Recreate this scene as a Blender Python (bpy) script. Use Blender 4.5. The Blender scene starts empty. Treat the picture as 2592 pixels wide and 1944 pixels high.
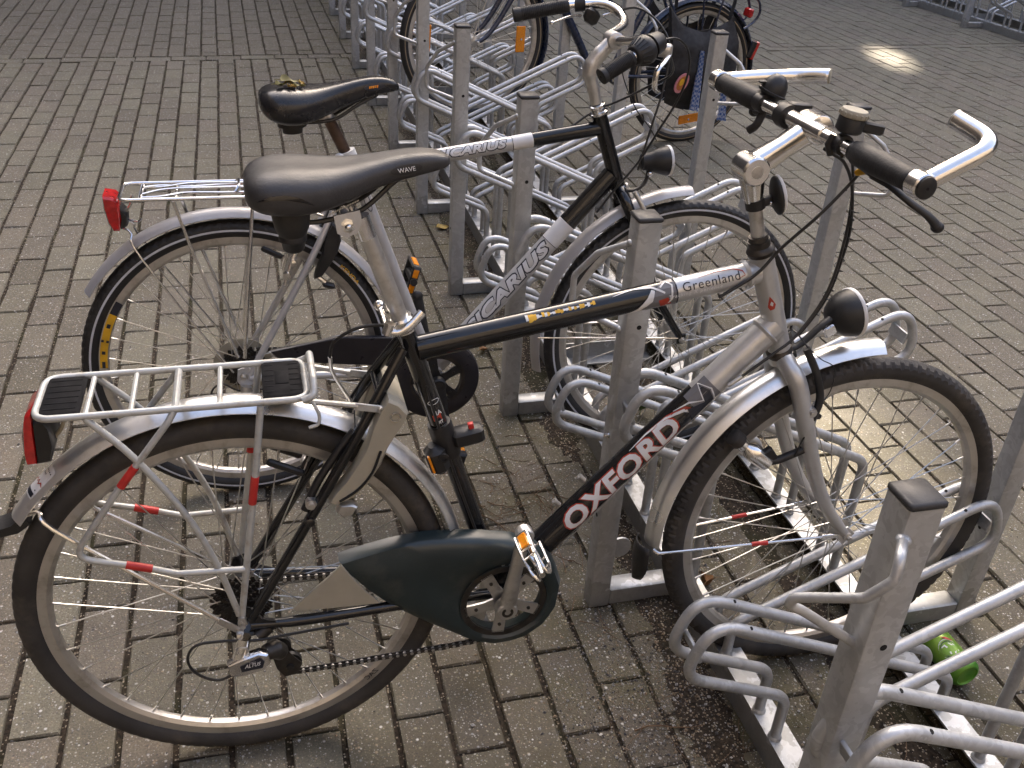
import bpy, bmesh, math, random
from mathutils import Vector, Matrix, noise as mnoise

random.seed(7)
R = math.radians
scene = bpy.context.scene
COL = scene.collection

# ------------------------------------------------------------------ camera
cam_d = bpy.data.cameras.new('camera')
cam_d.sensor_width = 36.0
cam_d.lens = 34.14
cam_d.clip_start = 0.05
cam_d.clip_end = 400.0
cam = bpy.data.objects.new('camera', cam_d)
COL.objects.link(cam)
_rt = Vector((0.96726863, -0.24783308, 0.05449917))
_dn = Vector((-0.08414344, -0.51587548, -0.85252118))
_fw = Vector((0.23939773, 0.82003125, -0.5198437))
cam.matrix_world = Matrix(((_rt.x, -_dn.x, -_fw.x, 0.0), (_rt.y, -_dn.y, -_fw.y, 0.0),
                           (_rt.z, -_dn.z, -_fw.z, 1.53), (0, 0, 0, 1)))
scene.camera = cam
CAMP = Vector((0, 0, 1.53))

# ------------------------------------------------------------------ sky and sun
SUN_EL = R(23.0)
SUN_DIR = Vector((0.35, 0.937, 0.0)).normalized()      # horizontal direction towards the sun
world = bpy.data.worlds.new('World')
scene.world = world
world.use_nodes = True
wn = world.node_tree
for n_ in list(wn.nodes):
    wn.nodes.remove(n_)
sky = wn.nodes.new('ShaderNodeTexSky')
sky.sky_type = 'NISHITA'
sky.sun_disc = False
sky.sun_elevation = SUN_EL
sky.sun_rotation = math.atan2(SUN_DIR.x, SUN_DIR.y)
sky.air_density = 0.62
sky.dust_density = 8.5
sky.ozone_density = 0.0
bg = wn.nodes.new('ShaderNodeBackground')
bg.inputs['Strength'].default_value = 0.15
wo = wn.nodes.new('ShaderNodeOutputWorld')
wn.links.new(sky.outputs[0], bg.inputs[0])
wn.links.new(bg.outputs[0], wo.inputs[0])
sun_d = bpy.data.lights.new('sun', 'SUN')
sun_d.energy = 5.0
sun_d.angle = R(1.5)
sun_d.color = (1.0, 0.86, 0.66)
sun = bpy.data.objects.new('sun', sun_d)
COL.objects.link(sun)
_sd = SUN_DIR * math.cos(SUN_EL) + Vector((0, 0, math.sin(SUN_EL)))
sun.rotation_euler = _sd.to_track_quat('Z', 'Y').to_euler()
sun.location = _sd * 60
scene.view_settings.view_transform = 'Standard'
scene.view_settings.look = 'None'
scene.view_settings.gamma = 1.0
scene.view_settings.use_curve_mapping = False
scene.view_settings.exposure = 2.72
scene.cycles.max_bounces = 5
scene.cycles.diffuse_bounces = 2
scene.cycles.glossy_bounces = 3
scene.cycles.transmission_bounces = 3
scene.cycles.caustics_reflective = False
scene.cycles.caustics_refractive = False
scene.cycles.sample_clamp_indirect = 6.0
scene.cycles.use_adaptive_sampling = True
scene.cycles.adaptive_threshold = 0.02

# ------------------------------------------------------------------ materials
def nt_new(name):
    m = bpy.data.materials.new(name)
    m.use_nodes = True
    t = m.node_tree
    b = t.nodes['Principled BSDF']
    return m, t, b

def N(t, typ, **kw):
    n = t.nodes.new(typ)
    for k, v in kw.items():
        setattr(n, k, v)
    return n

def pm(name, col, rough=0.5, metal=0.0, var=0.15, scale=40.0, bump=0.0, coat=0.0, col2=None, dirt=None, dscale=9.0, damt=0.5, rvar=0.12, spec=None):
    """painted / metal / plastic surface with slow tone drift, fine grain, wear and uneven gloss"""
    m, t, b = nt_new(name)
    L = t.links.new
    tc = N(t, 'ShaderNodeTexCoord')
    n1 = N(t, 'ShaderNodeTexNoise'); n1.inputs['Scale'].default_value = scale; n1.inputs['Detail'].default_value = 4
    L(tc.outputs['Object'], n1.inputs['Vector'])
    c2 = col2 or tuple(c * (1 - var) for c in col)
    mx = N(t, 'ShaderNodeMix', data_type='RGBA')
    mx.inputs['A'].default_value = (*[min(1, c * (1 + var * 0.6)) for c in col], 1)
    mx.inputs['B'].default_value = (*c2, 1)
    rp = N(t, 'ShaderNodeMapRange'); rp.inputs[1].default_value = 0.35; rp.inputs[2].default_value = 0.68
    L(n1.outputs[0], rp.inputs[0]); L(rp.outputs[0], mx.inputs['Factor'])
    out = mx.outputs['Result']
    if dirt:
        n2 = N(t, 'ShaderNodeTexNoise'); n2.inputs['Scale'].default_value = dscale; n2.inputs['Detail'].default_value = 8; n2.inputs['Roughness'].default_value = 0.7
        L(tc.outputs['Object'], n2.inputs['Vector'])
        r2 = N(t, 'ShaderNodeMapRange'); r2.inputs[1].default_value = 0.52; r2.inputs[2].default_value = 0.72; r2.inputs[4].default_value = damt
        L(n2.outputs[0], r2.inputs[0])
        m2 = N(t, 'ShaderNodeMix', data_type='RGBA'); m2.inputs['B'].default_value = (*dirt, 1)
        L(r2.outputs[0], m2.inputs['Factor']); L(out, m2.inputs['A']); out = m2.outputs['Result']
    L(out, b.inputs['Base Color'])
    rr = N(t, 'ShaderNodeMapRange'); rr.inputs[3].default_value = max(0.02, rough - rvar * 0.6); rr.inputs[4].default_value = min(1, rough + rvar)
    L(n1.outputs[0], rr.inputs[0]); L(rr.outputs[0], b.inputs['Roughness'])
    b.inputs['Metallic'].default_value = metal
    b.inputs['Coat Weight'].default_value = coat
    b.inputs['Coat Roughness'].default_value = 0.08
    if spec is not None:
        b.inputs['Specular IOR Level'].default_value = spec
    if bump:
        n3 = N(t, 'ShaderNodeTexNoise'); n3.inputs['Scale'].default_value = scale * 6; n3.inputs['Detail'].default_value = 3
        L(tc.outputs['Object'], n3.inputs['Vector'])
        bp = N(t, 'ShaderNodeBump'); bp.inputs['Strength'].default_value = bump; bp.inputs['Distance'].default_value = 0.002
        L(n3.outputs[0], bp.inputs['Height']); L(bp.outputs[0], b.inputs['Normal'])
    return m

def galvanised(name, base=(0.54, 0.55, 0.555)):
    m, t, b = nt_new(name)
    L = t.links.new
    g = N(t, 'ShaderNodeNewGeometry')
    w = N(t, 'ShaderNodeTexNoise'); w.inputs['Scale'].default_value = 18; w.inputs['Detail'].default_value = 3
    L(g.outputs['Position'], w.inputs['Vector'])
    add = N(t, 'ShaderNodeMixRGB', blend_type='LINEAR_LIGHT'); add.inputs[0].default_value = 0.09
    L(g.outputs['Position'], add.inputs[1]); L(w.outputs['Color'], add.inputs[2])
    v = N(t, 'ShaderNodeTexVoronoi'); v.inputs['Scale'].default_value = 55
    L(add.outputs[0], v.inputs['Vector'])
    bw = N(t, 'ShaderNodeRGBToBW'); L(v.outputs['Color'], bw.inputs[0])
    n2 = N(t, 'ShaderNodeTexNoise'); n2.inputs['Scale'].default_value = 5; n2.inputs['Detail'].default_value = 6
    L(g.outputs['Position'], n2.inputs['Vector'])
    bq = N(t, 'ShaderNodeMath', operation='MULTIPLY_ADD'); bq.inputs[1].default_value = 0.62; bq.inputs[2].default_value = 0.19; L(bw.outputs[0], bq.inputs[0])
    sm = N(t, 'ShaderNodeMath', operation='ADD'); L(bq.outputs[0], sm.inputs[0]); L(n2.outputs[0], sm.inputs[1])
    mr = N(t, 'ShaderNodeMapRange'); mr.inputs[1].default_value = 0.55; mr.inputs[2].default_value = 1.5
    L(sm.outputs[0], mr.inputs[0])
    mx = N(t, 'ShaderNodeMix', data_type='RGBA')
    mx.inputs['A'].default_value = (*[c * 0.74 for c in base], 1)
    mx.inputs['B'].default_value = (*[min(1, c * 1.16) for c in base], 1)
    L(mr.outputs[0], mx.inputs['Factor'])
    # grime near the ground is what splashes up: brown film with its own ragged edge
    sp = N(t, 'ShaderNodeSeparateXYZ'); L(g.outputs['Position'], sp.inputs[0])
    n4 = N(t, 'ShaderNodeTexNoise'); n4.inputs['Scale'].default_value = 30; n4.inputs['Detail'].default_value = 5
    L(g.outputs['Position'], n4.inputs['Vector'])
    mz = N(t, 'ShaderNodeMath', operation='MULTIPLY_ADD'); mz.inputs[1].default_value = 0.16; mz.inputs[2].default_value = -0.02
    L(n4.outputs[0], mz.inputs[0])
    lt = N(t, 'ShaderNodeMath', operation='LESS_THAN'); L(sp.outputs['Z'], lt.inputs[0]); L(mz.outputs[0], lt.inputs[1])
    ml = N(t, 'ShaderNodeMath', operation='MULTIPLY'); ml.inputs[1].default_value = 0.35; L(lt.outputs[0], ml.inputs[0])
    m2 = N(t, 'ShaderNodeMix', data_type='RGBA'); m2.inputs['B'].default_value = (0.13, 0.12, 0.085, 1)
    L(ml.outputs[0], m2.inputs['Factor']); L(mx.outputs['Result'], m2.inputs['A'])
    L(m2.outputs['Result'], b.inputs['Base Color'])
    rr = N(t, 'ShaderNodeMapRange'); rr.inputs[1].default_value = 0.3; rr.inputs[2].default_value = 1.6; rr.inputs[3].default_value = 0.34; rr.inputs[4].default_value = 0.58
    L(sm.outputs[0], rr.inputs[0]); L(rr.outputs[0], b.inputs['Roughness'])
    b.inputs['Metallic'].default_value = 0.62
    bp = N(t, 'ShaderNodeBump'); bp.inputs['Strength'].default_value = 0.12; bp.inputs['Distance'].default_value = 0.002
    L(n2.outputs[0], bp.inputs['Height']); L(bp.outputs[0], b.inputs['Normal'])
    return m

MT = {}
MT['galv'] = galvanised('galvanised_steel')
MT['cap'] = pm('post_cap_plastic', (0.030, 0.030, 0.032), 0.5, bump=0.15, scale=90)
MT['hole'] = pm('vent_hole', (0.01, 0.01, 0.01), 0.9)
MT['black_paint'] = pm('black_gloss_paint', (0.006, 0.0065, 0.008), 0.14, coat=0.2, var=0.3, dirt=(0.06, 0.05, 0.04), dscale=22, damt=0.35)
MT['silver_paint'] = pm('silver_paint', (0.56, 0.565, 0.565), 0.32, 0.55, var=0.06, scale=25, dirt=(0.22, 0.20, 0.17), dscale=14, damt=0.3, coat=0.25)
MT['silver2'] = pm('pale_silver_paint', (0.60, 0.60, 0.60), 0.34, 0.4, var=0.06, scale=25, dirt=(0.3, 0.28, 0.25), damt=0.25, coat=0.25)
MT['white_paint'] = pm('white_decal_film', (0.78, 0.78, 0.77), 0.35, var=0.05, dirt=(0.4, 0.38, 0.34), damt=0.3)
MT['grey_decal'] = pm('grey_decal_film', (0.17, 0.17, 0.18), 0.35, var=0.1)
MT['red_decal'] = pm('red_decal_film', (0.42, 0.045, 0.02), 0.35, var=0.15)
MT['ink'] = pm('dark_decal_ink', (0.015, 0.018, 0.03), 0.35, var=0.2)
MT['yellow_decal'] = pm('yellow_decal_film', (0.75, 0.42, 0.02), 0.45, var=0.2)
MT['alu'] = pm('polished_aluminium', (0.80, 0.79, 0.77), 0.17, 1.0, var=0.06, scale=18, dirt=(0.42, 0.40, 0.36), dscale=30, damt=0.35, rvar=0.1)
MT['alu_dull'] = pm('dull_aluminium', (0.58, 0.57, 0.55), 0.38, 0.9, var=0.12, scale=30, dirt=(0.18, 0.15, 0.11), dscale=26, damt=0.55)
MT['guard'] = pm('aluminium_mudguard', (0.86, 0.86, 0.85), 0.28, 0.85, var=0.07, scale=12, dirt=(0.40, 0.37, 0.32), dscale=18, damt=0.4)
MT['guard2'] = pm('grey_plastic_mudguard', (0.46, 0.45, 0.45), 0.35, 0.25, var=0.06, scale=14, dirt=(0.25, 0.23, 0.2), damt=0.3, coat=0.2)
MT['rim'] = pm('rim_aluminium', (0.56, 0.54, 0.51), 0.36, 0.85, var=0.1, scale=20, dirt=(0.22, 0.18, 0.13), dscale=20, damt=0.6)
MT['spoke'] = pm('steel_spoke', (0.60, 0.59, 0.57), 0.3, 0.95, var=0.2, scale=12)
MT['tyre_brown'] = pm('worn_tyre_rubber', (0.036, 0.033, 0.031), 0.66, var=0.3, scale=16, bump=0.3, dirt=(0.12, 0.10, 0.075), dscale=11, damt=0.55)
MT['tyre_black'] = pm('black_tyre_rubber', (0.018, 0.018, 0.019), 0.55, var=0.3, scale=16, bump=0.25, dirt=(0.06, 0.05, 0.04), dscale=14, damt=0.35)
MT['stripe'] = pm('reflective_tyre_stripe', (0.62, 0.64, 0.68), 0.5, var=0.1, scale=60, dirt=(0.3, 0.28, 0.25), damt=0.3)
MT['pad'] = pm('carrier_pad_rubber', (0.012, 0.012, 0.013), 0.85, var=0.3, scale=60, spec=0.12)
MT['plastic'] = pm('black_plastic', (0.012, 0.012, 0.013), 0.45, var=0.25, bump=0.08, dirt=(0.07, 0.06, 0.05), dscale=16, damt=0.35)
MT['rubber'] = pm('grip_rubber', (0.014, 0.014, 0.015), 0.58, var=0.25, bump=0.25, scale=60)
MT['saddle_a'] = pm('charcoal_saddle_vinyl', (0.034, 0.033, 0.034), 0.44, var=0.18, bump=0.22, scale=55, dirt=(0.07, 0.065, 0.06), dscale=12, damt=0.3)
MT['saddle_b'] = pm('black_saddle_vinyl', (0.014, 0.014, 0.016), 0.24, var=0.25, bump=0.12, scale=30)
MT['carrier'] = pm('carrier_grey_paint', (0.52, 0.53, 0.51), 0.38, 0.25, var=0.06, dirt=(0.27, 0.19, 0.11), dscale=40, damt=0.55)
MT['chrome'] = pm('chromed_steel', (0.72, 0.73, 0.75), 0.14, 1.0, var=0.1, dirt=(0.3, 0.24, 0.17), dscale=30, damt=0.4)
MT['red_lens'] = pm('red_lamp_lens', (0.50, 0.012, 0.012), 0.14, var=0.3, scale=70, coat=0.6)
MT['red_tape'] = pm('red_reflective_tape', (0.55, 0.03, 0.025), 0.4, var=0.15)
MT['orange'] = pm('orange_reflector', (0.95, 0.30, 0.008), 0.22, var=0.2, scale=160, coat=0.5)
MT['green_guard'] = pm('dark_green_chainguard', (0.022, 0.034, 0.036), 0.30, var=0.2, scale=14, dirt=(0.10, 0.10, 0.085), dscale=10, damt=0.5)
MT['guard_dark'] = pm('smoked_chainguard', (0.020, 0.018, 0.022), 0.28, var=0.2, dirt=(0.06, 0.05, 0.05), damt=0.4)
MT['beige'] = pm('beige_plastic', (0.40, 0.37, 0.29), 0.42, var=0.08, scale=20, dirt=(0.25, 0.22, 0.16), damt=0.4, bump=0.05)
MT['dark_steel'] = pm('oily_steel', (0.050, 0.046, 0.042), 0.42, 0.6, var=0.4, scale=60, dirt=(0.09, 0.065, 0.04), dscale=40, damt=0.6)
MT['rust'] = pm('rusty_seatpost', (0.085, 0.055, 0.040), 0.38, 0.6, var=0.5, scale=30)
MT['cable'] = pm('cable_housing', (0.016, 0.016, 0.017), 0.38, var=0.2)
MT['blue_paint'] = pm('dark_blue_paint', (0.018, 0.028, 0.060), 0.25, coat=0.4, var=0.2, dirt=(0.06, 0.06, 0.06), damt=0.3)
MT['bag'] = pm('black_bag_cloth', (0.026, 0.025, 0.026), 0.72, var=0.3, bump=0.4, scale=45)
MT['tan_wall'] = pm('tan_tyre_wall', (0.30, 0.23, 0.14), 0.6, var=0.15)

def mlist(*k):
    return [MT[x] for x in k]

# ------------------------------------------------------------------ mesh builder
class MB:
    def __init__(s):
        s.v = []; s.f = []; s.m = []
    def add(s, vs, fs, mi=0):
        o = len(s.v)
        s.v.extend([tuple(p) for p in vs])
        s.f.extend([tuple(i + o for i in q) for q in fs])
        s.m.extend([mi] * len(fs))
    def tube(s, pts, r, seg=10, mi=0, cap=True, closed=False, up=None, flat=1.0):
        pts = [Vector(p) for p in pts]
        n = len(pts)
        rs = r if isinstance(r, (list, tuple)) else [r] * n
        T = []
        for i in range(n):
            if closed:
                d = pts[(i + 1) % n] - pts[i - 1]
            else:
                d = pts[min(i + 1, n - 1)] - pts[max(i - 1, 0)]
            T.append(d.normalized())
        a = Vector(up) if up else (Vector((0, 0, 1)) if abs(T[0].z) < 0.9 else Vector((1, 0, 0)))
        u = (a - T[0] * a.dot(T[0])).normalized()
        vs = []
        for i in range(n):
            if i:
                u = (u - T[i] * u.dot(T[i]))
                u = u.normalized() if u.length > 1e-6 else T[i].orthogonal().normalized()
            w = T[i].cross(u)
            for k in range(seg):
                an = 2 * math.pi * k / seg
                vs.append(pts[i] + (u * math.cos(an) * flat + w * math.sin(an)) * rs[i])
        fs = []
        for i in range(n if closed else n - 1):
            j = (i + 1) % n
            for k in range(seg):
                k2 = (k + 1) % seg
                fs.append((i * seg + k, i * seg + k2, j * seg + k2, j * seg + k))
        if cap and not closed:
            fs.append(tuple(range(seg - 1, -1, -1)))
            fs.append(tuple((n - 1) * seg + k for k in range(seg)))
        s.add(vs, fs, mi)
    def lathe(s, p0, p1, prof, seg=16, mi=0, cap=True):
        """prof = [(t, r)...] along p0->p1 with t in metres"""
        p0 = Vector(p0); d = (Vector(p1) - p0).normalized()
        u = d.orthogonal().normalized(); w = d.cross(u)
        vs = []
        for t_, r_ in prof:
            for k in range(seg):
                an = 2 * math.pi * k / seg
                vs.append(p0 + d * t_ + (u * math.cos(an) + w * math.sin(an)) * r_)
        fs = []
        for i in range(len(prof) - 1):
            for k in range(seg):
                k2 = (k + 1) % seg
                fs.append((i * seg + k, i * seg + k2, (i + 1) * seg + k2, (i + 1) * seg + k))
        if cap:
            fs.append(tuple(range(seg - 1, -1, -1)))
            fs.append(tuple((len(prof) - 1) * seg + k for k in range(seg)))
        s.add(vs, fs, mi)
    def box(s, c, d, ax=None, mi=0, bev=0.0):
        c = Vector(c)
        X, Y, Z = [Vector(a).normalized() for a in (ax or ((1, 0, 0), (0, 1, 0), (0, 0, 1)))]
        hx, hy, hz = d[0] / 2, d[1] / 2, d[2] / 2
        if bev <= 0:
            vs = [c + X * a * hx + Y * b * hy + Z * e * hz for e in (-1, 1) for b in (-1, 1) for a in (-1, 1)]
            fs = [(0, 2, 3, 1), (4, 5, 7, 6), (0, 1, 5, 4), (2, 6, 7, 3), (0, 4, 6, 2), (1, 3, 7, 5)]
            s.add(vs, fs, mi); return
        b = min(bev, hx * .9, hy * .9, hz * .9)
        ring = [(hx - b, -hy), (hx, -hy + b), (hx, hy - b), (hx - b, hy), (-hx + b, hy), (-hx, hy - b), (-hx, -hy + b), (-hx + b, -hy)]
        inn = [(x * (1 - b / hx), y * (1 - b / hy)) for x, y in ring]
        vs = []
        for z, rg in ((-hz, inn), (-hz + b, ring), (hz - b, ring), (hz, inn)):
            vs += [c + X * x + Y * y + Z * z for x, y in rg]
        fs = [tuple(range(7, -1, -1)), tuple(range(24, 32))]
        for i in range(3):
            for k in range(8):
                k2 = (k + 1) % 8
                fs.append((i * 8 + k, i * 8 + k2, (i + 1) * 8 + k2, (i + 1) * 8 + k))
        s.add(vs, fs, mi)
    def prism(s, poly, y0, y1, mi=0, plane='xz', bev=0.0):
        """poly in (u, w), extruded along y (bike side plane)"""
        P = [Vector((a, 0, b)) for a, b in poly]
        n = len(P)
        c = sum(P, Vector()) / n
        lay = [(y0, 1.0), (y1, 1.0)] if bev <= 0 else [(y0, None), (y0 + bev, 1.0), (y1 - bev, 1.0), (y1, None)]
        vs = []
        for y, k in lay:
            for p in P:
                q = p if k else p + (c - p).normalized() * bev
                vs.append((q.x, y, q.z))
        fs = [tuple(range(n)), tuple(range((len(lay) - 1) * n + n - 1, (len(lay) - 1) * n - 1, -1))]
        for i in range(len(lay) - 1):
            for k in range(n):
                k2 = (k + 1) % n
                fs.append((i * n + k, (i + 1) * n + k, (i + 1) * n + k2, i * n + k2))
        s.add(vs, fs, mi)
    def revolve(s, prof, a0, a1, n, mi=0, c=(0, 0, 0), closed=True, mis=None, wob=None):
        """prof = closed list of (r, y) about the y axis; angles from +x towards +z"""
        full = abs(a1 - a0) >= 2 * math.pi - 1e-6
        k = len(prof); m = n if full else n + 1
        vs = []
        for i in range(m):
            a = a0 + (a1 - a0) * i / n
            ca, sa = math.cos(a), math.sin(a)
            for j, (r, y) in enumerate(prof):
                if wob:
                    r, y = wob(i, j, r, y)
                vs.append((c[0] + r * ca, c[1] + y, c[2] + r * sa))
        kk = k if closed else k - 1
        for j in range(kk):
            fs = []
            j2 = (j + 1) % k
            for i in range(n):
                i2 = (i + 1) % m if full else i + 1
                fs.append((i * k + j, i2 * k + j, i2 * k + j2, i * k + j2))
            if j == 0:
                o = len(s.v); s.v.extend(vs)
            s.f.extend([tuple(q + o for q in f) for f in fs]); s.m.extend([mis[j] if mis else mi] * len(fs))
        if not full and closed:
            s.f.append(tuple(o + j for j in range(k))); s.m.append(mi)
            s.f.append(tuple(o + (m - 1) * k + j for j in range(k - 1, -1, -1))); s.m.append(mi)
    def ball(s, c, rad, ax=None, mi=0, nu=14, nv=9, v0=-1.0, v1=1.0):
        c = Vector(c)
        X, Y, Z = [Vector(a).normalized() for a in (ax or ((1, 0, 0), (0, 1, 0), (0, 0, 1)))]
        vs = []
        for j in range(nv + 1):
            la = math.pi / 2 * (v0 + (v1 - v0) * j / nv)
            for i in range(nu):
                lo = 2 * math.pi * i / nu
                vs.append(c + X * rad[0] * math.cos(la) * math.cos(lo) + Y * rad[1] * math.cos(la) * math.sin(lo) + Z * rad[2] * math.sin(la))
        fs = []
        for j in range(nv):
            for i in range(nu):
                i2 = (i + 1) % nu
                fs.append((j * nu + i, j * nu + i2, (j + 1) * nu + i2, (j + 1) * nu + i))
        fs.append(tuple(range(nu - 1, -1, -1))); fs.append(tuple(nv * nu + i for i in range(nu)))
        s.add(vs, fs, mi)
    def mesh(s, name, mats, ang=40):
        me = bpy.data.meshes.new(name)
        me.from_pydata([tuple(p) for p in s.v], [], s.f)
        for m in mats:
            me.materials.append(m)
        me.polygons.foreach_set('material_index', s.m)
        me.validate()
        bm = bmesh.new(); bm.from_mesh(me)
        bmesh.ops.recalc_face_normals(bm, faces=bm.faces)
        bm.to_mesh(me); bm.free()
        if ang:
            me.polygons.foreach_set('use_smooth', [True] * len(me.polygons))
            me.set_sharp_from_angle(angle=R(ang))
        me.update()
        return me
    def build(s, name, mats, parent=None, ang=40, loc=None):
        return link(name, s.mesh(name, mats, ang), parent, loc)

def link(name, me, parent=None, loc=None, rot=None, scale=None):
    o = bpy.data.objects.new(name, me)
    COL.objects.link(o)
    if parent: o.parent = parent
    if loc is not None: o.location = loc
    if rot is not None: o.rotation_euler = rot
    if scale is not None: o.scale = scale
    return o

def tag(o, label=None, cat=None, group=None, kind=None):
    if label: o['label'] = label
    if cat: o['category'] = cat
    if group: o['group'] = group
    if kind: o['kind'] = kind
    return o

def empty(name, loc=(0, 0, 0), rot=(0, 0, 0)):
    o = bpy.data.objects.new(name, None)
    o.empty_display_size = 0.1
    COL.objects.link(o)
    o.location = loc; o.rotation_euler = rot
    return o

def fillet(pts, rads, n=6):
    """polyline with rounded corners; rads one per inner corner (or scalar)"""
    P = [Vector(p) for p in pts]
    out = [P[0]]
    for i in range(1, len(P) - 1):
        r = rads[i - 1] if isinstance(rads, (list, tuple)) else rads
        a = (P[i - 1] - P[i]); b = (P[i + 1] - P[i])
        la, lb = a.length, b.length
        a.normalize(); b.normalize()
        th = a.angle(b)
        d = min(r / math.tan(th / 2), la * 0.49, lb * 0.49)
        p0 = P[i] + a * d; p1 = P[i] + b * d
        for k in range(n + 1):
            t = k / n
            q = p0 * (1 - t) ** 2 + P[i] * 2 * t * (1 - t) + p1 * t ** 2
            # pull the quadratic towards the true arc
            out.append(q)
    out.append(P[-1])
    return out

def smooth(pts, n=6, closed=False):
    P = [Vector(p) for p in pts]
    out = []
    m = len(P)
    for i in range(m if closed else m - 1):
        p0 = P[i - 1] if (i > 0 or closed) else P[0] * 2 - P[1]
        p1 = P[i]; p2 = P[(i + 1) % m]
        p3 = P[(i + 2) % m] if (i + 2 < m or closed) else p2 * 2 - p1
        for k in range(n):
            t = k / n
            out.append(0.5 * ((2 * p1) + (p2 - p0) * t + (2 * p0 - 5 * p1 + 4 * p2 - p3) * t * t + (3 * p1 - p0 - 3 * p2 + p3) * t ** 3))
    if not closed:
        out.append(P[-1])
    return out

# ------------------------------------------------------------------ lettering and flat shapes wrapped onto tubes
def text_flat(body, width, height, bold=0.0, shear=0.0, spacing=1.0):
    cu = bpy.data.curves.new('lettering', 'FONT')
    cu.body = body
    cu.offset = bold; cu.shear = shear; cu.space_character = spacing
    cu.resolution_u = 3
    ob = bpy.data.objects.new('lettering', cu)
    COL.objects.link(ob)
    dg = bpy.context.evaluated_depsgraph_get()
    me = bpy.data.meshes.new_from_object(ob.evaluated_get(dg))
    bpy.data.objects.remove(ob); bpy.data.curves.remove(cu)
    return me

def wrap_mesh(me, size, fn, cuts=7, ref=None):
    """scale a flat mesh to size=(w,h) centred on 0, slice it and map by fn(x,y)->point"""
    bm = bmesh.new(); bm.from_mesh(me)
    xs = [v.co.x for v in bm.verts]; ys = [v.co.y for v in bm.verts]
    if ref:
        x0, x1, y0, y1 = ref
    else:
        x0, x1, y0, y1 = min(xs), max(xs), min(ys), max(ys)
    for v in bm.verts:
        v.co.x = ((v.co.x - x0) / (x1 - x0) - 0.5) * size[0]
        v.co.y = ((v.co.y - y0) / (y1 - y0) - 0.5) * size[1]
        v.co.z = 0
    for k in range(1, cuts):
        y = (k / cuts - 0.5) * size[1]
        bmesh.ops.bisect_plane(bm, geom=bm.verts[:] + bm.edges[:] + bm.faces[:], plane_co=(0, y, 0), plane_no=(0, 1, 0))
    for v in bm.verts:
        v.co = fn(v.co.x, v.co.y)
    bm.to_mesh(me); bm.free()
    return me, (x0, x1, y0, y1)

def tube_map(p0, p1, r, tilt=0.35, side=-1, lift=0.0004, mid=0.5):
    """map (x,y) onto the tube p0->p1, centred at fraction mid, on its camera side turned up by tilt radians"""
    p0 = Vector(p0); p1 = Vector(p1)
    d = (p1 - p0).normalized()
    c = Vector((0, side, 0)); c = (c - d * c.dot(d)).normalized()
    n = d.cross(c) * (-side) if side > 0 else c.cross(d)
    if n.z < 0: n = -n
    m = p0.lerp(p1, mid)
    def fn(x, y):
        a = tilt + y / r
        return m + d * x + (c * math.cos(a) + n * math.sin(a)) * (r + lift)
    return fn

def lettering(body, size, fn, mat, parent, bold=0.0, shear=0.0, spacing=1.0, cuts=7, ref=None, name='lettering'):
    me = text_flat(body, 1, 1, bold, shear, spacing)
    me, rf = wrap_mesh(me, size, fn, cuts, ref)
    me.materials.clear(); me.materials.append(mat)
    link(name, me, parent)
    return rf

def poly_mesh(polys, step=None):
    me = bpy.data.meshes.new('decal')
    v = []; f = []
    for p in polys:
        o = len(v); v += [(a, b, 0) for a, b in p]; f.append(tuple(range(o, o + len(p))))
    me.from_pydata(v, [], f)
    return me

def decal(polys, fn, mat, parent, name='decal', cuts=6):
    me = poly_mesh(polys)
    bm = bmesh.new(); bm.from_mesh(me)
    bmesh.ops.triangulate(bm, faces=bm.faces)
    ys = [v.co.y for v in bm.verts]; y0, y1 = min(ys), max(ys)
    for k in range(1, cuts):
        bmesh.ops.bisect_plane(bm, geom=bm.verts[:] + bm.edges[:] + bm.faces[:], plane_co=(0, y0 + (y1 - y0) * k / cuts, 0), plane_no=(0, 1, 0))
    for v in bm.verts:
        v.co = fn(v.co.x, v.co.y)
    bm.to_mesh(me); bm.free()
    me.materials.append(mat)
    return link(name, me, parent)

def strip(pts, w):
    """ribbon polygons along a 2D polyline; w scalar or list"""
    P = [Vector((a, b)) for a, b in pts]
    ws = w if isinstance(w, (list, tuple)) else [w] * len(P)
    Lf = []; Rt = []
    for i, p in enumerate(P):
        d = (P[min(i + 1, len(P) - 1)] - P[max(i - 1, 0)]).normalized()
        n = Vector((-d.y, d.x)) * ws[i] / 2
        Lf.append(p + n); Rt.append(p - n)
    return [[tuple(Lf[i]), tuple(Rt[i]), tuple(Rt[i + 1]), tuple(Lf[i + 1])] for i in range(len(P) - 1)]

# ================================================================== GROUND AND PAVING
def project(p):
    d = Vector(p) - CAMP
    z = d.dot(_fw)
    if z < 0.05:
        return None
    return (0.5 + d.dot(_rt) / z * 34.14 / 36.0, 0.5 + d.dot(_dn) / z * 34.14 / 27.0, z)

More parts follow.
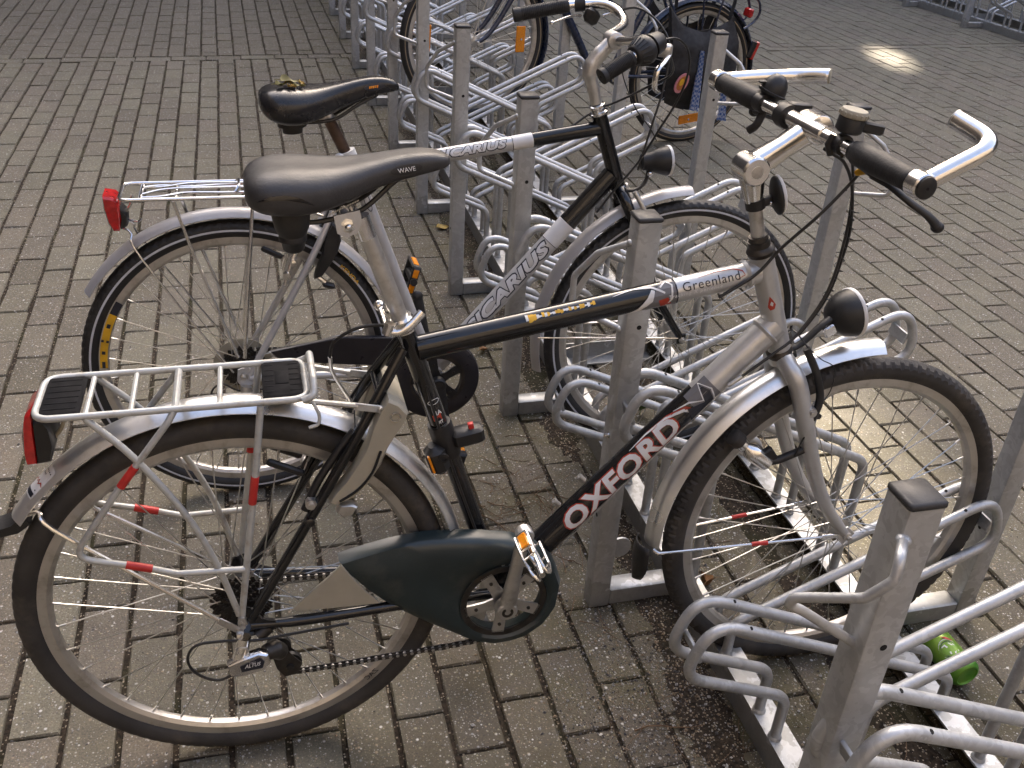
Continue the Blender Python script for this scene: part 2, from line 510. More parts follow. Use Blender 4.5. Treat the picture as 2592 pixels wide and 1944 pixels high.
def brick_material(name, use_attr):
    m, t, b = nt_new(name)
    L = t.links.new
    g = N(t, 'ShaderNodeNewGeometry'); P = g.outputs['Position']
    sp = N(t, 'ShaderNodeSeparateXYZ'); L(P, sp.inputs[0])
    if use_attr:
        at = N(t, 'ShaderNodeAttribute', attribute_name='tone'); rnd = at.outputs['Fac']
    else:
        oi = N(t, 'ShaderNodeObjectInfo'); rnd = oi.outputs['Random']
    def noise(scale, detail=4, rough=0.6):
        n = N(t, 'ShaderNodeTexNoise'); n.inputs['Scale'].default_value = scale; n.inputs['Detail'].default_value = detail; n.inputs['Roughness'].default_value = rough
        L(P, n.inputs['Vector']); return n
    def rng(src, a, b_, c=0.0, d=1.0):
        r = N(t, 'ShaderNodeMapRange'); r.inputs[1].default_value = a; r.inputs[2].default_value = b_; r.inputs[3].default_value = c; r.inputs[4].default_value = d
        L(src, r.inputs[0]); return r.outputs[0]
    def mixc(f, A, B, mode='MIX'):
        x = N(t, 'ShaderNodeMix', data_type='RGBA', blend_type=mode)
        for s_, v_ in (('Factor', f), ('A', A), ('B', B)):
            if hasattr(v_, 'is_linked'): L(v_, x.inputs[s_])
            elif isinstance(v_, tuple): x.inputs[s_].default_value = (*v_, 1)
            else: x.inputs[s_].default_value = v_
        return x.outputs['Result']
    def mth(op, a, b_=0.0):
        x = N(t, 'ShaderNodeMath', operation=op)
        for i, v_ in enumerate((a, b_)):
            if hasattr(v_, 'is_linked'): L(v_, x.inputs[i])
            else: x.inputs[i].default_value = v_
        return x.outputs[0]
    # brick tone: grey-beige concrete, some pinkish, some darker
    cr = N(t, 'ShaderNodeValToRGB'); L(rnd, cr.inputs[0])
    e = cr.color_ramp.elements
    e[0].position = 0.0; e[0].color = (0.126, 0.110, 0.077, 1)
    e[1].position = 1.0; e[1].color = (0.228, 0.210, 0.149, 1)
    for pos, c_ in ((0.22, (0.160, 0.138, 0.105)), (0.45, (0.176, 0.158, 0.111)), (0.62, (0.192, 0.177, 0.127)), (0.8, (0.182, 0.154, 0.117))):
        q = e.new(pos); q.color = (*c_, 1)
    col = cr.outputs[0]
    big = noise(1.3, 5, 0.65); med = noise(11, 6, 0.7); fine = noise(240, 3, 0.7)
    col = mixc(rng(med.outputs[0], 0.38, 0.70, 0.0, 0.55), col, (0.072, 0.062, 0.048))
    col = mixc(rng(big.outputs[0], 0.48, 0.70, 0.0, 0.38), col, (0.085, 0.072, 0.055))
    col = mixc(rng(fine.outputs[0], 0.25, 0.75, 0.0, 1.0), mixc(1.0, col, (0.52, 0.52, 0.51), 'MULTIPLY'), mixc(1.0, col, (1.42, 1.41, 1.38), 'MULTIPLY'))
    # dirt strip round the bicycle rack
    rk = N(t, 'ShaderNodeMath', operation='ABSOLUTE'); L(mth('SUBTRACT', sp.outputs['X'], 1.0), rk.inputs[0])
    rkn = mth('ADD', rk.outputs[0], mth('MULTIPLY', mth('SUBTRACT', big.outputs[0], 0.5), 0.9))
    near = rng(rkn, 0.25, 1.25, 1.0, 0.0)
    mossn = noise(5, 6, 0.75)
    moss = mth('MULTIPLY', near, rng(mossn.outputs[0], 0.42, 0.62, 0.0, 0.85))
    col = mixc(mth('MULTIPLY', near, 0.66), col, (0.056, 0.042, 0.028))
    col = mixc(moss, col, (0.074, 0.062, 0.022))
    # scattered yellow-green lichen film on the far bricks
    lich = mth('MULTIPLY', rng(noise(2.2, 5, 0.8).outputs[0], 0.60, 0.72, 0.0, 0.45), rng(sp.outputs['Y'], 4.5, 7.0))
    col = mixc(lich, col, (0.105, 0.088, 0.026))
    # exposed aggregate: small pale, tan, grey and dark stones
    hs = None
    for sc, thr, dist, amt in ((66, 0.52, 0.25, 0.95), (125, 0.42, 0.31, 0.85), (250, 0.45, 0.38, 0.6)):
        v = N(t, 'ShaderNodeTexVoronoi'); v.inputs['Scale'].default_value = sc; v.inputs['Randomness'].default_value = 1.0
        L(P, v.inputs['Vector'])
        sc3 = N(t, 'ShaderNodeSeparateColor'); L(v.outputs['Color'], sc3.inputs[0])
        on = mth('MULTIPLY', mth('GREATER_THAN', sc3.outputs['Red'], thr), rng(v.outputs['Distance'], dist, dist * 0.55, 0.0, amt))
        on = mth('MULTIPLY', on, rng(med.outputs[0], 0.35, 0.6, 0.55, 1.0))
        ramp = N(t, 'ShaderNodeValToRGB'); L(sc3.outputs['Green'], ramp.inputs[0])
        r_ = ramp.color_ramp.elements
        ramp.color_ramp.interpolation = 'CONSTANT'
        r_[0].position = 0; r_[0].color = (0.58, 0.55, 0.50, 1)
        r_[1].position = 0.22; r_[1].color = (0.36, 0.28, 0.19, 1)
        for pos, c_ in ((0.45, (0.29, 0.29, 0.29)), (0.62, (0.34, 0.31, 0.20)), (0.8, (0.055, 0.05, 0.05)), (0.92, (0.75, 0.73, 0.70))):
            q = r_.new(pos); q.color = (*c_, 1)
        col = mixc(on, col, ramp.outputs[0])
        hs = on if hs is None else mth('ADD', hs, on)
    L(col, b.inputs['Base Color'])
    L(rng(med.outputs[0], 0.3, 0.7, 0.82, 0.62), b.inputs['Roughness'])
    b.inputs['Specular IOR Level'].default_value = 0.45
    hgt = mth('ADD', mth('MULTIPLY', fine.outputs[0], 0.6), mth('ADD', mth('MULTIPLY', hs, 0.5), mth('MULTIPLY', med.outputs[0], 1.2)))
    bp = N(t, 'ShaderNodeBump'); bp.inputs['Strength'].default_value = 0.55; bp.inputs['Distance'].default_value = 0.003
    L(hgt, bp.inputs['Height']); L(bp.outputs[0], b.inputs['Normal'])
    return m

MT['brick'] = brick_material('concrete_paver', False)
MT['brick_far'] = brick_material('concrete_paver_far', True)

def soil_material():
    m, t, b = nt_new('joint_soil')
    L = t.links.new
    g = N(t, 'ShaderNodeNewGeometry')
    n1 = N(t, 'ShaderNodeTexNoise'); n1.inputs['Scale'].default_value = 120; n1.inputs['Detail'].default_value = 6
    n2 = N(t, 'ShaderNodeTexNoise'); n2.inputs['Scale'].default_value = 6; n2.inputs['Detail'].default_value = 5
    v = N(t, 'ShaderNodeTexVoronoi'); v.inputs['Scale'].default_value = 190
    for x in (n1, n2, v): L(g.outputs['Position'], x.inputs['Vector'])
    r = N(t, 'ShaderNodeValToRGB'); L(n1.outputs[0], r.inputs[0])
    r.color_ramp.elements[0].position = 0.35; r.color_ramp.elements[0].color = (0.013, 0.010, 0.007, 1)
    r.color_ramp.elements[1].position = 0.72; r.color_ramp.elements[1].color = (0.062, 0.044, 0.028, 1)
    mx = N(t, 'ShaderNodeMix', data_type='RGBA'); mx.inputs['B'].default_value = (0.040, 0.040, 0.016, 1)
    mr = N(t, 'ShaderNodeMapRange'); mr.inputs[1].default_value = 0.5; mr.inputs[2].default_value = 0.68; mr.inputs[4].default_value = 0.7
    L(n2.outputs[0], mr.inputs[0]); L(mr.outputs[0], mx.inputs['Factor']); L(r.outputs[0], mx.inputs['A'])
    sc = N(t, 'ShaderNodeSeparateColor'); L(v.outputs['Color'], sc.inputs[0])
    gt = N(t, 'ShaderNodeMath', operation='GREATER_THAN'); gt.inputs[1].default_value = 0.74; L(sc.outputs['Red'], gt.inputs[0])
    lt = N(t, 'ShaderNodeMath', operation='LESS_THAN'); lt.inputs[1].default_value = 0.4; L(v.outputs['Distance'], lt.inputs[0])
    ml = N(t, 'ShaderNodeMath', operation='MULTIPLY'); L(gt.outputs[0], ml.inputs[0]); L(lt.outputs[0], ml.inputs[1])
    ml2 = N(t, 'ShaderNodeMath', operation='MULTIPLY'); ml2.inputs[1].default_value = 0.8; L(ml.outputs[0], ml2.inputs[0])
    m2 = N(t, 'ShaderNodeMix', data_type='RGBA'); m2.inputs['B'].default_value = (0.36, 0.30, 0.22, 1)
    L(ml2.outputs[0], m2.inputs['Factor']); L(mx.outputs['Result'], m2.inputs['A'])
    L(m2.outputs['Result'], b.inputs['Base Color'])
    b.inputs['Roughness'].default_value = 0.9
    b.inputs['Specular IOR Level'].default_value = 0.25
    bp = N(t, 'ShaderNodeBump'); bp.inputs['Strength'].default_value = 0.7; bp.inputs['Distance'].default_value = 0.004
    L(n1.outputs[0], bp.inputs['Height']); L(bp.outputs[0], b.inputs['Normal'])
    return m
MT['soil'] = soil_material()

def far_paving():
    m, t, b = nt_new('far_paving')
    L = t.links.new
    g = N(t, 'ShaderNodeNewGeometry')
    mp = N(t, 'ShaderNodeMapping'); mp.inputs['Rotation'].default_value = (0, 0, R(90))
    L(g.outputs['Position'], mp.inputs[0])
    br = N(t, 'ShaderNodeTexBrick'); br.inputs['Scale'].default_value = 1.0
    br.inputs['Brick Width'].default_value = 0.21; br.inputs['Row Height'].default_value = 0.105; br.inputs['Mortar Size'].default_value = 0.006
    br.inputs['Color1'].default_value = (0.19, 0.17, 0.15, 1); br.inputs['Color2'].default_value = (0.24, 0.22, 0.19, 1); br.inputs['Mortar'].default_value = (0.04, 0.03, 0.025, 1)
    L(mp.outputs[0], br.inputs['Vector'])
    n2 = N(t, 'ShaderNodeTexNoise'); n2.inputs['Scale'].default_value = 1.5; n2.inputs['Detail'].default_value = 6
    L(g.outputs['Position'], n2.inputs['Vector'])
    mx = N(t, 'ShaderNodeMix', data_type='RGBA', blend_type='MULTIPLY'); mx.inputs['Factor'].default_value = 0.5
    L(br.outputs[0], mx.inputs['A']); L(n2.outputs[0], mx.inputs['B'])
    L(mx.outputs['Result'], b.inputs['Base Color']); b.inputs['Roughness'].default_value = 0.8
    return m

gm = MB(); gm.add([(-150, -150, -0.05), (150, -150, -0.05), (150, 150, -0.05), (-150, 150, -0.05)], [(0, 1, 2, 3)])
tag(gm.build('ground', [far_paving()], ang=0), kind='structure')
X0, X1, Y0, Y1 = -4.2, 10.5, -0.6, 12.6
bed = MB(); bed.add([(X0, Y0, -0.0075), (X1, Y0, -0.0075), (X1, Y1, -0.0075), (X0, Y1, -0.0075)], [(0, 1, 2, 3)])
pavement = tag(bed.build('pavement', [MT['soil']], ang=0), kind='structure')

def brick_mesh(rr):
    """unit paver: 1 x 1 plan, real height; chamfered, slightly chipped rim"""
    L_, W_ = 0.205, 0.094
    c = [(-.5, -.5), (0, -.5), (.5, -.5), (.5, 0), (.5, .5), (0, .5), (-.5, .5), (-.5, 0)]
    def ring(ins, z, jit):
        out = []
        for x, y in c:
            ex = math.copysign(ins / W_, x) if abs(x) > 0.1 else 0; ey = math.copysign(ins / L_, y) if abs(y) > 0.1 else 0
            if abs(x) < 0.1: x += rr.uniform(-0.3, 0.3)
            if abs(y) < 0.1: y += rr.uniform(-0.3, 0.3)
            out.append((x - ex + rr.uniform(-jit, jit) / W_, y - ey + rr.uniform(-jit, jit) / L_, z + rr.uniform(-jit, jit) * 0.3))
        return out
    v = ring(0.0, -0.05, 0) + ring(0.0, -0.0040, 0.0016) + ring(0.0026, 0.0, 0.0016)
    f = [tuple(range(16, 24))]
    for i in range(2):
        for k in range(8):
            k2 = (k + 1) % 8
            f.append((i * 8 + k, i * 8 + k2, (i + 1) * 8 + k2, (i + 1) * 8 + k))
    return v, f

rb = random.Random(3)
variants = [brick_mesh(rb) for _ in range(14)]
var_me = []
for v_, f_ in variants:
    me = bpy.data.meshes.new('brick'); me.from_pydata(v_, [], f_); me.materials.append(MT['brick']); me.update()
    var_me.append(me)
# course lines in x (measured), then list every brick
xs = [0.2702]
idx0 = 0
cl = [(0.2702 + 0.1031 * i) for i in range(3)]
cl += [cl[-1] + 0.1045 * (i + 1) for i in range(13)]
while cl[-1] < X1:
    cl.append(cl[-1] + 0.1078)
left = []
x = 0.2702
while x > X0:
    x -= 0.1003; left.append(x)
lines = left[::-1] + cl
zero = len(left)
bricks = []
def course_x(x, y):
    return x - 0.0058 * (y - 1.35) + 0.004 * math.sin(y * 1.3 + x * 0.7)
YS = 6.50
for i in range(len(lines) - 1):
    xa, xb = lines[i], lines[i + 1]
    par = (i - zero) % 2
    gap = 0.0112 if xb < 0.5 else (0.0085 if xb < 1.8 else 0.0058)
    wobc = rb.uniform(-0.006, 0.006)
    for seg in (0, 1):
        ph = 1.354 + (0.1048 if par else 0.0) if seg == 0 else YS + 0.108 + (0.1048 if par else 0)
        k0 = -12 if seg == 0 else -1
        k = k0
        while True:
            ya = ph + 0.2096 * k + wobc; yb = ya + 0.2096; k += 1
            if seg == 0:
                if ya > YS - 0.02: break
                if yb > YS - 0.004: yb = YS - 0.004
            else:
                if ya < YS + 0.108:
                    ya = YS + 0.108
                if ya > Y1: break
            if yb - ya < 0.045 or yb < Y0: continue
            st = 1.0 + 0.0082 * (xa + xb) / 2
            yc = (ya + yb) / 2; yl = (yb - ya) * st - (0.0062 if xb < 0.5 else 0.0048)
            bricks.append((course_x((xa + xb) / 2, yc), yc * st, (xb - xa) - gap, yl, 0.0))
# soldier course laid across
x = X0
while x < X1:
    st = 1.0 + 0.0082 * x
    bricks.append((course_x(x + 0.105, YS), (YS + 0.052) * st, 0.094, 0.204, 90.0))
    x += 0.2105

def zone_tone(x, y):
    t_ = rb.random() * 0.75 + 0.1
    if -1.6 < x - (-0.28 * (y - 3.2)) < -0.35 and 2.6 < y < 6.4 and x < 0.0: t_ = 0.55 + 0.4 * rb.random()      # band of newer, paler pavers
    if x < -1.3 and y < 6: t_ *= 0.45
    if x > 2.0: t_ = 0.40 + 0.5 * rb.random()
    if y > 6.6 and x < 2: t_ *= 0.35  # mossy far bricks, with tree shade also put into their tone
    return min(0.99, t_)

cand = []
for bi, (bx_, by_, w_, l_, rot_) in enumerate(bricks):
    q = project((bx_, by_, 0))
    if q and -0.02 < q[0] < 1.02 and -0.02 < q[1] < 1.03:
        cand.append((q[2], bi))
cand.sort()
single = set(bi for _, bi in cand[:300])
fv = []; ff = []; ft = []
for bi, (bx_, by_, w_, l_, rot_) in enumerate(bricks):
    tl = (rb.gauss(0, 0.004), rb.gauss(0, 0.006)); dz = rb.uniform(-0.0022, 0.0012); rz = R(rot_) + rb.gauss(0, 0.006)
    k = rb.randrange(14)
    if bi in single:
        o = link('brick', var_me[k], pavement, (bx_, by_, dz), (tl[1] * 0.5, tl[0] * 0.6, rz), (w_, l_, 1.0))
    else:
        M_ = Matrix.Translation((bx_, by_, dz)) @ Matrix.Rotation(rz, 4, 'Z') @ Matrix.Rotation(tl[0] * 0.6, 4, 'Y') @ Matrix.Rotation(tl[1] * 0.5, 4, 'X') @ Matrix.Diagonal((w_, l_, 1, 1))
        o_ = len(fv); vv, fq = variants[k]
        fv += [tuple(M_ @ Vector(p)) for p in vv]
        ff += [tuple(i + o_ for i in q) for q in fq]
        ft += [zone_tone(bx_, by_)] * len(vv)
me = bpy.data.meshes.new('paving_bricks'); me.from_pydata(fv, [], ff)
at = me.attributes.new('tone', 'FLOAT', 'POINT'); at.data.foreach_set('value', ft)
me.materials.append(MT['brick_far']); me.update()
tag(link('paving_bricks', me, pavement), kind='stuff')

# ------------------------------------------------------------------ dirt, gravel and twigs gathered round the rack
def dirt_height(x, y):
    n = mnoise.fractal(Vector((x * 3.1, y * 2.3, 0.3)), 1.0, 2.0, 5) * 0.011 + mnoise.noise(Vector((x * 38, y * 38, 2))) * 0.0030 + mnoise.noise(Vector((x * 90, y * 90, 5))) * 0.0016
    h = -0.0140
    for cx_, wd, am in ((0.785, 0.070, 0.0175), (1.130, 0.055, 0.019), (1.30, 0.07, 0.010), (0.99, 0.05, 0.004)):
        h += am * math.exp(-((x - cx_) / wd) ** 2)
    h += 0.007 * math.exp(-((x - 0.60) / 0.10) ** 2 - ((y - 1.75) / 0.30) ** 2) + 0.001 * math.exp(-((x - 0.70) / 0.13) ** 2 - ((y - 1.25) / 0.25) ** 2)
    e = min(1, max(0, (x - 0.36) / 0.12)) * min(1, max(0, (1.55 - x) / 0.12))
    return (h + n) * e - 0.02 * (1 - e)
nx, ny = 130, 760
x0_, x1_, y0_, y1_ = 0.36, 1.56, 0.55, 8.9
dv = []; df = []
for j in range(ny + 1):
    y = y0_ + (y1_ - y0_) * (j / ny) ** 1.25
    for i in range(nx + 1):
        x = x0_ + (x1_ - x0_) * i / nx
        dv.append((x, y, dirt_height(x, y)))
for j in range(ny):
    for i in range(nx):
        a = j * (nx + 1) + i
        if max(dv[a][2], dv[a + 1][2], dv[a + nx + 1][2], dv[a + nx + 2][2]) > -0.006:
            df.append((a, a + 1, a + nx + 2, a + nx + 1))
me = bpy.data.meshes.new('dirt'); me.from_pydata(dv, [], df); me.materials.append(MT['soil'])
me.polygons.foreach_set('use_smooth', [True] * len(df)); me.update()
tag(link('dirt', me), 'dark soil and leaf mould gathered along the rails of the bicycle rack', 'dirt', kind='stuff')

MT['g1'] = pm('pale_grit', (0.42, 0.40, 0.37), 0.7, var=0.3, scale=200)
MT['g2'] = pm('tan_grit', (0.26, 0.19, 0.12), 0.7, var=0.3, scale=200)
MT['g3'] = pm('dark_grit', (0.08, 0.075, 0.075), 0.7, var=0.3, scale=200)
gv = MB(); rg = random.Random(11)
def grit(x, y, z, s, mi):
    a = rg.uniform(0, 6.28); q = [rg.uniform(0.7, 1.25) for _ in range(6)]
    ca, sa = math.cos(a), math.sin(a)
    pts = [(s * q[0], 0, 0), (-s * q[1], 0, 0), (0, s * q[2] * .8, 0), (0, -s * q[3] * .8, 0), (0, 0, s * q[4] * .7), (0, 0, -s * q[5] * .5)]
    gv.add([(x + p[0] * ca - p[1] * sa, y + p[0] * sa + p[1] * ca, z + p[2]) for p in pts],
           [(0, 2, 4), (2, 1, 4), (1, 3, 4), (3, 0, 4), (2, 0, 5), (1, 2, 5), (3, 1, 5), (0, 3, 5)], mi)
cnt = 0
while cnt < 16000:
    z_ = rg.random()
    if z_ < 0.62:
        x = rg.gauss(rg.choice((0.72, 0.78, 1.10, 0.62, 0.95)), 0.11); y = 0.7 + 7.5 * rg.random() ** 1.9
    elif z_ < 0.80:
        x = rg.gauss(0.70, 0.12); y = rg.gauss(1.24, 0.16)
    else:
        x = rg.uniform(-1.0, 2.6); y = 0.9 + 3.2 * rg.random() ** 1.5
    if abs(x - 0.86) < 0.03 or abs(x - 1.21) < 0.03: continue
    h = dirt_height(x, y) if 0.37 < x < 1.55 else -1
    s = rg.uniform(0.0011, 0.0026) if rg.random() < 0.93 else rg.uniform(0.0026, 0.0050)
    grit(x, y, max(h, -0.0005) + s * 0.35, s, rg.choice((0, 0, 1, 1, 1, 2, 2)))
    cnt += 1
# the three pebbles lodged in the joint by the chain
tag(gv.build('gravel', mlist('g1', 'g2', 'g3'), ang=0), 'fine pale grit scattered over the paving near the rack', 'gravel', kind='stuff')

MT['twig'] = pm('dry_twig', (0.16, 0.095, 0.05), 0.8, var=0.4, scale=60)
tw = MB()
def twig(x, y, a, l, r_):
    pts = []
    px_, py_ = x, y
    for k in range(6):
        h = max(dirt_height(px_, py_) if 0.37 < px_ < 1.55 else 0, 0.0) + 0.002 + 0.004 * math.sin(k * 1.3 + a)
        pts.append((px_, py_, max(h, 0.0015)))
        a += rg.gauss(0, 0.18); px_ += math.cos(a) * l / 5; py_ += math.sin(a) * l / 5
    tw.tube(pts, [r_, r_, r_ * .9, r_ * .8, r_ * .6, r_ * .4], seg=5)
for _ in range(260):
    if rg.random() < 0.45:
        twig(rg.gauss(0.60, 0.09), rg.gauss(1.78, 0.16), rg.uniform(0, 6.3), rg.uniform(0.03, 0.11), rg.uniform(0.0005, 0.0012))
    else:
        twig(rg.gauss(rg.choice((0.76, 1.1, 0.95)), 0.08), 0.8 + 5 * rg.random() ** 1.6, rg.uniform(0, 6.3), rg.uniform(0.02, 0.09), rg.uniform(0.0004, 0.0010))
twig(0.62, 1.13, 0.05, 0.14, 0.0016); twig(0.475, 1.82, -0.75, 0.16, 0.0015); twig(0.50, 1.87, -1.1, 0.12, 0.0013); twig(0.70, 0.98, -1.0, 0.12, 0.0014)
tag(tw.build('twigs', mlist('twig'), ang=60), 'thin dry twigs and stems littering the dirt beside the rack', 'twigs', kind='stuff')

# ================================================================== BICYCLE RACKS
HOOP_R = 0.0102
def hoop_mesh(high, right):
    dz = 0.222 if high else 0.0
    pts = [(0.848, 0.052), (0.848, 0.170 + dz), (0.630, 0.268 + dz), (0.668, 0.387 + dz), (1.200, 0.143 + dz), (1.200, 0.052)]
    if right:
        pts = [(2.048 - a, b) for a, b in pts]
    path = fillet([(a, 0, b) for a, b in pts], [0.045, 0.050, 0.060, 0.045], 7)
    m = MB(); m.tube(path, HOOP_R, 12)
    # vent holes drilled at the bends
    sx = (lambda a: 2.048 - a) if right else (lambda a: a)
    for (a, b, na, nb) in ((0.735, 0.356 + dz, 0.35, 0.93), (0.655, 0.300 + dz, -0.98, 0.2)):
        if right: na = -na
        n_ = Vector((na, -0.35, nb)).normalized()
        c = Vector((sx(a), 0, b)) + n_ * (HOOP_R - 0.0006)
        m.lathe(c, c + n_, [(0, 0.0036), (0.0009, 0.0034)], 8, 1)
    # weld collars at the feet
    for a in (0.848, 1.2):
        m.lathe((a, 0, 0.0605), (a, 0, 1), [(0, 0.0135), (0.004, 0.0125), (0.007, 0.0104)], 10, 0, cap=False)
    return m.mesh('wheel_hoop', mlist('galv', 'hole'))
hoops = {(h, r): hoop_mesh(h, r) for h in (0, 1) for r in (0, 1)}
pl = MB(); pl.box((0, 0, 0), (0.006, 0.060, 0.026), ((1, 0, 0.25), (0, 1, 0), (-0.25, 0, 1)), 0, 0.001)
plate_me = pl.mesh('spacer_plate', mlist('galv'))
ps = 0.045
pb = MB()
h = ps / 2; b_ = 0.004
ring = [(h - b_, -h), (h - b_ * .3, -h + b_ * .3), (h, -h + b_), (h, h - b_), (h - b_ * .3, h - b_ * .3), (h - b_, h), (-h + b_, h), (-h + b_ * .3, h - b_ * .3), (-h, h - b_), (-h, -h + b_), (-h + b_ * .3, -h + b_ * .3), (-h + b_, -h)]
pb.add([(x, y, z) for z in (0.0, 0.905) for x, y in ring],
       [tuple(range(11, -1, -1)), tuple(range(12, 24))] + [(k, (k + 1) % 12, 12 + (k + 1) % 12, 12 + k) for k in range(12)])
# small drilled hole with a bolt boss on the near face
pb.lathe((0.004, -h - 0.0002, 0.70), (0.004, -1, 0.70), [(0, 0.0048), (0.0006, 0.0045)], 10, 1)
pb.lathe((-h - 0.0002, 0.0, 0.245), (-1, 0.0, 0.245), [(0, 0.0048), (0.0006, 0.0045)], 10, 1)
post_me = pb.mesh('post', mlist('galv', 'hole'), 30)
cp = MB(); cp.box((0, 0, 0.909), (0.0475, 0.0475, 0.010), None, 0, 0.003)
cap_me = cp.mesh('post_cap', mlist('cap'), 50)
def eye_mesh(path3):
    m = MB(); m.tube(fillet(path3, 0.02, 5), 0.0062, 10)
    for p in (path3[0], path3[-1]):
        m.ball(p, (0.009, 0.009, 0.007), None, 0, 10, 6)
    return m.mesh('locking_eye', mlist('galv'))
def eye_path(sgn):
    ux, uy = -0.72 * sgn, 0.69 * sgn
    o = [(0.0, 0.858), (0.062, 0.822), (0.105, 0.765), (0.105, 0.700), (0.0, 0.684)]
    return [(-sgn * 0.020 + ux * a, 0.006 * sgn + uy * a, z) for a, z in o]
eyeA = eye_mesh(eye_path(1)); eyeB = eye_mesh(eye_path(-1))
def ray_y(px, py, y):
    d = _rt * ((px - 1296) / 2458.0) + _dn * ((py - 972) / 2458.0) + _fw
    return CAMP + d * (y / d.y)
ft_ = MB(); ft_.box((0, 0, 0.0225), (0.15, 0.045, 0.045), None, 0, 0.003)
foot_me = ft_.mesh('foot_bar', mlist('galv'), 40)

def rack(name, ox, postsA, postsB, low0, per, ystart, yend, gap=0.064, eyes=True, nearA=None):
    root = empty(name, (ox, 0, 0))
    for nm, xa, xv in (('rail', 0.835, 0.8375), ('rail', 1.185, 1.2325)):
        r = MB()
        r.box((xa + 0.025, (ystart + yend) / 2, 0.0575), (0.05, yend - ystart, 0.005))
        r.box((xv, (ystart + yend) / 2, 0.0274), (0.005, yend - ystart, 0.0548))
        r.build(nm, mlist('galv'), root, 40)
    for row, lst, sg in (('A', postsA, 1), ('B', postsB, -1)):
        for i, (x, y) in enumerate(lst):
            p = link('post', post_me, root, (x + h, y + h, 0))
            link('post_cap', cap_me, p)
            if eyes and not (row == 'A' and i == 0 and nearA):
                link('locking_eye', eyeA if sg > 0 else eyeB, p)
            elif eyes and nearA:
                link('locking_eye', nearA, p, (-(x + h), -(y + h), 0))
            if row == 'A':
                w = 0.834 - (x + 2 * h); link('foot_bar', foot_me, root, (x + 2 * h + w / 2, y + h, 0), None, (w / 0.15, 1, 1))
            else:
                w = x - 1.236; link('foot_bar', foot_me, root, (1.236 + w / 2, y + h, 0), None, (w / 0.15, 1, 1))
    y = low0
    k = 0
    while y < yend:
        for dy, hi, rt_ in ((0, 0, 0), (per * 0.25 + 0.012, 0, 1), (per * 0.5, 1, 0), (per * 0.75 + 0.012, 1, 1)):
            yy = y + dy
            if yy > ystart and yy + gap < yend:
                for q in (0, gap):
                    link('wheel_hoop', hoops[(hi, rt_)], root, (0, yy + q, 0))
                dz = 0.222 if hi else 0
                link('spacer_plate', plate_me, root, (1.391 if rt_ else 0.657, yy + gap / 2, 0.305 + dz), None, (-1 if rt_ else 1, 1, 1))
        y += per; k += 1
    yc = ystart + 0.4
    cr_ = MB()
    cr_.box((0, 0.03, 0.03), (0.296, 0.005, 0.056)); cr_.box((0, 0.006, 0.0045), (0.296, 0.05, 0.005))
    cm = cr_.mesh('cross_angle', mlist('galv'))
    return root, cm

nearpath = [ray_y(2286, 1368, 0.664), ray_y(2279, 1412, 0.636), ray_y(2266, 1470, 0.628), ray_y(2190, 1514, 0.64), ray_y(2010, 1512, 0.70), ray_y(1996, 1530, 0.704), ray_y(2030, 1545, 0.70), ray_y(2169, 1632, 0.685)]
nearE = eye_mesh(nearpath)
postsA = [(0.640, 0.665), (0.638, 1.465), (0.633, 2.243), (0.637, 3.031), (0.650, 3.805), (0.650, 4.610), (0.650, 5.420), (0.656, 6.245), (0.662, 7.080), (0.666, 7.875), (0.67, 8.68)]
postsB = [(1.438, 1.274), (1.452, 2.105), (1.462, 2.945), (1.47, 3.78), (1.48, 4.60), (1.49, 5.43), (1.50, 6.25), (1.51, 7.08), (1.52, 7.9), (1.53, 8.7)]
rk1, cam1 = rack('bicycle_rack', 0.0, postsA, postsB, 1.020 - 0.79, 0.79, -0.35, 9.3, nearA=nearE)
for y in (2.50, 5.55, 8.6): link('cross_angle', cam1, rk1, (1.035, y, 0.0))
tag(rk1, 'long galvanised double-sided bicycle rack holding the bicycles', 'bicycle rack')
# round ground plate and bolt on the second post
tb = MB(); tb.lathe((0.706, 1.497, 0.135), (0.706, 1.503, 0.135), [(0, 0.026), (0.005, 0.026)], 20); tb.build('ground_plate', mlist('galv'), rk1)
bt = MB(); c = ray_y(1537, 1101, 1.48)
bt.lathe(c + Vector((0.012, 0, 0)), c - Vector((0.01, 0.0, 0)), [(0, 0.011), (0.003, 0.011), (0.003, 0.0075), (0.010, 0.0075), (0.010, 0.004), (0.018, 0.004)], 8)
bt.build('bolt', mlist('chrome'), rk1, 30)
pA = [(0.640, 5.80), (0.640, 6.66), (0.640, 7.515), (0.690, 8.46), (0.69, 9.35)]
pB = [(1.45, 6.4), (1.45, 7.2), (1.45, 8.05), (1.45, 8.9)]
rk2, cam2 = rack('bicycle_rack', 5.405, pA, pB, 5.50, 0.86, 5.2, 10.2)
for y in (6.9, 7.82, 9.1): link('cross_angle', cam2, rk2, (1.035, y, 0.0))
tag(rk2, 'empty galvanised bicycle rack far off at the top right edge', 'bicycle rack')

# ================================================================== BICYCLES
def V(u, w, s=0.0):
    """bike coordinates: u forward from the rear axle, w up, s towards the camera side"""
    return Vector((u, -s, w))
WR = 0.351

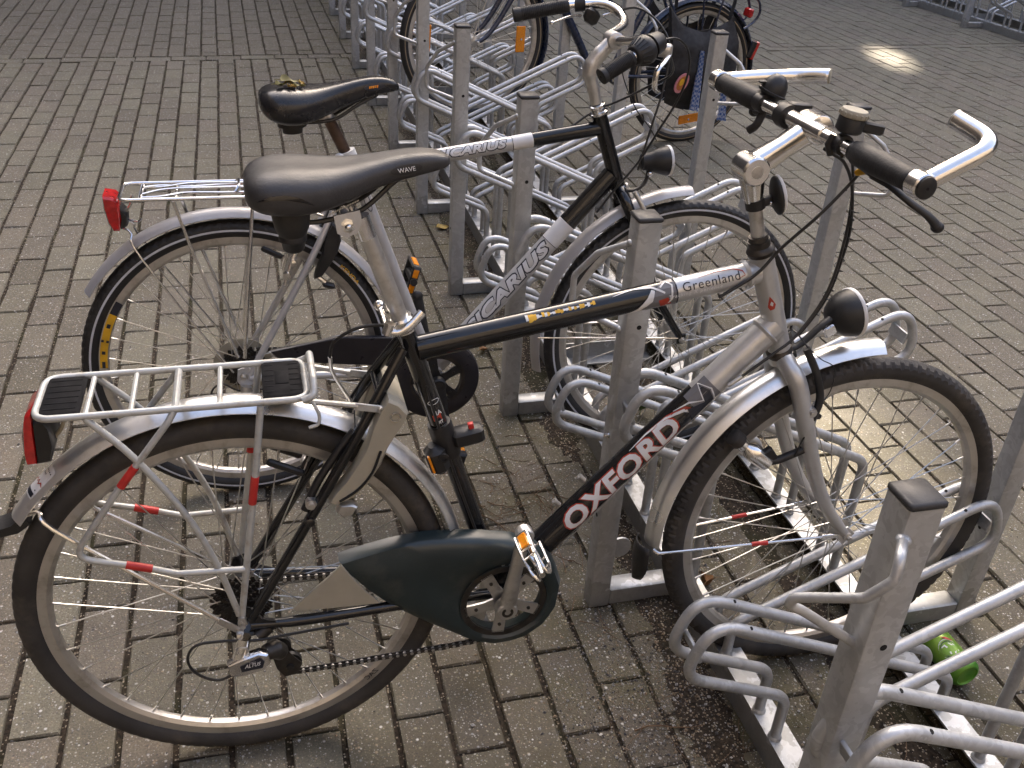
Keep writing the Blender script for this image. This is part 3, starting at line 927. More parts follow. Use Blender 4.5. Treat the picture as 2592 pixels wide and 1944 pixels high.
def rim_mesh():
    m = MB()
    prof = [(0.3140, -0.0115), (0.3155, -0.0095), (0.3110, -0.0085), (0.3110, 0.0085), (0.3155, 0.0095), (0.3140, 0.0115), (0.3000, 0.0110), (0.2935, 0.0065), (0.2920, 0.0), (0.2935, -0.0065), (0.3000, -0.0110)]
    m.revolve(prof, 0, 2 * math.pi, 120)
    # joint seam
    return m.mesh('wheel', mlist('rim'), 30)
def tyre_mesh(mats, stripe=False, knob=0.0011):
    m = MB()
    rc, rr = 0.3305, 0.0200
    prof = []; mis = []
    K = 20
    for k in range(K):
        a = R(-205 + (230.0 + 180 - 0) * 0 ) + 0
    ang = [-142, -118, -95, -82, -66, -50, -34, -18, -6, 6, 18, 34, 50, 66, 82, 95, 118, 142]
    for a in ang:
        # angle from the outward radial direction
        prof.append((rc + rr * math.cos(R(a)) * 1.02, rr * math.sin(R(a))))
    prof += [(0.3125, 0.0085), (0.3125, -0.0085)]
    mis = [0] * len(prof)
    if stripe:
        mis[2] = 1; mis[14] = 1
    NS = 432
    def wob(i, j, r, y):
        if 4 <= j <= 13:
            ph = (i + (0 if j in (4, 5, 12, 13) else (2 if j in (6, 7, 10, 11) else 1))) % 4
            q = -knob if ph == 0 else knob * 0.3
            if j in (4, 5, 12, 13): q = -knob * 1.5 if ph == 0 else knob * 0.7
            r += q
            if j in (4, 13) and ph: y *= 1.035
        return r, y
    m.revolve(prof, 0, 2 * math.pi, NS, mis=mis, wob=wob)
    return m.mesh('tyre', mats, 24)
RIM = rim_mesh()
TYRE_A = tyre_mesh(mlist('tyre_brown', 'tyre_brown'), False, 0.0021)
TYRE_A2 = tyre_mesh(mlist('tyre_brown', 'tyre_brown'), False, 0.0009)
TYRE_B = tyre_mesh(mlist('tyre_black', 'stripe'), True, 0.0015)
TYRE_C = tyre_mesh(mlist('tyre_black', 'tan_wall'), True, 0.0008)
def hub_mesh(wide, fl):
    m = MB()
    m.lathe((0, -0.05, 0), (0, 0.05, 0), [(0, 0.005), (0.012, 0.007), (0.014, fl * .6), (0.0165, fl), (0.0195, fl), (0.022, 0.013), (0.036, 0.011), (0.064, 0.011), (0.078, 0.013), (0.0805, fl), (0.0835, fl), (0.086, fl * .6), (0.088, 0.007), (0.10, 0.005)], 20)
    m.tube([(0, -0.066 if wide else -0.058, 0), (0, 0.066 if wide else 0.058, 0)], 0.0045, 10)
    for sg in (-1, 1):
        yy = sg * (0.068 if wide else 0.056)
        m.lathe((0, yy, 0), (0, yy + sg * 0.01, 0), [(0, 0.0085), (0.008, 0.0085), (0.010, 0.005), (0.016, 0.005)], 6)
    return m.mesh('hub', mlist('alu_dull'), 35)
HUB_F = hub_mesh(False, 0.020); HUB_R = hub_mesh(True, 0.025)
def spoke_mesh(side, dr, fl):
    m = MB()
    a = R(78 * dr)
    y = side * 0.032
    p0 = (fl * math.cos(a), y, fl * math.sin(a)); p1 = (0.292, side * 0.001, 0.0)
    m.tube([p0, (p0[0] * .4 + p1[0] * .6, y * .4, p0[2] * .4), p1], 0.00115, 5)
    d = (Vector(p0) - Vector(p1)).normalized()
    m.tube([Vector(p1) + d * -0.002, Vector(p1) + d * 0.012], 0.0021, 6)
    return m.mesh('spoke', mlist('spoke'), 60)
SPK = {(sd, dr, rr_): spoke_mesh(sd, dr, 0.024 if rr_ else 0.019) for sd in (-1, 1) for dr in (-1, 1) for rr_ in (0, 1)}
SPK_D = None
def wheel(parent, loc, tyre, rear, name, phase=0.0, n=36, rot=(0, 0, 0)):
    w = link(name, RIM, parent, loc, rot)
    link('tyre', tyre, w)
    link('hub', HUB_R if rear else HUB_F, w)
    for i in range(n):
        sd = -1 if i % 2 else 1; dr = -1 if (i // 2) % 2 else 1
        link('spoke', SPK[(sd, dr, 1 if rear else 0)], w, None, (0, -(phase + 2 * math.pi * i / n), 0))
    return w

def guard_mesh(mats, rad, a0, a1, wd=0.052, n=48, ridge=True, dep=0.016, mname='mudguard'):
    m = MB()
    top = []
    K = 9
    for k in range(K):
        t = -1 + 2 * k / (K - 1)
        r = rad - dep * (abs(t) ** 2.3)
        if ridge and abs(abs(t) - 0.5) < 0.13: r += 0.0008
        top.append((r, t * wd / 2))
    bot = [(r - 0.0016, y * 0.97) for r, y in top[::-1]]
    m.revolve(top + bot, a0, a1, n)
    return m.mesh(mname, mats, 35)

def carrier_band(m, p, q, r, mi):
    m.tube([p, q], r, 10, mi)

def cassette_mesh(n, r0, r1, y0, y1):
    m = MB()
    for i in range(n):
        t = i / (n - 1)
        r = r0 + (r1 - r0) * t; y = y0 + (y1 - y0) * t
        teeth = int(2 * math.pi * r / 0.0127)
        prof = []
        cnt = teeth * 4
        vs = []
        for sgn in (-0.0011, 0.0011):
            for k in range(cnt):
                a = 2 * math.pi * k / cnt
                rr = r + (0.0028 if k % 4 in (1, 2) else -0.0022)
                vs.append((rr * math.cos(a), y + sgn, rr * math.sin(a)))
        fs = [tuple(range(cnt - 1, -1, -1)), tuple(range(cnt, 2 * cnt))] + [(k, (k + 1) % cnt, cnt + (k + 1) % cnt, cnt + k) for k in range(cnt)]
        m.add(vs, fs)
    m.tube([(0, y0, 0), (0, y1, 0)], min(r0, r1) * 0.7, 16)
    return m.mesh('cassette', mlist('dark_steel'), 30)

def chain_mesh(path, closed=False):
    P = [Vector(p) for p in path]
    m = MB()
    # resample to half-inch pitch
    segs = [(P[i + 1] - P[i]).length for i in range(len(P) - 1)]
    tot = sum(segs); step = 0.0127
    pts = []
    d = 0.0; i = 0; acc = 0.0
    while d < tot:
        while i < len(segs) - 1 and acc + segs[i] < d:
            acc += segs[i]; i += 1
        pts.append(P[i].lerp(P[i + 1], (d - acc) / max(segs[i], 1e-6))); d += step
    for k in range(len(pts) - 1):
        a, b = pts[k], pts[k + 1]
        t = (b - a).normalized(); up = Vector((0, 1, 0)).cross(t)
        wy = 0.0036 if k % 2 else 0.0026
        for sg in (-1, 1):
            m.box((a + b) / 2 + Vector((0, sg * wy, 0)), (0.0195, 0.0011, 0.0074), (t, (0, 1, 0), up), 0, 0.0004)
        m.tube([a + Vector((0, -0.0046, 0)), a + Vector((0, 0.0046, 0))], 0.0031, 8, 1)
    return m.mesh('chain', mlist('dark_steel', 'alu_dull'), 40)

def loft(secs, mats, name, parent, nseg=20, groove=0.0, ang=50):
    """secs: (u, half width, top, bottom); rounded seat-like cross sections"""
    m = MB(); vs = []
    for (u, hw, tp, bt) in secs:
        for k in range(nseg):
            a = 2 * math.pi * k / nseg
            c, s_ = math.cos(a), math.sin(a)
            y = hw * math.copysign(abs(c) ** 0.62, c)
            mid = bt + (tp - bt) * 0.42
            z = mid + (tp - mid) * (abs(s_) ** 0.85) if s_ >= 0 else mid - (mid - bt) * (abs(s_) ** 0.55)
            if s_ > 0 and groove:
                z -= groove * math.exp(-(y / 0.014) ** 2) * (1.0 if hw > 0.05 else 0.35)
            vs.append((u, y, z))
    n = len(secs); fs = []
    for i in range(n - 1):
        for k in range(nseg):
            k2 = (k + 1) % nseg
            fs.append((i * nseg + k, i * nseg + k2, (i + 1) * nseg + k2, (i + 1) * nseg + k))
    fs.append(tuple(range(nseg))); fs.append(tuple((n - 1) * nseg + k for k in range(nseg - 1, -1, -1)))
    m.add(vs, fs)
    o = m.build(name, mats, parent, ang)
    md = o.modifiers.new('soft', 'SUBSURF'); md.levels = 2; md.render_levels = 2
    return o

def arr_smooth(secs, n=3):
    out = []
    m_ = len(secs)
    for i in range(m_ - 1):
        for k in range(n):
            t = k / n; t2 = t * t * (3 - 2 * t)
            out.append(tuple(a + (b - a) * (t if j == 0 else t2) for j, (a, b) in enumerate(zip(secs[i], secs[i + 1]))))
    out.append(secs[-1])
    return out

def crank_set(parent, bb, s0, ang, L=0.170, mat='alu_dull', ringmat='alu_dull', ring_r=0.062, arm_w=0.012, spider=True, ringname='chainring'):
    """near-side crank with spider; returns the crank object and the pedal point"""
    m = MB()
    p0 = V(bb[0], bb[1], s0); p1 = V(bb[0] + L * math.cos(ang), bb[1] + L * math.sin(ang), s0 + 0.012)
    m.tube([p0, p0.lerp(p1, .15), p0.lerp(p1, .5), p0.lerp(p1, .9), p1], [0.0165, 0.0150, 0.0120, 0.0125, 0.0150], 14, 0, flat=0.62, up=(0, 1, 0))
    m.lathe(p1 + Vector((0, 0.008, 0)), p1 - Vector((0, 1, 0)), [(0, 0.0145), (0.017, 0.0150), (0.020, 0.013)], 16)
    m.lathe(p0 + Vector((0, 0.012, 0)), p0 - Vector((0, 1, 0)), [(0, 0.019), (0.018, 0.019), (0.021, 0.016), (0.021, 0.0)], 20, 0)
    m.lathe(p0 + Vector((0, -0.0085, 0)), p0 - Vector((0, 1, 0)), [(0, 0.0105), (0.0012, 0.0105), (0.0014, 0.0055), (0.0006, 0.0055)], 18, 1, cap=False); m.lathe(p0 + Vector((0, -0.0085, 0)), p0 - Vector((0, 1, 0)), [(0, 0.0055), (0.0008, 0.0050)], 14, 0)
    c = m.build('crank', mlist(mat, 'dark_steel'), parent, 40)
    if spider:
        r = MB()
        cy = -(s0 - 0.022)
        for k in range(5):
            a = ang + R(36) + 2 * math.pi * k / 5
            d = Vector((math.cos(a), 0, math.sin(a))); pr = Vector((-d.z, 0, d.x))
            q0 = V(bb[0], bb[1], s0 - 0.022)
            wd = 0.012
            pts = [q0 + pr * wd * 1.3, q0 + d * ring_r * .55 + pr * wd * .8, q0 + d * (ring_r + 0.008) + pr * wd * .95, q0 + d * (ring_r + 0.008) - pr * wd * .95, q0 + d * ring_r * .55 - pr * wd * .8, q0 - pr * wd * 1.3]
            vs = [p + Vector((0, 0.002, 0)) for p in pts] + [p - Vector((0, 0.002, 0)) for p in pts]
            r.add(vs, [tuple(range(6)), tuple(range(11, 5, -1))] + [(i, (i + 1) % 6, 6 + (i + 1) % 6, 6 + i) for i in range(6)])
            bp_ = q0 + d * ring_r * .82
            r.lathe(bp_ - Vector((0, 0.0015, 0)), bp_ - Vector((0, 1, 0)), [(0, 0.0035), (0.003, 0.003)], 8, 1)
        r.revolve([(ring_r + 0.005, cy - 0.002), (ring_r + 0.016, cy - 0.002), (ring_r + 0.016, cy + 0.002), (ring_r + 0.005, cy + 0.002)], 0, 2 * math.pi, 60, 1, (bb[0], 0, bb[1]))
        r.build(ringname, mlist(ringmat, 'dark_steel'), c, 30)
    return c, p1

# ------------------------------------------------------------------ bicycle 1: black and silver trekking bike
b1 = empty('bicycle', (-0.078, 1.259, 0.0), (R(-2.75), 0, R(-0.2)))
tag(b1, 'black and silver trekking bicycle nearest the camera with OXFORD on its down tube', 'bicycle')
FX = 1.116
def u1(v): return v
fr = MB()
BB = V(0.447, 0.292); STT = V(0.277, 0.838); HTt = V(0.8625, 0.917); HTb = V(0.930, 0.736)
TT0 = V(0.300, 0.790); TT1 = V(0.862, 0.8835); DT0 = V(0.455, 0.305); DT1 = V(0.912, 0.788)
fr.tube([BB, STT], 0.0150, 18, 0)
tts = TT0.lerp(TT1, 0.74)
fr.tube([TT0, tts], 0.0200, 20, 0); fr.tube([tts, TT1], 0.0203, 20, 1)
dts = DT0.lerp(DT1, 0.735)
fr.tube([DT0, dts], 0.0245, 20, 0); fr.tube([dts, DT1], 0.0249, 20, 1)
fr.tube([HTt, HTb], 0.0198, 20, 1)
for P_, Q_ in ((TT1, TT0), (DT1, DT0)):      # weld beads at the head tube
    d_ = (Q_ - P_).normalized(); fr.tube([P_ + d_ * 0.016, P_ + d_ * 0.021, P_ + d_ * 0.026], [0.0225, 0.0245 if P_ is TT1 else 0.0285, 0.0212 if P_ is TT1 else 0.0255], 20, 1, cap=False)
fr.tube([BB + Vector((0, -0.036, 0)), BB + Vector((0, 0.036, 0))], 0.0205, 20, 0)
for sg in (-1, 1):
    fr.tube(smooth([V(0.012, 0.338, sg * 0.066), V(0.10, 0.330, sg * 0.062), V(0.28, 0.318, sg * 0.044), V(0.43, 0.300, sg * 0.026)], 5), [0.0085] * 4 + [0.0095] * 8 + [0.0100] * 4, 12, 0)
    fr.tube(smooth([V(0.014, 0.352, sg * 0.066), V(0.12, 0.535, sg * 0.058), V(0.21, 0.692, sg * 0.046), V(0.276, 0.800, sg * 0.018)], 5), 0.0085, 12, 0)
    fr.prism([(-0.020, 0.352), (-0.014, 0.374), (0.006, 0.380), (0.022, 0.372), (0.030, 0.352), (0.052, 0.342), (0.052, 0.326), (0.010, 0.318), (-0.008, 0.312), (-0.020, 0.326)], -sg * 0.068 - 0.0028, -sg * 0.068 + 0.0028, 0)
    fr.lathe(V(0.118, 0.532, sg * 0.058), V(0.118, 0.532, sg * 0.085), [(0, 0.008), (0.012, 0.008), (0.014, 0.005)], 10, 0)
fr.tube([V(0.235, 0.735, 0.038), V(0.235, 0.735, -0.038)], 0.006, 10, 0)
fr.tube([V(0.36, 0.318, 0.03), V(0.36, 0.318, -0.03)], 0.006, 10, 0)
frame1 = fr.build('frame', mlist('black_paint', 'silver_paint'), b1, 40)
for p in (V(0.603, 0.487), V(0.560, 0.440)):
    bo = MB(); n_ = Vector((-0.72, 0, 0.69)); q = p + n_ * 0.006 + Vector((0.004, 0, 0.008))
    bo.lathe(q, q + n_, [(0.010, 0.0045), (0.0205, 0.0045), (0.0215, 0.0055), (0.0245, 0.0055), (0.0248, 0.003), (0.023, 0.0025)], 12)
    bo.build('bottle_bolt', mlist('alu_dull'), frame1)
# decals
fD = tube_map(DT0, DT1, 0.0245, 0.30, -1, 0.0006, 0.445)
rf = lettering('OXFORD', (0.268, 0.0375), fD, MT['white_paint'], frame1, 0.035, 0.12, 1.05)
fD2 = tube_map(DT0, DT1, 0.0245, 0.30, -1, 0.0003, 0.445)
lettering('OXFORD', (0.274, 0.0425), fD2, MT['red_decal'], frame1, 0.06, 0.12, 1.02)
fS = tube_map(DT0, DT1, 0.0245, 0.0, -1, 0.0005, 0.70)
fS2 = tube_map(DT0, DT1, 0.0253, 0.0, -1, 0.0005, 0.735)
arc = [(-0.13, 0.028), (-0.09, 0.030), (-0.045, 0.026), (-0.012, 0.014), (0.0, -0.004), (-0.006, -0.022), (-0.03, -0.034)]
decal(strip(arc, [0.001, 0.003, 0.004, 0.005, 0.005, 0.004, 0.001]), fS, MT['white_paint'], frame1)
decal(strip([(a + 0.005, b * 1.05) for a, b in arc[1:6]], [0.001, 0.003, 0.006, 0.005, 0.001]), tube_map(DT0, DT1, 0.0245, 0.0, -1, 0.0003, 0.70), MT['red_decal'], frame1)
decal([[(-0.02, 0.034), (0.03, 0.036), (0.03, -0.036), (-0.02, -0.034)]], fS2, MT['grey_decal'], frame1)
fS3 = tube_map(DT0, DT1, 0.0253, 0.0, -1, 0.0009, 0.735)
decal([[(-0.03, 0.012), (0.0, 0.0), (0.012, 0.03), (0.02, 0.010), (0.012, -0.012), (-0.01, -0.034), (-0.045, -0.034)]], fS3, MT['ink'], frame1)
decal(strip([(-0.05, 0.026), (-0.02, 0.018), (0.0, 0.004), (0.013, 0.033), (0.024, 0.010), (0.014, -0.014), (-0.01, -0.036)], [0.001, 0.003, 0.003, 0.003, 0.003, 0.003, 0.001]), tube_map(DT0, DT1, 0.0253, 0.0, -1, 0.0012, 0.735), MT['white_paint'], frame1)
fT = tube_map(TT0, TT1, 0.0203, 0.55, -1, 0.0005, 0.845)
lettering('Greenland', (0.098, 0.0150), fT, MT['ink'], frame1, 0.0, 0.0, 1.1, 5)
decal(strip([(-0.02, 0.010), (0.01, 0.0145), (0.04, 0.0130), (0.055, 0.006), (0.058, -0.002), (0.045, -0.006)], [0.0004, 0.0012, 0.0016, 0.0022, 0.0014, 0.0005]), fT, MT['red_decal'], frame1)
fT2 = tube_map(TT0, TT1, 0.0203, -0.02, -1, 0.0008, 0.795)
lettering('Tracking X perience', (0.092, 0.0078), fT2, MT['white_paint'], frame1, 0.012, 0.15, 1.2, 3)
fTt = tube_map(TT0, TT1, 0.0203, 0.35, -1, 0.0004, 0.705)
decal([[(-0.05, -0.02), (-0.02, 0.0), (0.0, 0.026), (0.022, 0.028), (0.022, -0.03), (-0.03, -0.03)]], fTt, MT['grey_decal'], frame1)
fTu = tube_map(TT0, TT1, 0.0203, 0.35, -1, 0.0008, 0.705)
decal(strip([(-0.085, 0.014), (-0.05, 0.020), (-0.02, 0.016), (0.0, 0.002)], [0.0006, 0.003, 0.0042, 0.003]), fTu, MT['white_paint'], frame1)
decal(strip([(-0.07, -0.026), (-0.045, -0.018), (-0.026, -0.004), (-0.018, 0.010)], [0.0006, 0.007, 0.011, 0.006]), fTu, MT['white_paint'], frame1)
decal([[(-0.012, -0.008), (0.004, -0.006), (0.010, -0.020), (-0.008, -0.022)]], fTu, MT['red_decal'], frame1)
decal(strip([(-0.006, 0.012), (0.006, 0.022), (0.014, 0.012), (0.010, -0.010), (0.0, -0.022)], [0.003, 0.003, 0.003, 0.0035, 0.001]), tube_map(TT0, TT1, 0.0203, 0.35, -1, 0.0011, 0.705), MT['white_paint'], frame1)
decal([[(0.019, -0.034), (0.0215, -0.034), (0.0215, 0.034), (0.019, 0.034)]], tube_map(TT0, TT1, 0.0206, 0.35, -1, 0.0009, 0.705), MT['ink'], frame1)
# torn remains of a yellow sticker on the top tube
fY = tube_map(TT0, TT1, 0.0200, 0.85, -1, 0.0006, 0.40)
ry = random.Random(5)
ys_ = []; wys = []
for k in range(26):
    a = -0.055 + 0.11 * k / 25
    hh = (0.006 if k < 4 else 0.0035) * ry.uniform(0.4, 1.2); o_ = ry.uniform(-0.001, 0.0015)
    (ys_ if ry.random() < 0.55 else wys).append([(a, o_ - hh), (a + 0.0044, o_ - hh * ry.uniform(.5, 1)), (a + 0.0044, o_ + hh * ry.uniform(.5, 1.1)), (a, o_ + hh)])
decal(ys_, fY, MT['yellow_decal'], frame1, 'sticker_remnant', 3); decal(wys, fY, MT['white_paint'], frame1, 'sticker_remnant', 3)
def st_map(y0):
    return lambda x, y: tube_map(BB, STT, 0.0150, 0.25, -1, 0.0006, y0)(y, -x * 1.0)
ring_ = [oval_pts for oval_pts in [[(0.010 * math.cos(2 * math.pi * k / 20), 0.0042 * math.sin(2 * math.pi * k / 20)) for k in range(21)]]][0]
decal(strip(ring_, 0.0011), st_map(0.745), MT['white_paint'], frame1, 'emblem', 2)
lettering('AL', (0.013, 0.0085), st_map(0.708), MT['white_paint'], frame1, 0.02, 0, 1, 2)
decal([[(-0.004, -0.006), (0.010, -0.006), (0.010, 0.005), (-0.004, 0.005)]], st_map(0.694), MT['red_decal'], frame1, 'decal', 3)
lettering('TR', (0.009, 0.0058), st_map(0.676), MT['white_paint'], frame1, 0.02, 0, 1, 2)
decal([[(-0.009 + 0.0034 * k, -0.0022), (-0.0068 + 0.0034 * k, -0.0022), (-0.0068 + 0.0034 * k, 0.0022), (-0.009 + 0.0034 * k, 0.0018)] for k in range(6)], st_map(0.657), MT['white_paint'], frame1, 'decal', 2)
# red head-tube emblem
fH = tube_map(HTb, HTt, 0.0198, -0.35, -1, 0.0005, 0.55)
decal([[(-0.012, 0.004), (-0.004, 0.0075), (0.006, 0.004), (0.014, 0.0), (0.005, -0.003), (-0.006, -0.006), (-0.013, -0.003)]], lambda x, y: fH(x, y), MT['red_decal'], frame1, 'emblem', 3)
decal([[(-0.006, 0.002), (0.0, 0.004), (0.004, 0.001), (-0.002, -0.002)]], tube_map(HTb, HTt, 0.0198, -0.35, -1, 0.0009, 0.55), MT['white_paint'], frame1, 'emblem', 3)

# wheels
w1r = wheel(b1, V(0, WR), TYRE_A2, True, 'rear_wheel', 0.07)
w1f = wheel(b1, V(FX, WR), TYRE_A, False, 'front_wheel', 0.03)
CAS = cassette_mesh(7, 0.026, 0.050, -0.044, -0.018)
link('cassette', CAS, w1r)
lettering('ZAC', (0.030, 0.010), lambda x, y: Vector(((0.303 - y) * math.cos(R(-46) - x / 0.3), -0.0117, (0.303 - y) * math.sin(R(-46) - x / 0.3))), MT['ink'], w1r, 0.0, 0.1, 1.0, 2)

# mudguards
G1R = guard_mesh(mlist('guard'), 0.382, R(10), R(146), 0.054)
g1r = link('mudguard', G1R, b1, V(0, WR))
G1F = guard_mesh(mlist('guard'), 0.388, R(88), R(180), 0.054)
g1f = link('mudguard', G1F, b1, V(FX, WR))
fl = MB()      # rubber flaps
fl.prism([(-0.300, 0.566), (-0.318, 0.552), (-0.345, 0.545), (-0.372, 0.548), (-0.372, 0.541), (-0.340, 0.533), (-0.310, 0.538), (-0.290, 0.552)], -0.020, 0.020, 0)
fl.build('mud_flap', mlist('plastic'), g1r, 40, V(0, -WR))
fl = MB()
vs = []
for j in range(7):
    t = j / 6; w_ = 0.026 + 0.008 * math.sin(t * 3.0) - 0.018 * t ** 3
    for i in range(7):
        q = -1 + i / 3
        vs.append((0.7265 - 0.006 * t - 0.012 * (1 - q * q) + 0.004 * t * t, q * w_, 0.352 - 0.082 * t))
fs = [(j * 7 + i, j * 7 + i + 1, (j + 1) * 7 + i + 1, (j + 1) * 7 + i) for j in range(6) for i in range(6)]
fl.add(vs, fs)
mf = fl.build('mud_flap', mlist('plastic'), g1f, 60, V(-FX, -WR))
sm_ = mf.modifiers.new('thick', 'SOLIDIFY'); sm_.thickness = 0.003
ms = MB()
for sg in (-1, 1):
    ms.tube(smooth([V(-0.292, 0.572, sg * 0.022), V(-0.272, 0.578, sg * 0.030), V(-0.255, 0.558, sg * 0.046), V(-0.14, 0.455, sg * 0.06), V(-0.036, 0.361, sg * 0.070)], 5), 0.0036, 8, 0)
    ms.box(V(-0.020, 0.347, sg * 0.072), (0.046, 0.0025, 0.013), ((0.75, 0, -0.66), (0, 1, 0), (0.66, 0, 0.75)), 1, 0.001)
    for q in (V(-0.006, 0.334, sg * 0.072), V(0.0, 0.362, sg * 0.072)):
        ms.lathe(q, q - Vector((0, sg, 0)), [(0, 0.0062), (0.006, 0.0062), (0.0065, 0.004), (0.004, 0.0032)], 12, 1)
ms.build('mudguard_stay', mlist('alu', 'alu_dull'), g1r, 40, V(0, -WR))
ms = MB()
for sg in (-1, 1):
    p0, p1 = V(0.744, 0.342, sg * 0.028), V(1.096, 0.352, sg * 0.056)
    ms.tube([V(0.736, 0.346, sg * 0.020), p0, p0.lerp(p1, 0.05), p0.lerp(p1, .92)], [0.004, 0.0042, 0.0027, 0.0027], 8, 0)
    ms.tube([p0.lerp(p1, .515), p0.lerp(p1, .605)], 0.0042, 10, 1)
    ms.box(p0.lerp(p1, .96), (0.034, 0.003, 0.010), (p1 - p0, (0, 1, 0), (0, 0, 1)), 0, 0.001)
ms.build('mudguard_stay', mlist('alu', 'red_tape'), g1f, 40, V(-FX, -WR))
# paper sticker with red script on the rear mudguard
def gmap(ac, yc, lift=0.0006, rad=0.382, dep=0.016, wd=0.054, c=(0, 0, 0)):
    def fn(x, y):
        yy = yc + y; a = ac - x / rad; t = min(1, abs(yy) / (wd / 2))
        r = rad - dep * t ** 2.3 + lift + 0.0008
        return Vector((c[0] + r * math.cos(a), -yy, c[2] + r * math.sin(a)))
    return fn
decal([[(-0.032, -0.010), (0.028, -0.010), (0.028, 0.011), (-0.032, 0.011)]], gmap(R(134), 0.010), MT['white_paint'], g1r, 'paper_sticker', 5)
decal(strip([(-0.006, 0.010), (-0.002, 0.006), (-0.007, 0.003), (-0.001, 0.000), (-0.006, -0.002), (-0.002, -0.006), (-0.009, -0.010)], [0.001, 0.003, 0.002, 0.0035, 0.002, 0.002, 0.0008]), gmap(R(134), 0.011, 0.001), MT['red_decal'], g1r, 'scribble', 5)
decal([[(a_, b_), (a_ + 0.0022, b_), (a_ + 0.0022, b_ + 0.0016), (a_, b_ + 0.0016)] for a_, b_ in ((0.018, -0.006), (0.0185, -0.003), (0.018, 0.0), (0.0182, 0.003), (0.018, 0.006), (0.011, -0.006), (0.011, -0.003), (0.0115, 0.0), (-0.018, 0.006))], gmap(R(134), 0.011, 0.001), MT['ink'], g1r, 'scribble', 3)
decal([[(-0.030, -0.008), (-0.022, -0.008), (-0.022, 0.010), (-0.030, 0.010)]], gmap(R(134), 0.010, 0.001), MT['ink'], g1r, 'paper_sticker', 4)

# fork, headset
fk = MB()
crown = V(0.936, 0.722)
for sg in (-1, 1):
    path = smooth([crown + Vector((0, 0, 0.004)), V(0.938, 0.716, sg * 0.026), V(0.952, 0.685, sg * 0.047), V(0.985, 0.590, sg * 0.052), V(1.024, 0.490, sg * 0.053), V(1.060, 0.422, sg * 0.054), V(1.098, 0.372, sg * 0.054), V(1.113, 0.354, sg * 0.054)], 4)
    n_ = len(path)
    fk.tube(path, [0.0165 - 0.0075 * max(0, (i / (n_ - 1) - 0.3)) / 0.7 for i in range(n_)], 14, 0)
    fk.box(V(1.116, 0.350, sg * 0.054), (0.026, 0.005, 0.030), ((0.72, 0, -0.69), (0, 1, 0), (0.69, 0, 0.72)), 0, 0.001)
    for q in (0.62, 0.70):
        i = int(q * n_ * 0.75); fk.tube([path[i], path[i].lerp(path[i + 1], .15)], 0.0158 - 0.0022, 14, 1)
fk.tube([V(0.931, 0.732), V(0.938, 0.712)], 0.0200, 18, 0)
fork1 = fk.build('fork', mlist('silver_paint', 'cable'), b1, 45)
hs = MB()
hd = (HTt - HTb).normalized()
hs.lathe(HTt - hd * 0.002, HTt + hd, [(0, 0.0215), (0.007, 0.0235), (0.012, 0.0215), (0.015, 0.0180), (0.026, 0.0185), (0.026, 0.0165), (0.034, 0.0150)], 16)
hs.build('headset_cup', mlist('dark_steel'), b1, 30); hs = MB()
hs.lathe(HTb + hd * 0.004, HTb - hd, [(0, 0.0205), (0.006, 0.0235), (0.013, 0.0225), (0.017, 0.0195)], 18)
hs.build('headset_cup', mlist('dark_steel'), b1, 30)

# stem (adjustable quill)
st = MB()
qb = V(0.853, 0.943); qt = V(0.829, 1.026)
st.tube([qb - (qt - qb) * 0.2, qt], 0.0112, 16, 1)
st.tube([V(0.834, 1.004), V(0.828, 1.028), V(0.820, 1.056)], [0.0140, 0.0180, 0.0215], 18, 0)
pv = V(0.819, 1.057); cl_ = V(0.914, 1.1185)
st.lathe(pv + Vector((0, 0.024, 0)), pv - Vector((0, 1, 0)), [(0, 0.020), (0.003, 0.0230), (0.045, 0.0230), (0.048, 0.020)], 22, 0)
st.lathe(pv + Vector((0, -0.0235, 0)), pv - Vector((0, 1, 0)), [(0, 0.0098), (0.0012, 0.0098), (0.0016, 0.0085)], 18, 1)
d_ = (cl_ - pv).normalized(); up_ = Vector((-d_.z, 0, d_.x))
secs = [(0.0, 0.0215, 0.0205), (0.03, 0.0195, 0.0185), (0.06, 0.0175, 0.0165), (0.09, 0.0190, 0.0180), (0.108, 0.0225, 0.0205)]
vs = []; fs = []
for t_, hy, hz in secs:
    for k in range(16):
        a = 2 * math.pi * k / 16
        c_, s_ = math.cos(a), math.sin(a)
        vs.append(pv + d_ * t_ + Vector((0, 1, 0)) * hy * math.copysign(abs(c_) ** .6, c_) + up_ * hz * math.copysign(abs(s_) ** .6, s_))
for i in range(len(secs) - 1):
    for k in range(16):
        k2 = (k + 1) % 16
        fs.append((i * 16 + k, i * 16 + k2, (i + 1) * 16 + k2, (i + 1) * 16 + k))
st.add(vs, fs)
st.lathe(cl_ + Vector((0, 0.024, 0)), cl_ - Vector((0, 1, 0)), [(0, 0.019), (0.002, 0.0225), (0.046, 0.0225), (0.048, 0.019)], 22, 0)
st.lathe(pv + d_ * 0.006 + up_ * 0.0208, pv + d_ * 0.006 + up_ * 2, [(0, 0.0072), (0.0006, 0.0072), (0.0006, 0.0048), (-0.002, 0.0042)], 12, 2)
stem1 = st.build('stem', mlist('alu', 'alu_dull', 'dark_steel'), b1, 35)

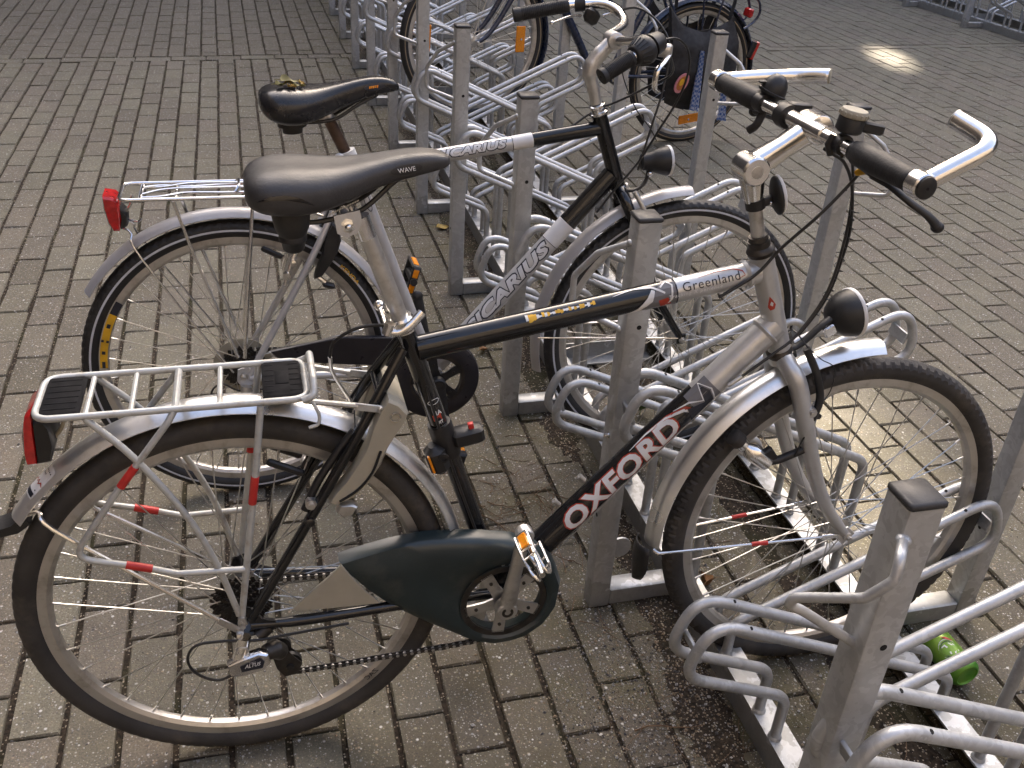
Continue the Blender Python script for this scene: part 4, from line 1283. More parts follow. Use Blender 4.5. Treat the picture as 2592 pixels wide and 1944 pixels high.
# handlebar
hb = MB()
HN = V(0.914, 1.112, 0.285); HF = V(0.884, 1.131, -0.285)
hd1 = (HN - HF).normalized()
def bar(s):
    t = (s + 0.285) / 0.57
    return HF.lerp(HN, t)
hb.tube([HF, HN], 0.0111, 18, 0)
hb.tube([bar(-0.055), bar(0.055)], 0.0132, 18, 0)
hbar1 = hb.build('handlebar', mlist('alu'), b1, 40)
for (a, b) in ((0.135, 0.262), (-0.262, -0.140)):
    g = MB(); A = bar(a); B = bar(b); L_ = (B - A).length
    inner_first = a > 0
    pr = [(0, 0.0150), (0.006, 0.0178), (0.03, 0.0180), (0.065, 0.0182), (0.095, 0.0168), (L_ - 0.012, 0.0158), (L_ - 0.003, 0.0165), (L_, 0.0150)]
    if not inner_first:
        pr = [(L_ - t_, r_) for t_, r_ in pr[::-1]]
    g.lathe(A, B, pr, 20)
    for k in range(9):
        t_ = 0.02 + (L_ - 0.04) * k / 8
    gg = g.build('grip', mlist('rubber'), hbar1, 50)
    for k in (0.3, 0.55, 0.8):
        pass
for (e, sg) in ((HN, 1), (HF, -1)):
    m = MB(); o = hd1 * sg
    m.lathe(e - o * 0.022, e + o, [(0, 0.0165), (0.002, 0.0185), (0.022, 0.0185), (0.024, 0.0165)], 20, 0)
    m.lathe(e + o * 0.0005, e + o, [(0, 0.0155), (0.004, 0.0150), (0.0055, 0.0125)], 18, 1)
    m.lathe(e + o * 0.006, e + o, [(0, 0.0022), (0.0004, 0.0020)], 8, 2)
    c = e - o * 0.010
    if sg > 0:
        path = None; pa = fillet([c, V(1.016, 1.162, 0.274), V(0.992, 1.181, 0.212)], 0.026, 8)
    else:
        path = [c, c + Vector((0.02, 0, 0.003)), V(0.965, 1.137, -0.275), V(1.010, 1.139, -0.270), V(1.034, 1.142, -0.258), V(1.056, 1.146, -0.240), V(1.070, 1.147, -0.229)]
    pa = smooth(path, 5) if path else pa
    m.tube(pa, [0.0132] * (len(pa) - 1) + [0.0126], 18, 0)
    dd = (pa[-1] - pa[-2]).normalized()
    m.lathe(pa[-1] - dd * 0.001, pa[-1] + dd, [(0, 0.0130), (0.002, 0.0128), (0.0032, 0.011)], 18, 3)
    m.build('bar_end', mlist('alu', 'plastic', 'hole', 'beige' if sg < 0 else 'alu_dull'), hbar1, 40)
# bell
bl = MB(); c = bar(-0.128) + Vector((0.012, 0, 0.012)); up_ = Vector((0.35, -0.12, 0.93)).normalized()
bl.lathe(c - up_ * 0.006, c + up_, [(0, 0.014), (0.006, 0.017), (0.010, 0.0240), (0.013, 0.0245), (0.014, 0.0222), (0.020, 0.0215), (0.028, 0.0190), (0.036, 0.0140), (0.041, 0.008), (0.042, 0.0)], 22, 0)
bl.box(c + up_ * 0.026 + Vector((-0.024, 0.004, -0.002)), (0.016, 0.010, 0.004), None, 0, 0.001)
bl.tube([bar(-0.118), bar(-0.138)], 0.0150, 16, 0)
bl.build('bell', mlist('plastic'), hbar1, 40)
# indexed thumb shifter with dial, near side
sh = MB(); c = bar(0.100) + Vector((0.006, 0, 0.030)); up_ = Vector((0.12, -0.08, 0.99)).normalized()
sh.lathe(c - up_ * 0.012, c + up_, [(0, 0.0165), (0.003, 0.0195), (0.020, 0.0195), (0.022, 0.018)], 20, 0)
sh.lathe(c + up_ * 0.0105, c + up_, [(0, 0.0195), (0.0015, 0.0205), (0.0075, 0.0205), (0.0105, 0.0185), (0.0110, 0.0)], 24, 1)
for k in range(16):
    a = 2 * math.pi * k / 16
    ux = up_.orthogonal().normalized(); vx = up_.cross(ux)
    q = c + up_ * 0.0150 + (ux * math.cos(a) + vx * math.sin(a)) * 0.0205
    sh.box(q, (0.003, 0.003, 0.006), (ux * math.cos(a) + vx * math.sin(a), up_.cross(ux * math.cos(a) + vx * math.sin(a)), up_), 1, 0.0006)
sh.box(c + Vector((0.030, -0.010, -0.004)), (0.034, 0.013, 0.016), ((1, -0.35, -0.15), (0.35, 1, 0), (0.1, 0, 1)), 0, 0.003)
sh.tube([bar(0.092), bar(0.106)], 0.0150, 16, 0)
sh.tube([bar(0.090) + Vector((-0.010, 0, 0.012)), bar(0.088) + Vector((-0.016, -0.002, -0.002)), bar(0.088) + Vector((-0.008, 0, -0.017))], 0.0055, 10, 0)
sh.build('shifter', mlist('plastic', 'beige'), hbar1, 40)
sh = MB(); c = bar(-0.055)
sh.tube([c - hd1 * 0.010, c + hd1 * 0.012], 0.0190, 18, 0)
sh.box(c + Vector((0.022, 0.0, 0.014)), (0.040, 0.020, 0.012), ((0.9, 0.2, -0.1), (-0.2, 1, 0), (0.1, 0, 1)), 0, 0.003)
sh.build('shifter', mlist('plastic'), hbar1, 40)
# brake levers
lv = MB()
lv.tube([bar(0.130), bar(0.146)], 0.0150, 14, 0)
lv.box(bar(0.150) + Vector((0.016, 0, -0.016)), (0.036, 0.030, 0.020), ((0.7, -0.5, -0.5), (0.5, 0.85, 0), (0.5, -0.2, 0.8)), 0, 0.004)
pa = smooth([V(0.925, 1.091, 0.160), V(0.934, 1.084, 0.190), V(0.952, 1.068, 0.212), V(0.980, 1.050, 0.222), V(0.996, 1.036, 0.224)], 5)
lv.tube(pa, [0.0095 - 0.003 * math.sin(math.pi * i / (len(pa) - 1)) for i in range(len(pa))], 12, 0, flat=0.7)
lv.ball(pa[-1] + Vector((0.003, 0, -0.003)), (0.0095, 0.0095, 0.0085), None, 0, 12, 8)
lv.lathe(V(0.930, 1.091, 0.135), V(0.918, 1.080, 0.118), [(0, 0.0055), (0.012, 0.0055), (0.018, 0.004)], 10, 1)
lv.build('brake_lever', mlist('plastic', 'yellow_decal'), hbar1, 50)
lv = MB()
lv.tube([bar(-0.150), bar(-0.135)], 0.0150, 14, 0)
pa = smooth([bar(-0.10) + Vector((0.020, 0, -0.018)), bar(-0.14) + Vector((0.030, 0, -0.026)), bar(-0.18) + Vector((0.040, 0, -0.032)), bar(-0.225) + Vector((0.046, 0, -0.040))], 5)
lv.tube(pa, 0.0075, 12, 0, flat=0.7); lv.ball(pa[-1], (0.010, 0.010, 0.009), None, 0, 12, 8)
lv.tube(smooth([bar(-0.13) + Vector((0.006, 0, -0.012)), bar(-0.125) + Vector((-0.006, 0, -0.034)), bar(-0.135) + Vector((-0.012, 0, -0.046))], 4), 0.007, 10, 0)
lv.build('brake_lever', mlist('plastic'), hbar1, 50)
# front reflector on the stem
rf_ = MB()
rf_.tube([V(0.8395, 0.993), V(0.8345, 1.009)], 0.0158, 18, 0)
rf_.box(V(0.854, 1.006, 0.006), (0.026, 0.010, 0.014), ((0.95, 0, 0.3), (0, 1, 0), (-0.3, 0, 0.95)), 0, 0.002)
ax = ((0.95, -0.15, 0.28), (0.15, 0.98, 0), (-0.28, 0, 0.95))
rf_.ball(V(0.870, 1.014, 0.006), (0.010, 0.026, 0.033), ax, 0, 20, 10)
rf_.ball(V(0.874, 1.0155, 0.005), (0.0095, 0.0255, 0.0325), ax, 1, 20, 10)
rf_.ball(V(0.858, 1.004, 0.012), (0.003, 0.003, 0.003), None, 2, 8, 6)
rf_.build('reflector', mlist('plastic', 'white_paint', 'chrome'), b1, 50)
# headlamp with bracket
hl = MB()
hl.tube(smooth([V(0.948, 0.736, 0.004), V(0.968, 0.748, 0.006), V(0.998, 0.778, 0.006), V(1.018, 0.792, 0.004)], 4), 0.0085, 10, 0, flat=0.6)
hl.box(V(1.012, 0.772, 0.014), (0.022, 0.008, 0.020), ((0.8, 0, 0.5), (0, 1, 0), (-0.5, 0, 0.8)), 1, 0.002)
hdir = Vector((0.97, 0.05, 0.12)).normalized()
c = V(1.012, 0.789)
hl.lathe(c, c + hdir, [(0.0, 0.0), (0.002, 0.014), (0.008, 0.025), (0.018, 0.034), (0.032, 0.0405), (0.044, 0.0425)], 26, 0)
hl.lathe(c + hdir * 0.044, c + hdir, [(0, 0.0425), (0.002, 0.0440), (0.006, 0.0440), (0.007, 0.041), (0.007, 0.0)], 26, 2)
hl.build('headlamp', mlist('plastic', 'chrome', 'white_paint'), b1, 45)
# V-brakes front
vb = MB()
for sg in (-1, 1):
    vb.tube(smooth([V(0.990, 0.618, sg * 0.050), V(1.000, 0.655, sg * 0.046), V(0.985, 0.705, sg * 0.042), V(0.960, 0.752, sg * 0.034)], 4), 0.0070, 10, 0)
    vb.lathe(V(0.978, 0.640, sg * 0.052), V(0.978, 0.640, sg * 0.075), [(0, 0.010), (0.014, 0.009), (0.014, 0.005), (0.018, 0.005)], 10, 1)
    vb.box(V(1.002, 0.622, sg * 0.030), (0.048, 0.010, 0.011), ((0.75, 0, -0.66), (0, 1, 0), (0.66, 0, 0.75)), 0, 0.003)
vb.tube(smooth([V(0.962, 0.754, 0.036), V(0.952, 0.770, 0.0), V(0.962, 0.752, -0.034)], 5), 0.0015, 6, 0)
vb.build('front_brake', mlist('plastic', 'alu_dull'), b1, 40)
vb = MB()
for sg in (-1, 1):
    vb.tube(smooth([V(0.112, 0.545, sg * 0.050), V(0.135, 0.592, sg * 0.045), V(0.168, 0.640, sg * 0.040), V(0.195, 0.672, sg * 0.034)], 4), 0.0068, 10, 0)
    vb.lathe(V(0.122, 0.562, sg * 0.052), V(0.122, 0.562, sg * 0.075), [(0, 0.009), (0.012, 0.009), (0.012, 0.005), (0.018, 0.005)], 10, 1)
    vb.box(V(0.088, 0.612, sg * 0.026), (0.062, 0.010, 0.012), ((0.82, 0, -0.45), (0, 1, 0), (0.45, 0, 0.82)), 0, 0.003)
vb.tube([V(0.197, 0.676, 0.036), V(0.20, 0.690, 0.0), V(0.197, 0.676, -0.034)], 0.0014, 6, 0)
vb.tube(smooth([V(0.198, 0.688, -0.030), V(0.172, 0.742, -0.030), V(0.168, 0.775, -0.02)], 4), 0.0032, 8, 1)
vb.tube(smooth([V(0.168, 0.775, -0.02), V(0.175, 0.805, -0.012), V(0.215, 0.830, -0.005), V(0.270, 0.826, -0.012)], 5), 0.0026, 8, 0)
vb.build('rear_brake', mlist('plastic', 'alu_dull'), b1, 40)
# bottle dynamo on the far fork leg
dy = MB()
D0_, D1_ = V(0.921, 0.532, 0.046), V(0.842, 0.597, 0.036)
dy.lathe(D0_, D1_, [(0, 0.012), (0.003, 0.0165), (0.034, 0.0175), (0.046, 0.0165), (0.053, 0.011), (0.060, 0.007), (0.064, 0.0130), (0.080, 0.0145), (0.088, 0.0145), (0.092, 0.010)], 22, 0)
dy.lathe(D0_.lerp(D1_, 0.60), D1_, [(0.010, 0.0125), (0.014, 0.0155), (0.030, 0.0155), (0.033, 0.011)], 22, 2)
dy.tube(smooth([V(0.900, 0.545, 0.050), V(0.930, 0.540, 0.052), V(0.960, 0.548, 0.052), V(0.990, 0.560, 0.052)], 4), 0.0075, 10, 1)
dy.box(V(0.918, 0.552, 0.050), (0.030, 0.014, 0.024), ((0.6, 0, -0.8), (0, 1, 0), (0.8, 0, 0.6)), 1, 0.003)
dy.tube(smooth([V(0.965, 0.550, 0.060), V(0.972, 0.585, 0.062), V(0.985, 0.600, 0.06), V(0.992, 0.575, 0.058)], 4), 0.0016, 6, 1)
dy.build('dynamo', mlist('alu', 'plastic', 'tyre_brown'), b1, 40)
# cables
cb = MB()
cb.tube(smooth([V(0.905, 1.100, 0.055), V(0.925, 1.090, 0.05), V(0.955, 1.072, 0.04), V(0.984, 1.030, 0.03), V(1.004, 0.957, 0.02), V(1.006, 0.900, 0.012), V(1.000, 0.845, 0.008), V(0.984, 0.800, 0.004), V(0.962, 0.760, 0.0)], 6), 0.0027, 8)
cb.tube(smooth([V(0.930, 1.085, 0.115), V(0.970, 1.055, 0.055), V(0.926, 0.998, 0.05), V(0.880, 0.935, 0.03), V(0.845, 0.890, 0.026), V(0.79, 0.850, 0.018)], 6), 0.0027, 8)
cb.tube(smooth([V(0.914, 1.098, 0.09), V(0.965, 1.080, 0.04), V(0.994, 1.015, 0.02), V(0.998, 0.940, 0.02), V(0.984, 0.850, 0.024), V(0.940, 0.778, 0.030), V(0.900, 0.745, 0.032), V(0.850, 0.706, 0.030)], 6), 0.0026, 8)
cb.tube([V(0.850, 0.706, 0.030), V(0.828, 0.690, 0.029)], 0.0040, 10, 1)
cb.tube([V(0.828, 0.690, 0.029), V(0.520, 0.352, 0.026), V(0.462, 0.292, 0.024)], 0.0009, 6, 1)
# thin lamp wire coiled round the brake cable
spine = smooth([V(0.999, 1.00, 0.026), V(1.004, 0.957, 0.02), V(1.006, 0.900, 0.012), V(1.000, 0.845, 0.008), V(0.984, 0.800, 0.004)], 30)
coil = []
for i, p in enumerate(spine):
    a = i * 0.62; rr_ = 0.0055 + 0.0035 * math.sin(i * 0.21)
    coil.append(p + Vector((math.cos(a) * rr_, math.sin(a) * rr_, 0)))
cb.tube(coil, 0.0009, 5)
cb.tube(smooth([V(0.962, 0.755, 0.030), V(0.985, 0.735, 0.045), V(1.015, 0.715, 0.045), V(1.018, 0.670, 0.045), V(0.995, 0.640, 0.05)], 5), 0.0010, 5)
cb.build('cables', mlist('cable', 'alu_dull'), b1, 60)

# seat post, quick release, saddle
sp_ = MB()
sp_.tube([V(0.284, 0.815), V(0.2235, 0.992)], 0.0128, 18, 0)
sp_.tube([V(0.2290, 0.974), V(0.2190, 1.006)], 0.0136, 18, 1)
sp_.build('seat_post', mlist('alu_dull', 'chrome'), b1)
qr = MB(); a_ = (STT - BB).normalized()
qr.tube([STT - a_ * 0.016, STT + a_ * 0.004], 0.0190, 20, 0)
qr.tube([STT + a_ * 0.004, STT + a_ * 0.008], [0.0190, 0.0165], 20, 0)
qr.lathe(V(0.252, 0.838, 0.030), V(0.262, 0.868, 0.030), [(-0.006, 0.0085), (0.012, 0.0085)], 14, 0)
qr.tube(smooth([V(0.252, 0.836, 0.032), V(0.268, 0.836, 0.036), V(0.286, 0.846, 0.033), V(0.304, 0.862, 0.026)], 4), [0.0045] * 6 + [0.0058] * 7, 10, 0, flat=1.3)
qr.tube([V(0.250, 0.846, 0.03), V(0.248, 0.850, -0.03)], 0.004, 8, 0); qr.ball(V(0.247, 0.851, -0.032), (0.009, 0.008, 0.009), None, 0)
qr.build('seat_clamp', mlist('alu'), b1, 45)
sc_ = MB()
sc_.prism([(0.180, 1.018), (0.216, 1.025), (0.219, 1.008), (0.212, 0.992), (0.198, 0.986), (0.184, 0.992)], -0.030, -0.026, 0)
sc_.prism([(0.180, 1.018), (0.216, 1.025), (0.219, 1.008), (0.212, 0.992), (0.198, 0.986), (0.184, 0.992)], 0.026, 0.030, 0)
sc_.tube([V(0.199, 1.003, 0.038), V(0.199, 1.003, -0.038)], 0.004, 8, 1)
sc_.lathe(V(0.199, 1.003, 0.030), V(0.199, 1.003, 0.05), [(0, 0.009), (0.006, 0.009), (0.007, 0.007)], 6, 1); sc_.ball(V(0.199, 1.003, 0.037), (0.005, 0.004, 0.005), None, 1)
sc_.tube([V(0.199, 1.003, 0.026), V(0.199, 1.003, -0.026)], 0.014, 14, 0)
sc_.build('saddle_clamp', mlist('chrome', 'alu'), b1, 35)
S1 = [(0.063, 0.040, 1.067, 1.046), (0.070, 0.064, 1.078, 1.036), (0.088, 0.076, 1.086, 1.029), (0.115, 0.080, 1.089, 1.026), (0.145, 0.077, 1.088, 1.027), (0.175, 0.067, 1.086, 1.031), (0.205, 0.053, 1.087, 1.040), (0.235, 0.042, 1.091, 1.052), (0.265, 0.035, 1.096, 1.060), (0.295, 0.031, 1.100, 1.066), (0.320, 0.027, 1.0995, 1.071), (0.338, 0.021, 1.096, 1.075), (0.348, 0.012, 1.090, 1.079)]
sad1 = loft(S1, mlist('saddle_a'), 'saddle', b1, 24, 0.003)
sr = MB()
for sg in (-1, 1):
    sr.tube(smooth([V(0.305, 1.074, sg * 0.008), V(0.270, 1.062, sg * 0.016), V(0.222, 1.024, sg * 0.022), V(0.180, 1.012, sg * 0.024), V(0.140, 1.012, sg * 0.032), V(0.112, 1.034, sg * 0.045)], 5), 0.0038, 8)
sr.build('saddle_rail', mlist('cable'), sad1)
for sg in (-1, 1):
    eb = MB(); eb.lathe(V(0.122, 1.042, sg * 0.036), V(0.124, 0.95, sg * 0.034), [(0, 0.024), (0.015, 0.0265), (0.035, 0.0235), (0.046, 0.0185), (0.049, 0.0195), (0.053, 0.0195), (0.056, 0.0165), (0.066, 0.0150), (0.070, 0.011)], 20)
    eb.build('saddle_spring', mlist('plastic'), sad1)
# printed oval badge and glossy side insert on the saddle flank
def flank(x0, z0, s0, du=(1, 0, 0.12), lean=0.55):
    d = Vector(du).normalized(); up_ = Vector((0, math.sin(lean), math.cos(lean)))
    return lambda x, y: V(x0, z0, s0) + d * x + up_ * y
def oval(a, b, n=28, c=(0, 0)):
    return [(c[0] + a * math.cos(2 * math.pi * k / n), c[1] + b * math.sin(2 * math.pi * k / n)) for k in range(n)]
def drape(ob, mesh_fn_polys, mat, name, off=0.0012, text=None, size=None, fn=None, **kw):
    """flat shape pressed sideways on to a surface: each vertex moves along +y until it meets the saddle"""
    dg = bpy.context.evaluated_depsgraph_get(); dg.update()
    if text:
        me = text_flat(text, 1, 1, kw.get('bold', 0.0), kw.get('shear', 0.0), 1.0)
        me, _ = wrap_mesh(me, size, fn, kw.get('cuts', 3))
        me.materials.clear()
    else:
        me = poly_mesh(mesh_fn_polys)
        bm = bmesh.new(); bm.from_mesh(me)
        bmesh.ops.triangulate(bm, faces=bm.faces)
        bmesh.ops.subdivide_edges(bm, edges=bm.edges[:], cuts=2, use_grid_fill=True)
        for v in bm.verts: v.co = fn(v.co.x, v.co.y)
        bm.to_mesh(me); bm.free()
    ev = ob.evaluated_get(dg)
    for v in me.vertices:
        ok, loc, nor, _ = ev.ray_cast(Vector((v.co.x, v.co.y - 0.15, v.co.z + 0.06)), Vector((0, 1, -0.4)).normalized())
        if ok: v.co = loc + nor * off
    me.materials.append(mat)
    return link(name, me, ob)
fW = lambda x, y: V(0.281, 1.080, 0.03) + Vector((x, 0, x * 0.16 + y))
drape(sad1, [oval(0.0225, 0.0068)], MT['plastic'], 'badge', 0.0010, fn=fW)
drape(sad1, None, MT['white_paint'], 'lettering', 0.0019, text='WAVE', size=(0.026, 0.0062), fn=fW, bold=0.01, shear=-0.2)
fI = lambda x, y: V(0.115, 1.0600, 0.078) + Vector((x, 0, y))
drape(sad1, [[(-0.036, -0.002), (-0.020, 0.0035), (0.0, 0.0050), (0.018, 0.0015), (0.038, -0.009), (0.018, -0.0045), (0.0, -0.0010), (-0.020, -0.001)]], MT['black_paint'], 'side_insert', 0.0012, fn=fI)
fM = lambda x, y: V(0.192, 1.040, 0.06) + Vector((x, 0, x * 0.45 + y))
drape(sad1, [[(-0.020 + 0.0034 * k, -0.0011), (-0.0172 + 0.0034 * k, -0.0011), (-0.0172 + 0.0034 * k, 0.0011), (-0.020 + 0.0034 * k, 0.0009)] for k in range(12)], MT['beige'], 'decal', 0.0010, fn=fM)

# luggage carrier
ca = MB(); r_ = 0.0052; w_ = 0.752
loop = fillet([V(0.128, w_, 0.0), V(0.128, w_, 0.062), V(-0.245, w_ + 0.002, 0.062), V(-0.245, w_ + 0.002, -0.062), V(0.128, w_, -0.062), V(0.128, w_, -0.0005)], 0.026, 6)
ca.tube(loop, r_, 10, 0)
for u, q in ((-0.178, 0.0042), (-0.118, 0.0042), (-0.058, 0.0058), (0.003, 0.0042)):
    ca.tube([V(u, w_ - 0.001, 0.060), V(u, w_ - 0.001, -0.060)], q, 8, 0)
ca.tube(fillet([V(0.120, w_ - 0.002, 0.063), V(0.137, w_ + 0.004, 0.063), V(0.138, w_ + 0.022, 0.040), V(0.138, w_ + 0.022, -0.040), V(0.137, w_ + 0.004, -0.063), V(0.120, w_ - 0.002, -0.063)], 0.014, 4), 0.0056, 10, 0)
for sg in (-1, 1):
    ca.tube(smooth([V(0.060, w_ - 0.004, sg * 0.064), V(0.040, 0.615, sg * 0.073), V(0.018, 0.480, sg * 0.078), V(0.002, 0.378, sg * 0.076), V(0.0, 0.362, sg * 0.075)], 5), 0.0054, 10, 0)
    ca.tube(smooth([V(-0.178, w_ - 0.002, sg * 0.062), V(-0.122, 0.683, sg * 0.070), V(-0.064, 0.580, sg * 0.074), V(-0.030, 0.486, sg * 0.075), V(-0.008, 0.390, sg * 0.074), V(-0.004, 0.370, sg * 0.074)], 5), 0.0052, 10, 0)
    ca.tube(fillet([V(-0.060, w_ - 0.002, sg * 0.063), V(-0.070, 0.735, sg * 0.068), V(-0.145, 0.640, sg * 0.073), V(-0.230, 0.520, sg * 0.073), V(-0.140, 0.492, sg * 0.075), V(-0.085, 0.470, sg * 0.076), V(0.014, 0.466, sg * 0.080)], 0.022, 4), 0.0050, 10, 0)
    for a, b in (((0.0425, 0.632, 0.0725), (0.0345, 0.585, 0.0745)), ((-0.122, 0.669, 0.072), (-0.146, 0.638, 0.0733)), ((-0.158, 0.4976, 0.0746), (-0.122, 0.4847, 0.0753))):
        ca.tube([V(a[0], a[1], sg * a[2]), V(b[0], b[1], sg * b[2])], 0.0063, 12, 2)
    ca.tube([V(0.124, w_ - 0.006, sg * 0.058), V(0.20, 0.728, sg * 0.054)], 0.0046, 8, 0)
    ca.box(V(0.220, 0.7225, sg * 0.0555), (0.050, 0.003, 0.0125), ((0.97, 0, -0.22), (0, 1, 0), (0.22, 0, 0.97)), 0, 0.001)
    ca.lathe(V(0.236, 0.719, sg * 0.056), V(0.236, 0.719, sg * 0.09), [(0, 0.0062), (0.006, 0.0058), (0.006, 0.003), (0.004, 0.003)], 12, 3)
    ca.lathe(V(0.0, 0.364, sg * 0.078), V(0.0, 0.364, sg * 0.10), [(0, 0.007), (0.006, 0.0062), (0.006, 0.003), (0.004, 0.003)], 12, 3)
ca.tube(smooth([V(0.134, w_ - 0.006, 0.064), V(0.142, 0.728, 0.068), V(0.140, 0.712, 0.070), V(0.126, 0.708, 0.072)], 4), 0.0028, 8, 0)
car1 = ca.build('luggage_carrier', mlist('carrier', 'plastic', 'red_tape', 'alu_dull'), b1, 45)
for u0, u1_ in ((-0.2405, -0.186), (0.064, 0.1225)):
    p = MB(); p.box(V((u0 + u1_) / 2, w_ + 0.001), (u1_ - u0, 0.112, 0.009), None, 0, 0.003)
    for k in range(6):
        yy = -0.042 + 0.0168 * k
        if u0 < 0: p.box(V((u0 + u1_) / 2, w_ + 0.0058, yy), (u1_ - u0 - 0.010, 0.0030, 0.0012), None, 0, 0.0006)
        else:
            p.box(V(u0 + 0.010, w_ + 0.0058, yy), (0.015, 0.0030, 0.0012), None, 0, 0.0006); p.box(V(u1_ - 0.011, w_ + 0.0058, yy), (0.015, 0.0030, 0.0012), None, 0, 0.0006)
    if u0 > 0: p.box(V((u0 + u1_) / 2, w_ + 0.0058), (0.020, 0.040, 0.0018), None, 0, 0.0006)
    p.build('carrier_pad', mlist('pad'), car1, 40)
rl = MB()
rl.prism([(-0.252, 0.752), (-0.262, 0.744), (-0.271, 0.712), (-0.273, 0.680), (-0.272, 0.664), (-0.259, 0.664), (-0.254, 0.72)], -0.036, 0.036, 0, bev=0.004)
rl.prism([(-0.2535, 0.735), (-0.2585, 0.664), (-0.240, 0.666), (-0.232, 0.690), (-0.234, 0.725), (-0.242, 0.738)], -0.034, 0.034, 1, bev=0.004)
rl.tube(smooth([V(-0.236, 0.730, 0.012), V(-0.222, 0.745, 0.012), V(-0.205, 0.746, 0.010)], 4), 0.0034, 8, 3)
rl.tube(smooth([V(-0.236, 0.690, 0.006), V(-0.220, 0.712, 0.006), V(-0.214, 0.748, 0.0)], 4), 0.0030, 8, 3)
rl.build('rear_lamp', mlist('red_lens', 'plastic', 'red_tape', 'beige'), b1, 40)

# chain guard with spider opening
cgc = Vector((0.444, 0.304))
outl = [(0.160, 0.430), (0.201, 0.440), (0.250, 0.450), (0.300, 0.4545), (0.350, 0.451), (0.400, 0.444), (0.459, 0.430), (0.505, 0.405), (0.537, 0.370), (0.551, 0.325), (0.546, 0.275), (0.523, 0.235), (0.489, 0.211), (0.458, 0.204), (0.428, 0.203), (0.388, 0.217), (0.350, 0.243), (0.318, 0.266), (0.278, 0.297), (0.237, 0.332), (0.205, 0.366), (0.180, 0.398)]
def cast(ang):
    d = Vector((math.cos(ang), math.sin(ang))); best = 0.07
    for i in range(len(outl)):
        a = Vector(outl[i]) - cgc; b = Vector(outl[(i + 1) % len(outl)]) - cgc
        e = b - a; den = d.x * e.y - d.y * e.x
        if abs(den) < 1e-9: continue
        t = (a.x * e.y - a.y * e.x) / den; q = (a.x * d.y - a.y * d.x) / den
        if t > 0 and -1e-6 <= q <= 1 + 1e-6: best = max(best, t)
    return best
NA = 120; cg = MB(); vs = []
for k in range(NA):
    a = 2 * math.pi * k / NA; ro = cast(a); hr = 0.0695 + 0.003 * math.sin(a + 0.5)
    for rr_, s_ in ((hr, 0.034), (hr + 0.001, 0.050), (hr + 0.006, 0.0535), (hr + (ro - hr) * 0.45, 0.0615), (hr + (ro - hr) * 0.8, 0.0590), (ro - 0.004, 0.0520), (ro, 0.044), (ro, 0.022)):
        vs.append(V(cgc.x + math.cos(a) * max(rr_, 0.02), cgc.y + math.sin(a) * rr_, s_))
fs = []
for k in range(NA):
    k2 = (k + 1) % NA
    for j in range(7):
        fs.append((k * 8 + j, k2 * 8 + j, k2 * 8 + j + 1, k * 8 + j + 1))
cg.add(vs, fs)
cg.revolve([(0.0785, 0.0), (0.0800, 0.0), (0.0800, -0.0014), (0.0785, -0.0014)], R(60), R(420), 70, 0, (cgc.x, -0.0560, cgc.y))
cgo = cg.build('chain_guard', mlist('green_guard', 'plastic'), b1, 50)
bp = MB()
bp.prism([(0.080, 0.350), (0.108, 0.378), (0.136, 0.403), (0.164, 0.430), (0.178, 0.405), (0.200, 0.370), (0.226, 0.338), (0.088, 0.344)], -0.056, -0.051, 0, bev=0.0015)
bp.build('guard_bracket', mlist('beige'), cgo, 40)
crk, pp = crank_set(b1, (0.443, 0.305), 0.078, R(83), 0.172)
# pedal
pd = MB()
pc = pp + Vector((0, -0.008, 0)); e1 = Vector((0.65, 0, -0.76)); e2 = Vector((0.76, 0, 0.65))
pd.tube([pc, pc + Vector((0, -0.10, 0))], [0.009, 0.0055], 10, 0)
for sg in (-1, 1):
    c0 = pc + e1 * 0.019 * sg
    for q in (-1, 1):
        pts = [c0 + e2 * 0.0120 * q + Vector((0, -0.010, 0)), c0 + e2 * 0.0120 * q + Vector((0, -0.066, 0)), pc + e1 * 0.010 * sg + e2 * 0.011 * q + Vector((0, -0.096, 0)), pc + e1 * -0.002 * sg + e2 * 0.010 * q + Vector((0, -0.100, 0))]
        pd.tube(fillet(pts, 0.014, 4), 0.0027, 8, 0)
    for yy in (-0.010, -0.048, -0.068):
        pd.box(c0 + Vector((0, yy, 0)), (0.003, 0.004, 0.024), (e1, (0, 1, 0), e2), 0, 0.0008)
    if sg < 0: pd.box(c0 + Vector((0, -0.029, 0)), (0.007, 0.034, 0.0165), (e1, (0, 1, 0), e2), 1, 0.002)
    pd.tube([c0 + Vector((0, -0.010, 0)), pc + Vector((0, -0.010, 0))], 0.004, 8, 0)
    pd.tube([c0 + Vector((0, -0.066, 0)), pc + Vector((0, -0.080, 0))], 0.004, 8, 0)
pd.build('pedal', mlist('alu', 'orange'), crk, 40)
# far crank and pedal
fc = MB(); q0 = V(0.447, 0.292, -0.058); q1 = V(0.447 - 0.172 * math.cos(R(83)), 0.292 - 0.172 * math.sin(R(83)), -0.072)
fc.tube([q0, q1], [0.014, 0.012], 12, 0, flat=0.6, up=(0, 1, 0)); fc.box(q1 + Vector((0, 0.055, 0)), (0.06, 0.085, 0.022), None, 1, 0.006)
fc.build('crank', mlist('alu_dull', 'plastic'), b1)
# chain
chn = link('chain', chain_mesh(smooth([V(0.034, 0.401, 0.034), V(0.134, 0.398, 0.036), V(0.30, 0.392, 0.042), V(0.430, 0.386, 0.050), V(0.49, 0.372, 0.052), V(0.525, 0.335, 0.052), V(0.528, 0.290, 0.052), V(0.505, 0.245, 0.052), V(0.455, 0.226, 0.052), V(0.371, 0.213, 0.050), V(0.236, 0.205, 0.046), V(0.155, 0.199, 0.043), V(0.075, 0.196, 0.040), V(0.054, 0.205, 0.040), V(0.052, 0.225, 0.040), V(0.066, 0.245, 0.040), V(0.058, 0.268, 0.040)], 6)), b1)
